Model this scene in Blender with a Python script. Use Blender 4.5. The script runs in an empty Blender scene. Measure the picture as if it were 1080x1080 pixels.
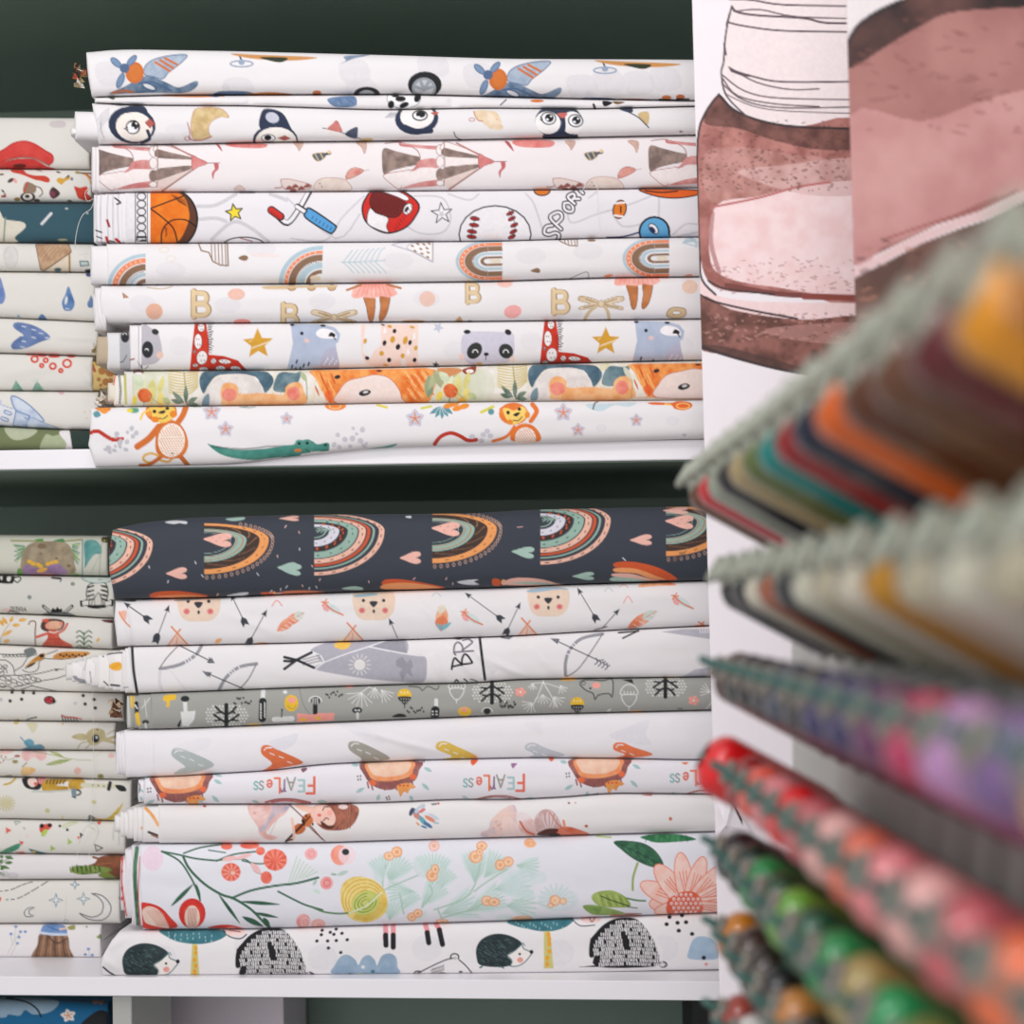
import bpy, math, random
import numpy as np
from mathutils import Vector, Matrix

# ------------------------------------------------------------------ camera
EYE = 1.45                       # eye height (m)
DIST = 1.40                      # camera to the front edge of the shelves
YAW = math.radians(3.2)          # camera turned a little to the left
ROLL = math.radians(0.5)
FPX = 1400.0                     # focal length in pixels of the 1080 frame
PPX, PPY = 540.0, 640.0          # principal point (lens shifted upwards)
FWD = np.array([-math.sin(YAW), math.cos(YAW), 0.0])
RGT0 = np.array([math.cos(YAW), math.sin(YAW), 0.0])
UP0 = np.array([0.0, 0.0, 1.0])
RGT = RGT0 * math.cos(ROLL) - UP0 * math.sin(ROLL)
UPV = UP0 * math.cos(ROLL) + RGT0 * math.sin(ROLL)
CAM = np.array([DIST * math.sin(YAW), -DIST * math.cos(YAW), EYE])

sc = bpy.context.scene
COL = sc.collection
cd = bpy.data.cameras.new('camera')
cam = bpy.data.objects.new('camera', cd)
COL.objects.link(cam)
R3 = Matrix((RGT.tolist(), UPV.tolist(), (-FWD).tolist())).transposed()
cam.matrix_world = Matrix.Translation(CAM.tolist()) @ R3.to_4x4()
cd.sensor_width = 36.0
cd.lens = 36.0 * FPX / 1080.0
cd.shift_x = (540.0 - PPX) / 1080.0
cd.shift_y = (PPY - 540.0) / 1080.0
cd.clip_start = 0.02
cd.dof.use_dof = True
cd.dof.focus_distance = 1.41
cd.dof.aperture_fstop = 4.2
cd.dof.aperture_blades = 0
sc.camera = cam

# ------------------------------------------------------------------ world, lights, exposure
world = bpy.data.worlds.new('shop_light')
sc.world = world
world.use_nodes = True
bg = world.node_tree.nodes['Background']
bg.inputs[0].default_value = (0.96, 0.98, 1.0, 1)
bg.inputs[1].default_value = 0.47


def area(name, loc, target, sx, sy, power, colr):
    l = bpy.data.lights.new(name, 'AREA')
    l.shape = 'RECTANGLE'; l.size = sx; l.size_y = sy
    l.energy = power; l.color = colr
    o = bpy.data.objects.new(name, l)
    o.location = loc
    d = Vector(target) - Vector(loc)
    o.rotation_euler = d.to_track_quat('-Z', 'Y').to_euler()
    COL.objects.link(o)
    return o


area('shop_window_light', (-0.55, -2.8, 1.95), (0.25, 0, 1.32), 1.9, 1.7, 36, (1.0, 0.955, 0.97))
area('ceiling_panel_light', (0.05, -1.25, 2.75), (0.1, 0, 1.25), 0.7, 0.7, 7, (1.0, 0.96, 0.965))
area('added_glint_light', (-0.75, -1.15, 2.6), (0.15, -0.5, 1.3), 0.16, 0.16, 4.5, (1.0, 0.97, 0.95))  # small unseen lamp, added to put crisp glints on the wound thread

sc.view_settings.view_transform = 'Standard'
sc.view_settings.look = 'None'
sc.view_settings.exposure = -0.06
sc.view_settings.gamma = 1.0
sc.view_settings.use_curve_mapping = False

# ------------------------------------------------------------------ helpers


def lin1(c):
    c = np.asarray(c, dtype=np.float64) / 255.0
    return np.where(c <= 0.04045, c / 12.92, ((c + 0.055) / 1.055) ** 2.4)


def ray_dirs(px, py):
    a = (np.asarray(px, float) - PPX) / FPX
    b = (PPY - np.asarray(py, float)) / FPX
    return FWD + a[..., None] * RGT + b[..., None] * UPV


def on_plane(px, py, Y):
    """The point of the wall-parallel plane y = Y that photograph position (px, py) shows."""
    d = ray_dirs(px, py)
    t = (np.asarray(Y, float) - CAM[1]) / d[..., 1]
    return CAM + d * t[..., None]


def pt(px, py, Y):
    return on_plane(np.array(float(px)), np.array(float(py)), np.array(float(Y)))


def tag(o, label=None, cat=None, group=None, kind=None):
    if label: o['label'] = label
    if cat: o['category'] = cat
    if group: o['group'] = group
    if kind: o['kind'] = kind
    return o


def mesh_obj(name, verts, faces, mat, parent=None, smooth=True, loc=None, colors=None):
    verts = np.asarray(verts, float)
    me = bpy.data.meshes.new(name)
    if loc is None: loc = np.zeros(3)
    v = verts - np.asarray(loc)
    if isinstance(faces, np.ndarray):
        n = len(faces)
        me.vertices.add(len(v)); me.vertices.foreach_set('co', v.astype(np.float32).ravel())
        me.loops.add(n * 4); me.loops.foreach_set('vertex_index', faces.astype(np.int32).ravel())
        me.polygons.add(n)
        me.polygons.foreach_set('loop_start', np.arange(0, n * 4, 4, dtype=np.int32))
        try:
            me.polygons.foreach_set('loop_total', np.full(n, 4, dtype=np.int32))
        except Exception:
            pass
        me.update(calc_edges=True)
    else:
        me.from_pydata(v.tolist(), [], faces)
        me.update()
    if smooth:
        me.polygons.foreach_set('use_smooth', np.ones(len(me.polygons), dtype=bool))
    if colors is not None:
        at = me.attributes.new('print', 'FLOAT_COLOR', 'POINT')
        c4 = np.ones((len(v), 4), np.float32); c4[:, :3] = colors
        at.data.foreach_set('color', c4.ravel())
    me.materials.append(mat)
    o = bpy.data.objects.new(name, me)
    COL.objects.link(o)
    o.location = loc
    if parent is not None:
        o.parent = parent
        o.matrix_parent_inverse = Matrix.Identity(4)
        o.location = np.asarray(loc) - np.asarray(parent.location)
    return o


def box_vf(x0, x1, y0, y1, z0, z1, bev=0.0):
    import bmesh
    bm = bmesh.new()
    bmesh.ops.create_cube(bm, size=1.0)
    for v in bm.verts:
        v.co = Vector(((x0 + x1) / 2 + v.co.x * (x1 - x0), (y0 + y1) / 2 + v.co.y * (y1 - y0), (z0 + z1) / 2 + v.co.z * (z1 - z0)))
    if bev > 0:
        bmesh.ops.bevel(bm, geom=list(bm.edges), offset=bev, segments=2, affect='EDGES')
    vs = [tuple(v.co) for v in bm.verts]
    bm.verts.index_update()
    fs = [tuple(v.index for v in f.verts) for f in bm.faces]
    bm.free()
    return vs, fs


def box(name, x0, x1, y0, y1, z0, z1, mat, parent=None, bev=0.0008, loc=None):
    vs, fs = box_vf(x0, x1, y0, y1, z0, z1, bev)
    return mesh_obj(name, vs, fs, mat, parent, smooth=False, loc=loc)


def lathe_vf(prof, seg=28):
    vs, fs = [], []
    n = len(prof)
    for k in range(seg):
        a = 2 * math.pi * k / seg
        for r, z in prof:
            vs.append((r * math.cos(a), r * math.sin(a), z))
    for k in range(seg):
        k2 = (k + 1) % seg
        for i in range(n - 1):
            fs.append((k * n + i, k2 * n + i, k2 * n + i + 1, k * n + i + 1))
    return vs, fs


def tube(name, pts, rad, mat, parent=None, seg=6, loc=(0, 0, 0)):
    pts = np.asarray(pts, float)
    n = len(pts)
    tan = np.gradient(pts, axis=0)
    tan /= np.linalg.norm(tan, axis=1)[:, None] + 1e-12
    ref = np.array([0.3, 1.0, 0.2])
    a = np.cross(tan, ref); a /= np.linalg.norm(a, axis=1)[:, None] + 1e-12
    b = np.cross(tan, a)
    vs, fs = [], []
    for k in range(seg):
        t = 2 * math.pi * k / seg
        vs.append(pts + rad * (math.cos(t) * a + math.sin(t) * b))
    V = np.stack(vs, 1).reshape(-1, 3)
    for i in range(n - 1):
        for k in range(seg):
            k2 = (k + 1) % seg
            fs.append((i * seg + k, i * seg + k2, (i + 1) * seg + k2, (i + 1) * seg + k))
    fs.append(tuple(range(seg))[::-1]); fs.append(tuple((n - 1) * seg + k for k in range(seg)))
    return mesh_obj(name, V, fs, mat, parent, loc=np.asarray(loc, float))


# ------------------------------------------------------------------ materials
def mat_new(name):
    m = bpy.data.materials.new(name); m.use_nodes = True
    nt = m.node_tree
    return m, nt, nt.nodes['Principled BSDF']


def plain(name, rgb, rough=0.5, noise=0.0, nscale=40.0, bump=0.0, bscale=200.0, spec=0.5):
    m, nt, b = mat_new(name)
    c = lin1(rgb)
    b.inputs['Roughness'].default_value = rough
    b.inputs['Specular IOR Level'].default_value = spec
    tc = nt.nodes.new('ShaderNodeTexCoord')
    n = nt.nodes.new('ShaderNodeTexNoise'); n.inputs['Scale'].default_value = nscale; n.inputs['Detail'].default_value = 4
    nt.links.new(tc.outputs['Object'], n.inputs['Vector'])
    r = nt.nodes.new('ShaderNodeMix'); r.data_type = 'RGBA'
    r.inputs['A'].default_value = tuple(np.clip(c * (1 - noise), 0, 1)) + (1,)
    r.inputs['B'].default_value = tuple(np.clip(c * (1 + noise), 0, 1)) + (1,)
    nt.links.new(n.outputs['Fac'], r.inputs['Factor'])
    nt.links.new(r.outputs['Result'], b.inputs['Base Color'])
    if bump > 0:
        n2 = nt.nodes.new('ShaderNodeTexNoise'); n2.inputs['Scale'].default_value = bscale
        nt.links.new(tc.outputs['Object'], n2.inputs['Vector'])
        bp = nt.nodes.new('ShaderNodeBump'); bp.inputs['Strength'].default_value = bump; bp.inputs['Distance'].default_value = 0.001
        nt.links.new(n2.outputs['Fac'], bp.inputs['Height'])
        nt.links.new(bp.outputs['Normal'], b.inputs['Normal'])
    return m


def cloth_mat(name, rough=0.8, weave=0.05, spec=0.3):
    m, nt, b = mat_new(name)
    at = nt.nodes.new('ShaderNodeAttribute'); at.attribute_name = 'print'
    nt.links.new(at.outputs['Color'], b.inputs['Base Color'])
    b.inputs['Roughness'].default_value = rough
    b.inputs['Specular IOR Level'].default_value = spec
    b.inputs['Sheen Weight'].default_value = 0.08
    tc = nt.nodes.new('ShaderNodeTexCoord')
    hs = []
    for ax in ('X', 'Z'):
        w = nt.nodes.new('ShaderNodeTexWave'); w.bands_direction = ax
        w.inputs['Scale'].default_value = 190.0; w.inputs['Distortion'].default_value = 1.5
        nt.links.new(tc.outputs['Object'], w.inputs['Vector']); hs.append(w)
    ad = nt.nodes.new('ShaderNodeMath'); ad.operation = 'ADD'
    nt.links.new(hs[0].outputs['Fac'], ad.inputs[0]); nt.links.new(hs[1].outputs['Fac'], ad.inputs[1])
    bp = nt.nodes.new('ShaderNodeBump'); bp.inputs['Strength'].default_value = weave; bp.inputs['Distance'].default_value = 0.0006
    nt.links.new(ad.outputs[0], bp.inputs['Height'])
    nt.links.new(bp.outputs['Normal'], b.inputs['Normal'])
    return m


M_CLOTH = cloth_mat('printed_cotton')
M_PAPER = cloth_mat('printed_banner', 0.6, 0.0)
M_SHELF = plain('white_shelf_laminate', (238, 236, 240), 0.35, 0.01)
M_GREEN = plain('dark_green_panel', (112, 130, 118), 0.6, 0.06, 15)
M_FLOOR = plain('pale_floor', (196, 192, 188), 0.5, 0.1, 8)
M_GREY = plain('grey_panel', (128, 134, 130), 0.6, 0.03, 10)
M_LILAC = plain('lilac_grey_board', (212, 202, 210), 0.6, 0.03, 10)
M_THREAD = plain('loose_cotton', (225, 225, 220), 0.8)
M_BOARD = plain('rack_board', (196, 196, 192), 0.5, 0.02)
M_PEG = plain('teal_peg', (66, 102, 95), 0.4, 0.04)
M_CORE_GREY = plain('spool_plastic_grey', (140, 133, 124), 0.35, 0.06)
M_CORE = plain('spool_plastic', (158, 162, 148), 0.35, 0.05)
M_BLACK = plain('black_cord', (25, 25, 27), 0.6)


# ------------------------------------------------------------------ print painting
def vnoise(x, y, seed=0):
    xi = np.floor(x).astype(np.int64); yi = np.floor(y).astype(np.int64)
    fx = x - xi; fy = y - yi
    fx = fx * fx * (3 - 2 * fx); fy = fy * fy * (3 - 2 * fy)

    def h(a, b):
        n = (a * 374761393 + b * 668265263 + seed * 974634777) & 0x7fffffff
        n = ((n ^ (n >> 13)) * 1274126177) & 0x7fffffff
        return ((n ^ (n >> 16)) & 0xffff) / 65535.0
    return (h(xi, yi) * (1 - fx) + h(xi + 1, yi) * fx) * (1 - fy) + (h(xi, yi + 1) * (1 - fx) + h(xi + 1, yi + 1) * fx) * fy


def fbm(x, y, seed=0, o=3):
    s = 0; a = 0.5; t = 0
    for k in range(o):
        s = s + a * vnoise(x * 2 ** k, y * 2 ** k, seed + k * 17); t += a; a *= 0.5
    return s / t


def crom(P, closed, n=5):
    P = np.asarray(P, float)
    m = len(P)
    if m < 3: return P
    out = []
    rng = range(m) if closed else range(m - 1)
    for i in rng:
        if closed:
            p0, p1, p2, p3 = P[(i - 1) % m], P[i], P[(i + 1) % m], P[(i + 2) % m]
        else:
            p0, p1, p2, p3 = P[max(i - 1, 0)], P[i], P[i + 1], P[min(i + 2, m - 1)]
        for k in range(n):
            t = k / n
            out.append(0.5 * ((2 * p1) + (p2 - p0) * t + (2 * p0 - 5 * p1 + 4 * p2 - p3) * t * t + (3 * p1 - p0 - 3 * p2 + p3) * t ** 3))
    if not closed: out.append(P[-1])
    return np.array(out)


GLY = {
    'F': [[(1, 0), (0, 0), (0, 1)], [(0, .48), (.75, .48)]],
    'E': [[(1, 0), (0, 0), (0, 1), (1, 1)], [(0, .5), (.8, .5)]],
    'A': [[(0, 1), (.5, 0), (1, 1)], [(.22, .62), (.78, .62)]],
    'R': [[(0, 1), (0, 0), (.7, .02), (.95, .25), (.7, .5), (0, .52)], [(.4, .52), (1, 1)]],
    'L': [[(0, 0), (0, 1), (.9, 1)]],
    'S': [[(.95, .15), (.5, 0), (.1, .2), (.3, .45), (.75, .58), (.9, .8), (.5, 1), (.05, .85)]],
    'B': [[(0, 0), (0, 1), (.7, 1), (.95, .75), (.7, .5), (0, .48)], [(0, 0), (.65, 0), (.88, .24), (.65, .48)]],
    'P': [[(0, 1), (0, 0), (.7, .02), (.95, .27), (.7, .54), (0, .55)]],
    'O': [[(.5, 0), (.05, .3), (.05, .7), (.5, 1), (.95, .7), (.95, .3), (.5, 0)]],
    'T': [[(0, 0), (1, 0)], [(.5, 0), (.5, 1)]],
    'Z': [[(0, 0), (1, 0), (0, 1), (1, 1)]],
    'e': [[(.1, .6), (.9, .55), (.75, .25), (.4, .2), (.1, .5), (.2, .9), (.6, 1), (.9, .85)]],
    'r': [[(.2, 1), (.25, .55), (.22, .1), (.02, .02)], [(.24, .3), (.5, .02), (.8, .0), (.95, .22)]],
    's': [[(.85, .35), (.5, .25), (.2, .4), (.5, .6), (.8, .78), (.5, 1), (.1, .88)]],
}


class Print:
    """A cloth surface laid out flat: X, Y give each point's place in the print (1 unit = about 1 mm)."""

    def __init__(s, X, Y, base, seed=1):
        s.X, s.Y = X, Y
        s.C = np.empty(X.shape + (3,)); s.C[:] = lin1(base)
        s.seed = seed; s.ns = 7.0; s.at(0, 0)
        n = fbm(X / 9.0, Y / 9.0, seed)
        s.C *= (1 + 0.015 * (n - 0.5))[..., None]
        s.cx0, s.cx1 = X.min(axis=0), X.max(axis=0)

    def at(s, x0, y0, k=1.0, rot=0.0, fx=1, fy=1, dx=0, dy=0):
        s.o = np.array([x0 + dx, y0 + dy], float); s.k = float(k); s.flip = (fx, fy)
        s.c, s.n = math.cos(rot), math.sin(rot)
        return s

    def T(s, P):
        P = np.asarray(P, float).reshape(-1, 2) * np.array(s.flip) / s.k
        return np.stack([P[:, 0] * s.c - P[:, 1] * s.n, P[:, 0] * s.n + P[:, 1] * s.c], 1) + s.o

    def win(s, x0, x1, y0, y1):
        j = np.nonzero((s.cx1 >= x0) & (s.cx0 <= x1))[0]
        if len(j) == 0: return None
        a, b = j[0], j[-1] + 1
        Ys = s.Y[:, a:b]
        i = np.nonzero((Ys.max(1) >= y0) & (Ys.min(1) <= y1))[0]
        if len(i) == 0: return None
        return slice(i[0], i[-1] + 1), slice(a, b)

    def put(s, w, al, col, tex):
        if isinstance(col[0], (tuple, list)):
            c1, c2 = lin1(col[0]), lin1(col[1])
            n = np.clip(fbm(s.X[w] / s.ns, s.Y[w] / s.ns, s.seed + 5, 4) * 2.2 - 0.6, 0, 1)[..., None]
            c = c1 * (1 - n) + c2 * n
        else:
            c = lin1(col)[None, None, :]
            if tex:
                n = fbm(s.X[w] / 3.0, s.Y[w] / 3.0, s.seed + 9)[..., None]
                c = c * (1 + tex * (n - 0.5) * 2)
        s.C[w] = s.C[w] * (1 - al[..., None]) + c * al[..., None]

    def _dist(s, w, P, closed):
        X, Y = s.X[w], s.Y[w]
        d = np.full(X.shape, 1e9)
        m = len(P)
        for i in range(m if closed else m - 1):
            a, b = P[i], P[(i + 1) % m]
            e = b - a; L = e @ e + 1e-12
            vx, vy = X - a[0], Y - a[1]
            t = np.clip((vx * e[0] + vy * e[1]) / L, 0, 1)
            d = np.minimum(d, (vx - t * e[0]) ** 2 + (vy - t * e[1]) ** 2)
        return np.sqrt(d)

    def f(s, P, col, sm=1, a=1.0, ol=None, lw=1.0, tex=0.06, soft=0.9):
        P = s.T(P)
        if sm: P = crom(P, True, 4)
        w = s.win(P[:, 0].min() - 2, P[:, 0].max() + 2, P[:, 1].min() - 2, P[:, 1].max() + 2)
        if w is None: return s
        X, Y = s.X[w], s.Y[w]
        ins = np.zeros(X.shape, bool)
        m = len(P)
        for i in range(m):
            x1, y1 = P[i]; x2, y2 = P[(i + 1) % m]
            if y1 == y2: continue
            c = (y1 > Y) != (y2 > Y)
            ins ^= c & (X < (x2 - x1) * (Y - y1) / (y2 - y1) + x1)
        d = s._dist(w, P, True)
        sd = np.where(ins, -d, d)
        s.put(w, np.clip(0.5 - sd / soft, 0, 1) * a, col, tex)
        if ol is not None:
            s.put(w, np.clip(0.5 + (lw / s.k / 2 - d) / 0.9, 0, 1), ol, 0)
        return s

    def s_(s, P, wd, col, sm=1, cl=0, a=1.0, taper=0):
        P = s.T(P)
        if sm and len(P) > 2: P = crom(P, bool(cl), 4)
        h = wd / s.k / 2
        w = s.win(P[:, 0].min() - h - 1, P[:, 0].max() + h + 1, P[:, 1].min() - h - 1, P[:, 1].max() + h + 1)
        if w is None: return s
        d = s._dist(w, P, bool(cl))
        g = min(1.0, h / 0.4)
        s.put(w, np.clip(0.5 + (max(h, 0.4) - d) / 0.9, 0, 1) * a * g, col, 0.05)
        return s

    def e(s, x, y, rx, ry, col, rot=0, ol=None, lw=1.0, a=1.0, n=20):
        t = np.linspace(0, 2 * math.pi, n, endpoint=False)
        r = math.radians(rot); c, q = math.cos(r), math.sin(r)
        P = np.stack([x + rx * np.cos(t) * c - ry * np.sin(t) * q, y + rx * np.cos(t) * q + ry * np.sin(t) * c], 1)
        return s.f(P, col, sm=0, a=a, ol=ol, lw=lw)

    def ring(s, x, y, rx, ry, wd, col, rot=0, a0=0, a1=360):
        t = np.radians(np.linspace(a0, a1, 26))
        r = math.radians(rot); c, q = math.cos(r), math.sin(r)
        P = np.stack([x + rx * np.cos(t) * c - ry * np.sin(t) * q, y + rx * np.cos(t) * q + ry * np.sin(t) * c], 1)
        return s.s_(P, wd, col, sm=0)

    def ds(s, L, r, col, ry=None):
        for x, y in L: s.e(x, y, r, ry or r, col, n=10)
        return s

    def band(s, cx, cy, rx, ryt, ryb, s1, s2, col, a0=-90, a1=90, a=1.0):
        t = np.radians(np.linspace(a0, a1, 30))
        ry = np.where(np.sin(t) < 0, ryt, ryb)
        o = np.stack([cx + rx * s2 * np.cos(t), cy + ry * s2 * np.sin(t)], 1)
        i = np.stack([cx + rx * s1 * np.cos(t), cy + ry * s1 * np.sin(t)], 1)[::-1]
        return s.f(np.concatenate([o, i]), col, sm=0, a=a)

    def heart(s, x, y, w, h, col, rot=0, ol=None, lw=1):
        P = np.array([(-1, .06), (-.5, -.34), (.05, -.74), (.55, -.93), (.93, -.74), (.96, -.36), (.74, -.1), (.5, .03), (.78, .16), (.98, .44), (.9, .78), (.5, .92), (0, .74), (-.52, .4)]) * (w / 2, h / 2)
        r = math.radians(rot)
        P = np.stack([x + P[:, 0] * math.cos(r) - P[:, 1] * math.sin(r), y + P[:, 0] * math.sin(r) + P[:, 1] * math.cos(r)], 1)
        return s.f(P, col, ol=ol, lw=lw)

    def star(s, x, y, r, col, rot=-90, n=5, q=0.45, ol=None, lw=1, sm=0):
        P = []
        for k in range(2 * n):
            t = math.radians(rot + 180.0 * k / n); rr = r if k % 2 == 0 else r * q
            P.append((x + rr * math.cos(t), y + rr * math.sin(t)))
        return s.f(P, col, sm=sm, ol=ol, lw=lw)

    def leaf(s, x0, y0, x1, y1, wd, col, ol=None, lw=1):
        a, b = np.array([x0, y0], float), np.array([x1, y1], float)
        t = b - a; n = np.array([-t[1], t[0]]) / (np.linalg.norm(t) + 1e-9) * wd / 2
        P = [a, a + t * .25 + n * .8, a + t * .55 + n, a + t * .85 + n * .5, b, a + t * .85 - n * .5, a + t * .55 - n, a + t * .25 - n * .8]
        return s.f(P, col, ol=ol, lw=lw)

    def txt(s, word, x, y, h, adv, wd, cols, rot=0, asp=0.62, edge=None, ew=0):
        r = math.radians(rot); c, q = math.cos(r), math.sin(r)
        for pas in ((edge, ew), (None, wd)):
            if pas[1] == 0: continue
            for i, ch in enumerate(word):
                col = pas[0] if pas[0] is not None else (cols[i % len(cols)] if isinstance(cols[0], (tuple, list)) else cols)
                for pl in GLY[ch]:
                    P = [(x + (i * adv + u * h * asp) * c - v * h * q, y + (i * adv + u * h * asp) * q + v * h * c) for u, v in pl]
                    s.s_(P, pas[1], col, sm=(ch in 'SOseprPBR'))
        return s


def curve_y(pts):
    xs = np.array([p[0] for p in pts], float); ys = np.array([p[1] for p in pts], float)

    def fn(x):
        y = 0
        for k in (-18, -9, 0, 9, 18):
            y = y + np.interp(x + k, xs, ys)
        return y / 5
    return fn


BASE_WHITE = (233, 230, 231)


def cloth_shell(name, xl, xr, top, bot, ye, base, paint=None, a=0.013, depth=0.18, res=0.9, seed=1, creases=(), parent=None,
                bump=1.0, endr=4.0, xr_round=False, bot_ye=None, floor_z=None, dfront=0.0, repeat=0):
    """One folded length of cloth: rounded front face, flat top and bottom, closed ends. Front face laid out in print units."""
    if callable(xl): fl = xl
    else:
        q = np.polyfit([0, .5, 1], xl, 2) if isinstance(xl, (tuple, list)) else [0, 0, xl]
        fl = lambda t: np.polyval(q, t)
    x_min = float(np.min(fl(np.linspace(0, 1, 9))))
    hgt = float(bot((x_min + xr) / 2) - top((x_min + xr) / 2))
    ncol = max(6, int((xr - x_min) / res)); nrow = max(8, int(hgt / res))
    u = np.linspace(0, 1, ncol)
    t = np.linspace(0, 1, nrow)
    t = 0.5 - 0.5 * np.sign(0.5 - t) * (np.abs(2 * t - 1) ** 0.92)
    L = fl(t)[:, None]
    X = L + (xr - L) * u[None, :]
    tp, bt = top(X), bot(X)
    Y = tp + (bt - tp) * t[:, None]
    h = np.abs(2 * t - 1)
    p = 2.5
    dd = a * (1 - (1 - np.minimum(h, 1.0) ** p) ** (1 / p))
    D = np.repeat(dd[:, None], ncol, 1)
    s = (X - L)
    rr = np.clip(1 - s / endr, 0, 1)
    hm = 1 - h[:, None] ** 6
    D = D + 0.0035 * (1 - np.sqrt(np.clip(1 - rr ** 2, 0, 1))) * hm
    if xr_round:
        rr = np.clip(1 - (xr - X) / endr, 0, 1)
        D = D + 0.0035 * (1 - np.sqrt(np.clip(1 - rr ** 2, 0, 1))) * hm
    mid = (1 - h[:, None] ** 4)
    D = D - bump * 0.001 * (2.4 * (fbm(X / 95.0, Y / 26.0, seed + 31, 2) - 0.5) + 0.55 * (fbm(X / 26.0, Y / 15.0, seed + 77, 2) - 0.5)) * mid
    for (cx0, cy0, cx1, cy1, cw, ca) in creases:
        ax, ay = cx1 - cx0, cy1 - cy0; LL = ax * ax + ay * ay
        tt = ((X - cx0) * ax + (Y - cy0) * ay) / LL
        tc = np.clip(tt, 0, 1)
        dist = ((X - cx0) * ay - (Y - cy0) * ax) / math.sqrt(LL)
        fall = np.exp(-((tt - tc) * math.sqrt(LL) / 8.0) ** 2) * np.sin(np.pi * np.clip(tt * .94 + .03, 0, 1)) ** .5
        D = D - ca * 0.001 * np.exp(-(dist / cw) ** 2) * fall * mid
    def line(q): return q[0] + (q[1] - q[0]) * np.clip((X - 100) / 640.0, -1, 1.2)
    Ye = line(ye) + dfront
    if bot_ye is not None:
        k = np.clip((t - .35) / .5, 0, 1)[:, None]; k = k * k * (3 - 2 * k)
        Ye = Ye * (1 - k) + line(bot_ye) * k
    Yf = Ye - a
    W = on_plane(X, Y, Yf + D)
    if floor_z is not None: W[..., 2] = np.where(W[..., 1] > -.001, np.maximum(W[..., 2], floor_z), W[..., 2])
    Yf = line(ye) + dfront - a
    # rest of the wrap: top, back, bottom
    nb = 5
    ft, fb = W[0], W[-1]
    yf = Yf[0]
    zt = ft[:, 2]
    zb = fb[:, 2] if floor_z is None else np.maximum(fb[:, 2], floor_z)
    rows = []; ext = []
    ds = np.linspace(a + 0.008, depth - 0.012, nb)
    for k, d in enumerate(ds):
        rows.append(np.stack([ft[:, 0], yf + d, zt], 1)); ext.append(-(d - a) * 1000)
    zm = (zt + zb) / 2
    for fr in (0.85, 0.5, -0.5, -0.85):
        rows.append(np.stack([ft[:, 0], yf + depth - (0.006 if abs(fr) > .6 else 0), zm + (zt - zb) / 2 * fr], 1)); ext.append(-(depth * 1000))
    for d in ds[::-1]:
        yy = yf + d if (bot_ye is None or d > ds[0] + 1e-6) else W[-1, :, 1] + .0015
        rows.append(np.stack([fb[:, 0], yy, zb], 1)); ext.append((d - a) * 1000 + 5000)
    B = np.stack(rows, 0)
    ne = len(ext)
    YE = np.empty((ne, ncol))
    for k in range(ne):
        YE[k] = (tp[0] + ext[k]) if k < nb + 4 else (bt[-1] + ext[k] - 5000)
    V = np.concatenate([W, B[::-1]], 0)
    PX = np.where(X < -4, X + repeat * np.ceil((-4 - X) / repeat), X) if repeat else X
    g = Print(np.concatenate([PX, np.repeat(PX[:1], ne, 0)], 0), np.concatenate([Y, YE[::-1]], 0), base, seed)
    if paint is not None: paint(g)
    C = g.C
    nr = V.shape[0]
    idx = np.arange(nr * ncol).reshape(nr, ncol)
    nxt = np.roll(idx, -1, 0)
    q = np.stack([idx[:, :-1], nxt[:, :-1], nxt[:, 1:], idx[:, 1:]], -1).reshape(-1, 4)
    verts = V.reshape(-1, 3); cols = C.reshape(-1, 3)
    faces = [q]
    allv = [verts]; allc = [cols]; base_i = len(verts)
    rim = lin1(base)
    for side in (0, -1):
        loop = V[:, side, :]; cen = loop.mean(0)
        prev = idx[:, side]
        sgn = -1 if side == 0 else 1
        for k, scl in enumerate((0.9, 0.78, 0.6, 0.4, 0.2, 0.02)):
            lp = cen + (loop - cen) * np.array([0.0, 0.5 + 0.5 * scl, scl])
            lp[:, 0] = loop[:, 0] * scl + cen[0] * (1 - scl) + sgn * 0.0006 * (k % 2)
            lp[:, 1] = cen[1] + (loop[:, 1] - cen[1]) * (1 - (1 - scl) * 0.25)
            cur = np.arange(base_i, base_i + nr); base_i += nr
            allv.append(lp); allc.append(np.repeat((rim * (0.93 if k % 2 else 1.0))[None], nr, 0))
            pn, cn = np.roll(prev, -1), np.roll(cur, -1)
            fq = np.stack([prev, cur, cn, pn], -1) if side == 0 else np.stack([prev, pn, cn, cur], -1)
            faces.append(fq); prev = cur
    Vv = np.concatenate(allv); Cc = np.concatenate(allc); F = np.concatenate(faces)
    loc = np.array([Vv[:, 0].mean(), Vv[:, 1].mean(), Vv[:, 2].min()])
    if parent is not None:
        loc = np.array(parent.location)
    return mesh_obj(name, Vv, F, M_CLOTH, parent, True, loc, np.clip(Cc, 0, 1))
# ------------------------------------------------------------------ the prints of the upper stack
GHOST = (217, 214, 219)
NAVY = (44, 54, 78)
INK = (28, 28, 34)


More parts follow.
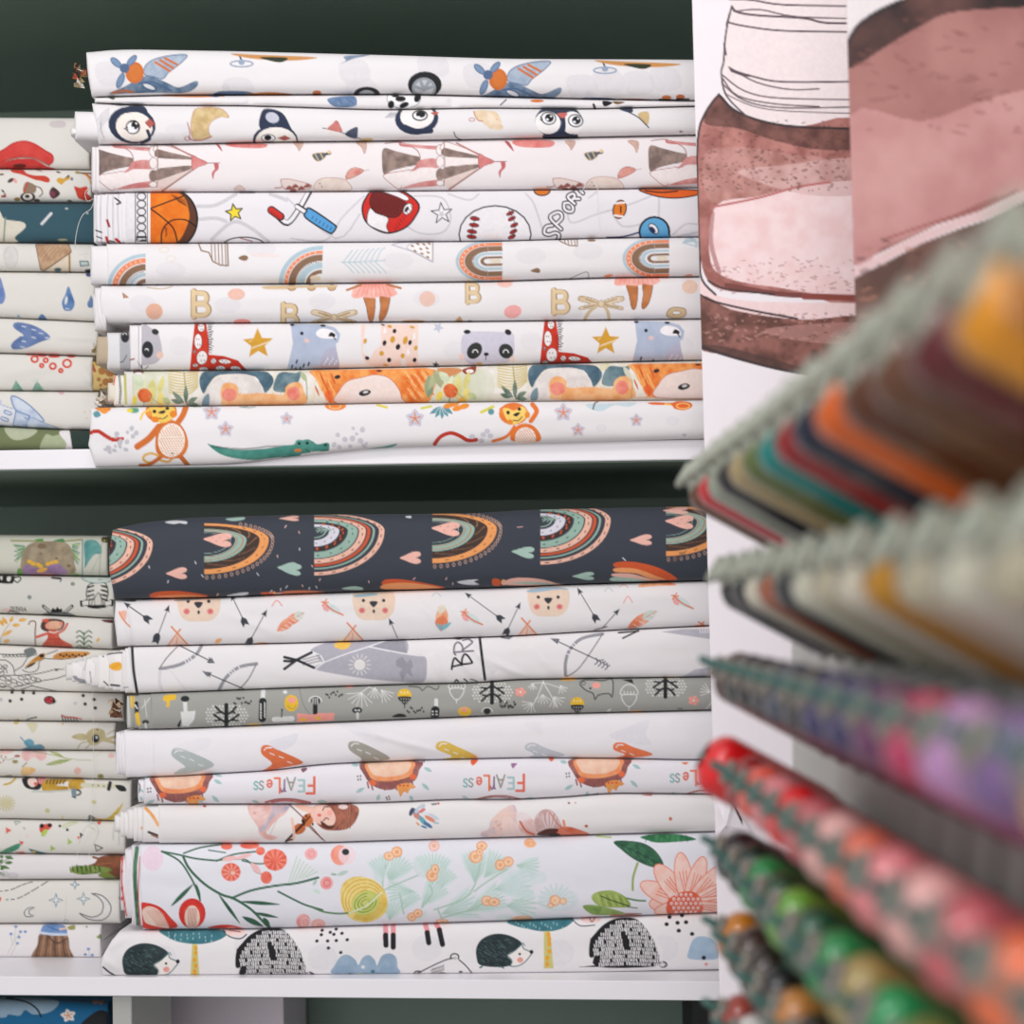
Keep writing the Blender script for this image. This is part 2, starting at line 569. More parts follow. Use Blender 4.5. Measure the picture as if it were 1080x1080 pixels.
def pr_airplane(g):
    K = 4.696
    for x, y in ((115, 78), (372, 76), (380, 96), (503, 80), (640, 86), (672, 88), (700, 84), (612, 92), (455, 70), (250, 95)):
        g.at(0, 0).f([(x - 14, y - 10), (x + 12, y - 12), (x + 18, y + 8), (x - 8, y + 12)], GHOST, a=0.55)
    for dx, dy in ((0, 0), (383.3, 7)):
        g.at(70, 40, K, dx=dx, dy=dy)
        g.f([(212, 276), (290, 240), (350, 205), (400, 185), (450, 200), (505, 225), (560, 245), (640, 213), (652, 232), (620, 262), (565, 274), (430, 272), (300, 276)], ((82, 106, 134), (128, 148, 170)))
        g.f([(382, 165), (398, 130), (440, 104), (520, 86), (596, 84), (580, 112), (545, 142), (505, 172), (478, 202), (430, 192), (392, 184)], ((150, 168, 190), (178, 190, 205)), ol=(95, 118, 150), lw=5)
        for a, b, c, d in ((440, 120, 512, 164), (465, 110, 530, 150), (488, 100, 548, 132)): g.s_([(a, b), (c, d)], 11, (206, 112, 52), sm=0)
        g.e(338, 172, 46, 54, (206, 113, 50))
        g.e(340, 172, 30, 40, (212, 124, 62), a=.6)
        for x, y, rx, ry, r in ((246, 122, 32, 15, 42), (324, 112, 32, 14, -48), (268, 212, 15, 38, 22)): g.e(x, y, rx, ry, (120, 146, 178), r, ol=(84, 108, 142), lw=5)
        g.e(288, 150, 24, 24, (84, 106, 140))
        g.e(410, 242, 34, 13, (225, 225, 230), 22, ol=(70, 96, 132), lw=6)
        g.s_([(230, 272), (290, 262), (330, 270)], 12, (190, 110, 60))
        g.s_([(360, 225), (430, 220), (520, 262)], 8, (76, 102, 140))
        # propeller from below, wing edge on the top fold
        g.ring(868, 128, 56, 15, 7, (140, 156, 180)).s_([(858, 88), (868, 112)], 8, INK).e(868, 120, 16, 14, (150, 165, 185))
        g.f([(815, 78), (960, 84), (1240, 96), (1130, 112), (980, 108), (880, 96)], (206, 146, 84))
        g.f([(958, 96), (1090, 98), (1080, 116), (1040, 120)], (52, 58, 40))
        g.f([(748, 268), (790, 262), (900, 266), (925, 284), (740, 284)], (88, 112, 146))
        g.f([(895, 278), (1010, 268), (1120, 280), (1050, 292), (920, 290)], (196, 122, 60))
        g.e(790, 245, 20, 18, GHOST)
        g.at(290, 40, K, dx=dx, dy=dy * .6)
        g.f([(330, 128), (352, 112), (345, 90), (470, 84), (400, 100), (365, 112)], ((108, 130, 158), (140, 156, 178)))
        g.e(208, 272, 22, 12, (200, 110, 60)).s_([(190, 282), (250, 284)], 8, INK)
        if dx == 0:
            g.e(742, 232, 84, 66, (34, 34, 38)).e(738, 250, 60, 54, (150, 156, 162)).e(738, 252, 46, 44, (196, 198, 202))
            for t in (200, 250, 300, 340): g.s_([(738, 256), (738 + 50 * math.cos(math.radians(t)), 256 + 46 * math.sin(math.radians(t)))], 15, (150, 158, 166))
            g.e(455, 280, 66, 38, (34, 34, 38)).e(455, 290, 44, 32, (165, 170, 178))
    g.at(510, 40, K).e(906, 296, 24, 12, (200, 116, 60)).f([(868, 300), (960, 306), (1030, 312), (870, 322)], (50, 52, 54), sm=0)


def pr_flap(g):
    K = 4.696
    g.at(290, 40, K)
    g.f([(258, 306), (300, 292), (390, 288), (406, 320), (390, 340), (300, 342)], ((96, 122, 158), (124, 148, 180))).s_([(320, 300), (330, 330)], 4, (80, 104, 140)).s_([(350, 296), (390, 326)], 4, (80, 104, 140))
    g.e(638, 300, 84, 50, (240, 240, 240), ol=(120, 120, 124), lw=3)
    for x, y, rx, ry, r in ((575, 330, 16, 20, 10), (622, 302, 26, 14, 0), (706, 296, 16, 24, 20), (640, 332, 24, 13, -20), (596, 286, 18, 8, 0)): g.e(x, y, rx, ry, INK, r)
    g.at(70, 40, K).s_([(470, 284), (640, 290), (780, 286)], 9, (206, 130, 70)).f([(690, 280), (760, 282), (740, 294)], (70, 96, 140)).f([(200, 290), (240, 296), (230, 306)], (70, 90, 60))
    g.at(510, 40, K).s_([(112, 306), (84, 332)], 6, NAVY).e(265, 312, 34, 8, (214, 120, 60)).f([(590, 312), (640, 320), (600, 340)], INK).f([(640, 314), (700, 318), (660, 330)], (120, 90, 60)).s_([(545, 330), (552, 350)], 12, INK)


def penguin_side(g):
    g.e(325, 432, 118, 92, NAVY, 10).e(336, 440, 92, 74, (240, 232, 224), 10)
    g.f([(290, 370), (310, 336), (380, 336), (402, 372), (350, 366)], NAVY)
    g.e(330, 442, 36, 36, (30, 30, 34)).e(328, 444, 29, 28, (244, 244, 246)).e(340, 432, 19, 21, (24, 24, 28)).e(330, 448, 7, 8, (240, 240, 244)).e(346, 424, 5, 5, (250, 250, 250))
    g.s_([(296, 440), (304, 446)], 6, INK).s_([(288, 450), (304, 454)], 6, INK)
    g.s_([(402, 460), (412, 500), (372, 520)], 16, NAVY)
    g.f([(390, 420), (414, 400), (438, 424), (414, 446)], (178, 92, 84), sm=0, ol=(140, 60, 60), lw=3)


def pr_penguin(g):
    K = 4.696
    g.at(70, 40, K)
    for x, y in ((560, 455), (640, 480), (470, 500), (1020, 470)): g.e(x, y, 70, 30, GHOST, 0, a=.4)
    for k in range(5): g.s_([(212, 350 + k * 12), (176 - k * 2, 376 + k * 18), (156 + k * 8, 408 + k * 22)], 2.4, (110, 112, 128), a=.8)
    g.f([(205, 322), (240, 312), (300, 316), (310, 332), (260, 336)], NAVY)
    penguin_side(g)
    g.f([(640, 352), (700, 342), (770, 352), (806, 392), (760, 392), (715, 420), (704, 462), (714, 492), (660, 506), (624, 494), (616, 440), (622, 390)], ((196, 168, 116), (222, 198, 150)), ol=(190, 120, 110), lw=2)
    g.s_([(600, 420), (612, 470), (610, 500), (660, 508), (720, 488)], 5, (176, 100, 96)).ring(600, 498, 14, 9, 4, (176, 100, 96))
    g.f([(92, 545), (112, 522), (132, 548)], NAVY, sm=0)

    def top_face(dx, dy):
        g.at(70, 40, K, dx=dx, dy=dy)
        g.f([(966, 368), (1000, 350), (1070, 372), (1110, 440), (1130, 490), (1060, 470), (960, 450)], NAVY)
        g.e(1020, 395, 34, 26, (196, 198, 212), 20)
        g.e(1035, 506, 112, 76, NAVY).e(1038, 512, 102, 70, (240, 234, 228))
        g.e(1000, 496, 34, 18, (244, 244, 246), 0, ol=INK, lw=4).e(998, 494, 18, 14, INK)
        g.f([(1046, 496), (1082, 482), (1112, 498), (1080, 510)], (176, 92, 84), sm=0)
    top_face(0, 0)
    g.at(290, 40, K)
    g.f([(236, 446), (300, 462), (360, 480), (420, 500), (300, 500), (250, 470)], (236, 230, 228)).s_([(236, 446), (310, 462), (380, 486), (430, 502)], 4, NAVY)
    g.f([(262, 452), (286, 424), (306, 408), (326, 440), (330, 466)], ((186, 98, 92), (206, 130, 122))).f([(346, 476), (404, 440), (410, 470), (400, 500)], ((52, 62, 84), (90, 98, 118)))
    g.f([(420, 502), (470, 496), (488, 506), (450, 512)], (208, 180, 120))
    g.e(702, 400, 108, 80, NAVY, -4).e(704, 388, 84, 62, (242, 238, 236), -4)
    g.e(718, 384, 36, 24, (244, 244, 246), 0, ol=INK, lw=7).e(722, 378, 24, 17, INK).e(712, 392, 8, 5, (230, 230, 240))
    g.f([(772, 372), (790, 366), (812, 370), (792, 382)], (190, 96, 84)).s_([(640, 440), (700, 462), (772, 460)], 26, NAVY)
    for k in range(5): g.s_([(548 + k * 10, 394), (572 + k * 7, 372)], 3, (110, 112, 130))
    g.f([(985, 362), (1060, 360), (1100, 372), (1120, 420), (1075, 452), (1030, 420), (1000, 400)], ((220, 196, 150), (236, 214, 186))).s_([(985, 365), (1010, 410), (1100, 404)], 5, (190, 130, 120)).ring(975, 405, 14, 8, 4, (190, 120, 116))
    g.s_([(886, 465), (896, 490), (920, 504)], 5, NAVY)
    g.at(510, 40, K)
    g.f([(0, 362), (20, 362), (60, 400), (98, 440), (70, 458), (30, 440), (0, 424)], ((222, 196, 160), (240, 222, 200)))
    g.e(372, 412, 118, 86, NAVY).e(318, 420, 64, 56, (244, 241, 240), 10).e(438, 420, 54, 56, (244, 241, 240), -10)
    g.f([(350, 352), (400, 352), (404, 440), (430, 492), (320, 492), (372, 440)], NAVY, a=.0).s_([(392, 380), (396, 440), (386, 490)], 22, NAVY).s_([(300, 488), (390, 494), (460, 486)], 18, NAVY)
    for x, y in ((322, 398), (456, 410)): g.e(x, y, 36, 30, (244, 244, 247), 10, ol=INK, lw=6).e(x + 4, y - 2, 22, 21, INK, 0).e(x - 6, y + 6, 7, 6, (235, 235, 245)).e(x + 12, y - 10, 5, 4, (250, 250, 250))
    g.s_([(282, 392), (292, 402)], 5, INK).s_([(280, 404), (292, 410)], 5, INK)
    g.f([(364, 376), (394, 370), (416, 376), (392, 398)], (196, 104, 96))
    g.f([(672, 352), (730, 346), (740, 364), (720, 370)], NAVY).f([(764, 378), (816, 366), (818, 420), (800, 430)], (206, 180, 130)).s_([(720, 368), (770, 396), (818, 444)], 6, NAVY)
    g.f([(972, 458), (990, 464), (972, 470)], (150, 150, 150))


def tent(g):
    BR, RD, LT = ((118, 100, 94), (160, 138, 128)), ((196, 118, 116), (220, 160, 156)), (240, 230, 228)
    g.s_([(545, 30), (620, 24), (700, 60), (720, 100)], 4, (150, 90, 90)).s_([(620, 28), (640, 40), (800, 48)], 12, RD[0])
    g.f([(538, 54), (600, 68), (680, 88), (718, 98), (712, 132), (650, 146), (580, 164), (540, 184), (530, 120)], BR)
    g.f([(538, 186), (620, 168), (700, 160), (640, 200), (620, 256), (570, 226)], LT, ol=(170, 110, 108), lw=3)
    g.f([(640, 30), (760, 44), (810, 52), (800, 60), (700, 50)], RD)
    g.f([(720, 112), (800, 106), (810, 150), (720, 150), (660, 186), (640, 200), (690, 150)], RD)
    g.f([(630, 250), (700, 226), (806, 206), (824, 236), (720, 246)], RD)
    g.f([(640, 186), (740, 152), (806, 158), (812, 204), (700, 222), (630, 246)], LT)
    for y0, y1, c in ((36, 88, LT), (92, 148, LT), (154, 212, BR), (212, 240, LT)): g.e(818, (y0 + y1) / 2, 20, (y1 - y0) / 2, c, ol=(150, 130, 126), lw=3)
    g.f([(834, 26), (860, 24), (1010, 80), (1010, 92), (830, 66)], LT, ol=(150, 118, 112), lw=3)
    g.f([(834, 52), (900, 66), (1010, 92), (1010, 104), (840, 94)], BR)
    g.f([(836, 96), (1008, 104), (1010, 130), (836, 152)], LT, sm=0)
    g.f([(834, 152), (920, 138), (1012, 132), (1010, 148), (920, 180), (836, 206)], BR)
    g.f([(836, 208), (1010, 150), (870, 262), (840, 236)], (226, 206, 200), sm=0).s_([(862, 258), (1015, 152)], 8, (160, 120, 112)).s_([(900, 28), (1008, 84)], 8, (180, 120, 114))
    g.s_([(838, 26), (840, 150), (836, 240)], 5, (160, 130, 124))
    g.f([(1010, 84), (1040, 96), (1086, 120), (1040, 138), (1012, 152)], ((206, 120, 118), (220, 144, 140)), ol=(170, 90, 90), lw=3)
    g.s_([(1086, 120), (1146, 118)], 4, (150, 110, 110)).f([(1118, 122), (1140, 122), (1140, 150), (1122, 168), (1114, 200), (1108, 170), (1122, 148)], (196, 104, 106))


def pr_circus(g):
    K = 4.696
    for dx, dy in ((-302.5, 1.5), (0, 0), (281, -3)): g.at(290, 145, K, dx=dx, dy=dy); tent(g)
    for dx, dy in ((0, 0), (287, -1)):
        g.at(290, 145, K, dx=dx, dy=dy)
        for p in ([(90, 22), (112, 50), (120, 66), (140, 24)], [(400, 22), (430, 50), (444, 80), (452, 26)]): g.f(p, ((200, 166, 150), (220, 190, 176)), ol=(170, 120, 110), lw=2)
        g.f([(186, 84), (250, 76), (246, 100), (210, 118)], (92, 100, 110), ol=(190, 160, 110), lw=3).s_([(200, 84), (216, 114)], 5, (216, 190, 140)).s_([(226, 80), (238, 104)], 5, (216, 190, 140)).f([(244, 86), (272, 66), (276, 84)], (70, 70, 74)).e(268, 72, 9, 9, (226, 196, 150))
        g.f([(192, 256), (206, 218), (250, 200), (330, 204), (366, 226), (372, 262), (240, 262)], ((226, 206, 196), (236, 222, 212)), ol=(190, 150, 140), lw=3)
        g.f([(352, 206), (362, 168), (396, 150), (440, 164), (400, 192)], ((206, 128, 116), (226, 170, 156)), ol=(170, 110, 100), lw=3).s_([(430, 166), (466, 160)], 3, (180, 150, 146))
        g.ds([(222, 228), (232, 244)], 3, INK)
        g.s_([(30, 208), (36, 244), (0, 250)], 5, (176, 110, 100)).f([(32, 210), (80, 208), (180, 236), (150, 260), (60, 256), (36, 240)], (232, 216, 210), ol=(176, 110, 100), lw=3)
        for x, y in ((70, 250), (100, 242), (130, 252), (160, 240), (90, 262)): g.f([(x - 18, y + 8), (x, y - 12), (x + 18, y + 4)], (156, 92, 84))
    g.at(70, 145, K)
    g.f([(740, 32), (772, 70), (760, 40)], (176, 80, 84)).f([(792, 30), (980, 30), (972, 52), (830, 48)], ((206, 108, 104), (220, 140, 134)))
    g.f([(830, 258), (858, 236), (886, 262)], (220, 196, 188), ol=(180, 140, 130), lw=2)
    g.at(510, 145, K).f([(104, 20), (150, 70), (128, 24)], (178, 84, 90)).f([(150, 14), (336, 14), (328, 48), (180, 46)], ((214, 116, 112), (226, 146, 140)))


def pr_sports(g):
    K = 4.696
    GR = (190, 188, 192)
    g.at(290, 145, K)
    for P in ([(60, 300), (300, 500), (420, 380)], [(80, 500), (250, 510), (330, 400), (440, 290)], [(690, 290), (830, 300), (870, 400), (830, 470), (720, 475), (640, 430)], [(860, 280), (960, 310), (1010, 280)]): g.s_(P, 9, (206, 203, 208))
    g.at(70, 145, K)
    for P in ([(650, 340), (740, 335), (840, 280)], [(660, 405), (740, 400), (790, 415)], [(720, 505), (820, 420), (900, 440), (1000, 515)], [(1010, 280), (1090, 310)]): g.s_(P, 18, (204, 202, 206))
    g.at(510, 145, K)
    for P in ([(210, 280), (250, 330), (300, 480)], [(420, 300), (430, 420), (560, 380), (700, 340), (830, 290)], [(520, 300), (560, 270)], [(870, 290), (868, 390)], [(940, 480), (1000, 430), (1060, 430)], [(960, 490), (1060, 470)], [(640, 380), (690, 440), (780, 430)]): g.s_(P, 10, (208, 205, 211))
    g.at(70, 145, K)
    g.e(515, 405, 134, 150, (92, 56, 40)).f([(400, 270), (560, 276), (606, 360), (600, 430), (540, 525), (400, 530)], ((222, 108, 24), (232, 128, 36)))
    g.e(515, 405, 132, 148, (0, 0, 0), a=0).ring(515, 405, 134, 148, 9, (18, 18, 20), a0=-90, a1=90)
    for P in ([(415, 352), (470, 392), (530, 450), (552, 530)], [(470, 530), (476, 460), (520, 412), (590, 408), (640, 440)], [(420, 350), (500, 320), (580, 290)]): g.s_(P, 7, (22, 20, 22))
    for k in range(8): g.s_([(520 + k * 9, 284 + k * 3), (560 + k * 5, 320 + k * 3)], 3, (60, 34, 20))
    for k in range(6): g.s_([(484 + k * 3, 440 + k * 8), (500 - k * 2, 452 + k * 8)], 3, (40, 24, 18))
    # bolt's own patterned selvedge
    g.f([(290, 270), (416, 270), (416, 530), (290, 530)], (228, 226, 228), sm=0)
    g.s_([(342, 272), (342, 520)], 4, INK).s_([(402, 272), (402, 520)], 4, INK)
    for k in range(6): g.ring(372, 292 + k * 38, 21, 18, 6, (44, 48, 54))
    g.f([(346, 488), (398, 488), (398, 516), (346, 516)], INK, sm=0).s_([(356, 502), (390, 502)], 6, (225, 225, 225)).s_([(352, 512), (368, 506)], 4, (225, 225, 225))
    g.s_([(408, 272), (410, 520)], 10, (232, 230, 232))
    g.star(832, 372, 44, (238, 214, 60), rot=-100, ol=(44, 40, 30), lw=6)
    g.ring(880, 530, 100, 36, 6, INK, a0=180, a1=360).s_([(860, 498), (920, 514)], 5, (150, 50, 50))
    g.f([(850, 270), (940, 268), (930, 276), (860, 276)], (40, 46, 90), sm=0)
    # paint roller
    g.at(290, 145, K)
    g.s_([(170, 268), (118, 356), (62, 424), (12, 386)], 30, INK).s_([(168, 262), (118, 354), (64, 420), (14, 384)], 18, (236, 234, 236)).s_([(112, 342), (175, 384)], 30, INK).s_([(108, 342), (170, 382)], 17, (236, 234, 236))
    g.at(70, 145, K).s_([(1016, 360), (1060, 392)], 42, INK, sm=0).s_([(1016, 360), (1058, 390)], 30, (206, 50, 44), sm=0)
    for k in range(5): g.s_([(1012 + k * 10, 378 + k * 7), (1018 + k * 10, 366 + k * 7)], 3, (90, 20, 20))
    g.at(290, 145, K).f([(176, 352), (292, 430), (302, 448), (286, 470), (264, 470), (152, 398), (156, 366)], (88, 160, 216), ol=INK, lw=8)
    for k in range(6): g.s_([(182 + k * 18, 404 + k * 11), (190 + k * 18, 390 + k * 11)], 4, (40, 70, 110))
    # fencing mask
    g.f([(490, 264), (620, 262), (712, 330), (690, 400), (640, 450), (560, 474), (490, 450), (446, 410), (432, 350), (450, 300)], (206, 44, 36), ol=INK, lw=8)
    g.f([(470, 330), (500, 268), (640, 318), (640, 346), (600, 396), (520, 380)], (112, 32, 30), ol=INK, lw=4)
    g.f([(470, 350), (500, 374), (560, 398), (552, 440), (560, 470), (500, 452), (456, 420)], (238, 234, 236), ol=INK, lw=4)
    g.f([(520, 262), (600, 264), (660, 296), (650, 314), (600, 292)], (236, 232, 234), ol=INK, lw=4)
    g.e(658, 354, 20, 30, (240, 238, 240), 30, ol=INK, lw=4).e(652, 356, 8, 16, INK, 30)
    for k in range(9): g.s_([(600 + k * 10, 462 - k * 14), (590 + k * 10, 448 - k * 14)], 3, (120, 20, 20))
    for k in range(10): g.s_([(490 + k * 14, 292 + k * 3), (486 + k * 13, 350 + k * 4)], 2, (70, 20, 20))
    g.star(826, 376, 54, (236, 234, 238), rot=-95, q=.4, ol=(40, 42, 50), lw=5).star(826, 380, 20, (200, 200, 205), rot=85)
    # baseball
    g.at(290, 145, K)
    g.e(1090, 480, 178, 142, (236, 233, 236), ol=INK, lw=7)
    for x, y in ((990, 402), (986, 434), (976, 466), (974, 492)): g.e(x, y, 24, 10, (158, 44, 44), 8, ol=(50, 30, 34), lw=3)
    g.s_([(996, 396), (980, 440), (972, 500)], 3, INK)
    g.at(510, 145, K)
    for x, y in ((132, 376), (140, 402), (152, 434), (148, 466), (140, 492)): g.e(x, y, 20, 9, (158, 44, 44), -25, ol=(50, 30, 34), lw=3)
    g.s_([(126, 360), (146, 400), (156, 440), (146, 500)], 3, INK)
    # word up the diagonal
    L = 46
    for ch, x, y, h, r in (('S', 285, 462, 88, -38), ('P', 330, 398, 78, -44), ('O', 386, 340, 56, -46), ('R', 418, 296, 46, -46), ('T', 448, 254, 46, -44)):
        g.txt(ch, x, y, h, 1, 11, (236, 233, 238), rot=r, asp=.72, edge=INK, ew=24)
    g.e(290, 262, 40, 26, (214, 120, 40), ol=INK, lw=6)
    g.f([(770, 258), (900, 256), (1075, 262), (1060, 284), (960, 300), (860, 292)], (222, 98, 30), ol=INK, lw=6).s_([(800, 264), (880, 272), (960, 266)], 7, (40, 30, 28))
    g.e(674, 356, 32, 46, (222, 124, 40), 14, ol=INK, lw=6).s_([(652, 326), (700, 322)], 9, (238, 236, 238)).s_([(648, 386), (690, 392)], 9, (238, 236, 238)).s_([(680, 342), (680, 370)], 7, INK)
    g.e(846, 466, 74, 72, (96, 168, 214), ol=INK, lw=10).f([(770, 500), (918, 480), (920, 520), (770, 520)], (96, 168, 214), sm=0)
    g.e(842, 452, 18, 30, (240, 240, 244), -40, ol=INK, lw=5).e(836, 458, 12, 20, (40, 50, 90), -40).s_([(610, 496), (690, 492), (770, 470)], 8, (30, 40, 100))
    g.s_([(924, 490), (910, 430)], 6, INK)


def boho_rainbow(g, dx, dy, sq=1.0):
    BL, OR, BR = (178, 200, 210), (236, 140, 98), (138, 108, 84)
    g.at(300, 250, 4.909, dx=dx, dy=dy)
    cx, cy, rx, ry = 192, 240, 222 * sq, 194
    for s1, s2, c in ((.89, 1, BL), (.79, .87, OR), (.60, .77, BR), (.56, .585, (230, 226, 226)), (.40, .55, BL), (.26, .36, BR)):
        g.band(cx, cy, rx, ry, 190, s1, s2, c, a0=178, a1=272)
    for k in range(9):
        t = math.radians(188 + k * 9); g.e(cx + rx * .83 * math.cos(t), cy + ry * .83 * math.sin(t), 4, 4, (240, 220, 200), n=8)
    for k in range(16):
        t = math.radians(184 + k * 5.6); g.e(cx + rx * .572 * math.cos(t), cy + ry * .572 * math.sin(t), 2.6, 2.6, (70, 56, 46), n=6)
    g.e(160, 212, 28, 14, (224, 208, 184))


def pr_boho(g):
    K = 4.909
    BL, OR, BR = (178, 200, 210), (236, 140, 98), (138, 108, 84)
    for x, y in ((275, 262), (420, 275), (560, 270), (620, 265), (180, 285)): g.at(0, 0).e(x, y, 16, 9, GHOST, a=.4)
    # first rainbow with its foot on the cut edge
    g.at(90, 250, K)
    for s1, s2, c in ((.9, 1, BL), (.73, .87, OR), (.52, .70, BR), (.47, .50, (230, 226, 226)), (.36, .45, BL), (.16, .28, BR)):
        g.band(312, 268, 200, 182, 180, s1, s2, c, a0=178, a1=270)
    for k in range(8):
        t = math.radians(194 + k * 9.5); g.e(312 + 160 * math.cos(t), 268 + 146 * math.sin(t), 4, 4, (240, 220, 200), n=8)
    for k in range(15):
        t = math.radians(192 + k * 5); g.e(312 + 97 * math.cos(t), 268 + 88 * math.sin(t), 2.6, 2.6, (70, 56, 46), n=6)
    boho_rainbow(g, 0, 0)
    # two lying rainbows towards the right

    def side(x0, y0, k=1):
        g.at(x0, y0, K)
        cx, rx = -62, 166 * k
        for s1, s2, c in ((.90, 1, BL), (.74, .89, OR), (.48, .72, BR), (.44, .47, (234, 230, 228)), (.30, .42, BL), (.12, .23, BR)):
            g.band(cx, 0, -rx, 106, 110, s1, s2, c)
            for sg, hh in ((-1, 106), (1, 110)): g.f([(cx, sg * hh * s2), (12, sg * hh * s2 - 2), (15, sg * hh * s1 - 2), (cx, sg * hh * s1)], c, sm=0)
        for j in range(13):
            t = math.radians(-84 + j * 14); g.e(cx - rx * .815 * math.cos(t), 106 * .83 * math.sin(t), 4, 4, (244, 226, 206), n=8)
        for j in range(24):
            t = math.radians(-88 + j * 7.6); g.e(cx - rx * .455 * math.cos(t), 107 * .475 * math.sin(t), 2.8, 2.8, (70, 56, 46), n=6)
        g.e(-22, 0, 30, 12, (226, 214, 192))
    side(527, 275.5); side(703, 272.5)
    g.at(90, 250, K).f([(585, 30), (735, 28), (740, 148), (700, 146), (660, 126), (640, 80), (600, 70)], (232, 228, 228), ol=BR, lw=7, sm=0)
    for k in range(5): g.s_([(652 + k * 18, 32), (656 + k * 18, 118 + k * 8)], 5, BR)
    g.f([(792, 108), (820, 94), (842, 102), (836, 120), (815, 122)], BR)
    g.f([(78, 128), (106, 108), (112, 146)], (130, 120, 108), sm=0)
    g.ring(408, 66, 24, 14, 4, (226, 216, 196)).ring(444, 112, 26, 14, 4, (226, 216, 196))
    g.f([(865, 82), (980, 86), (1000, 104), (870, 100)], (240, 220, 216), a=.6)
    # fir twig, mountain
    g.at(300, 250, K)
    g.s_([(294, 132), (400, 128), (522, 120)], 5, BL)
    for k in range(7):
        x = 318 + k * 28; g.s_([(x - 14, 130), (x + 14, 95 - k * 4), (x + 34, 68 - k * 2)], 5, BL).s_([(x - 14, 132), (x + 18, 160), (x + 40, 186)], 5, BL)
    g.f([(556, 40), (600, 28), (770, 24), (768, 130), (660, 74)], (232, 229, 232), sm=0, ol=(176, 174, 182), lw=5)
    g.f([(632, 58), (650, 34), (766, 26), (766, 126), (690, 84)], (240, 237, 236), sm=0, ol=(180, 178, 186), lw=4)
    for x, y in ((662, 46), (690, 36), (722, 38), (750, 34), (676, 72), (706, 62), (738, 58), (712, 86), (744, 80), (742, 104)): g.e(x, y, 10, 5, (156, 118, 88), 25, n=8)
    g.at(520, 250, K).f([(335, 8), (436, 6), (436, 46), (396, 44), (352, 24)], (236, 232, 232), ol=BR, lw=6, sm=0)
    for k in range(4): g.s_([(370 + k * 17, 10), (374 + k * 17, 34 + k * 3)], 5, BR)
    g.e(510, 17, 22, 7, BR).f([(194, 176), (228, 160), (244, 172), (236, 186)], BR).s_([(400, 214), (484, 180), (494, 212)], 4, (120, 110, 110)).f([(570, 204), (600, 192), (622, 198), (600, 208)], OR).f([(985, 202), (1020, 192), (1034, 200)], OR)
    for k in range(5): g.s_([(985, 30), (1010 + k * 12, 6 + k * 4), (1050, 14 + k * 10)], 6, BL)
    g.s_([(985, 30), (1060, 50)], 6, BL)


def wood_b(g, x, y, h):
    TN, SH = (222, 198, 158), (168, 138, 98)
    for o, c, w in ((5, SH, .25), (0, TN, .2)):
        g.s_([(x + o, y), (x + o, y + h)], h * w, c, sm=0).s_([(x + o, y + h * .06), (x + h * .42 + o, y + h * .08), (x + h * .52 + o, y + h * .27), (x + h * .4 + o, y + h * .46), (x + o, y + h * .48)], h * w * .85, c).s_([(x + o, y + h * .5), (x + h * .45 + o, y + h * .52), (x + h * .6 + o, y + h * .73), (x + h * .45 + o, y + h * .93), (x + o, y + h * .94)], h * w * .85, c)
    g.s_([(x - h * .08, y - 6), (x - h * .08, y + h)], 3, (140, 110, 80))


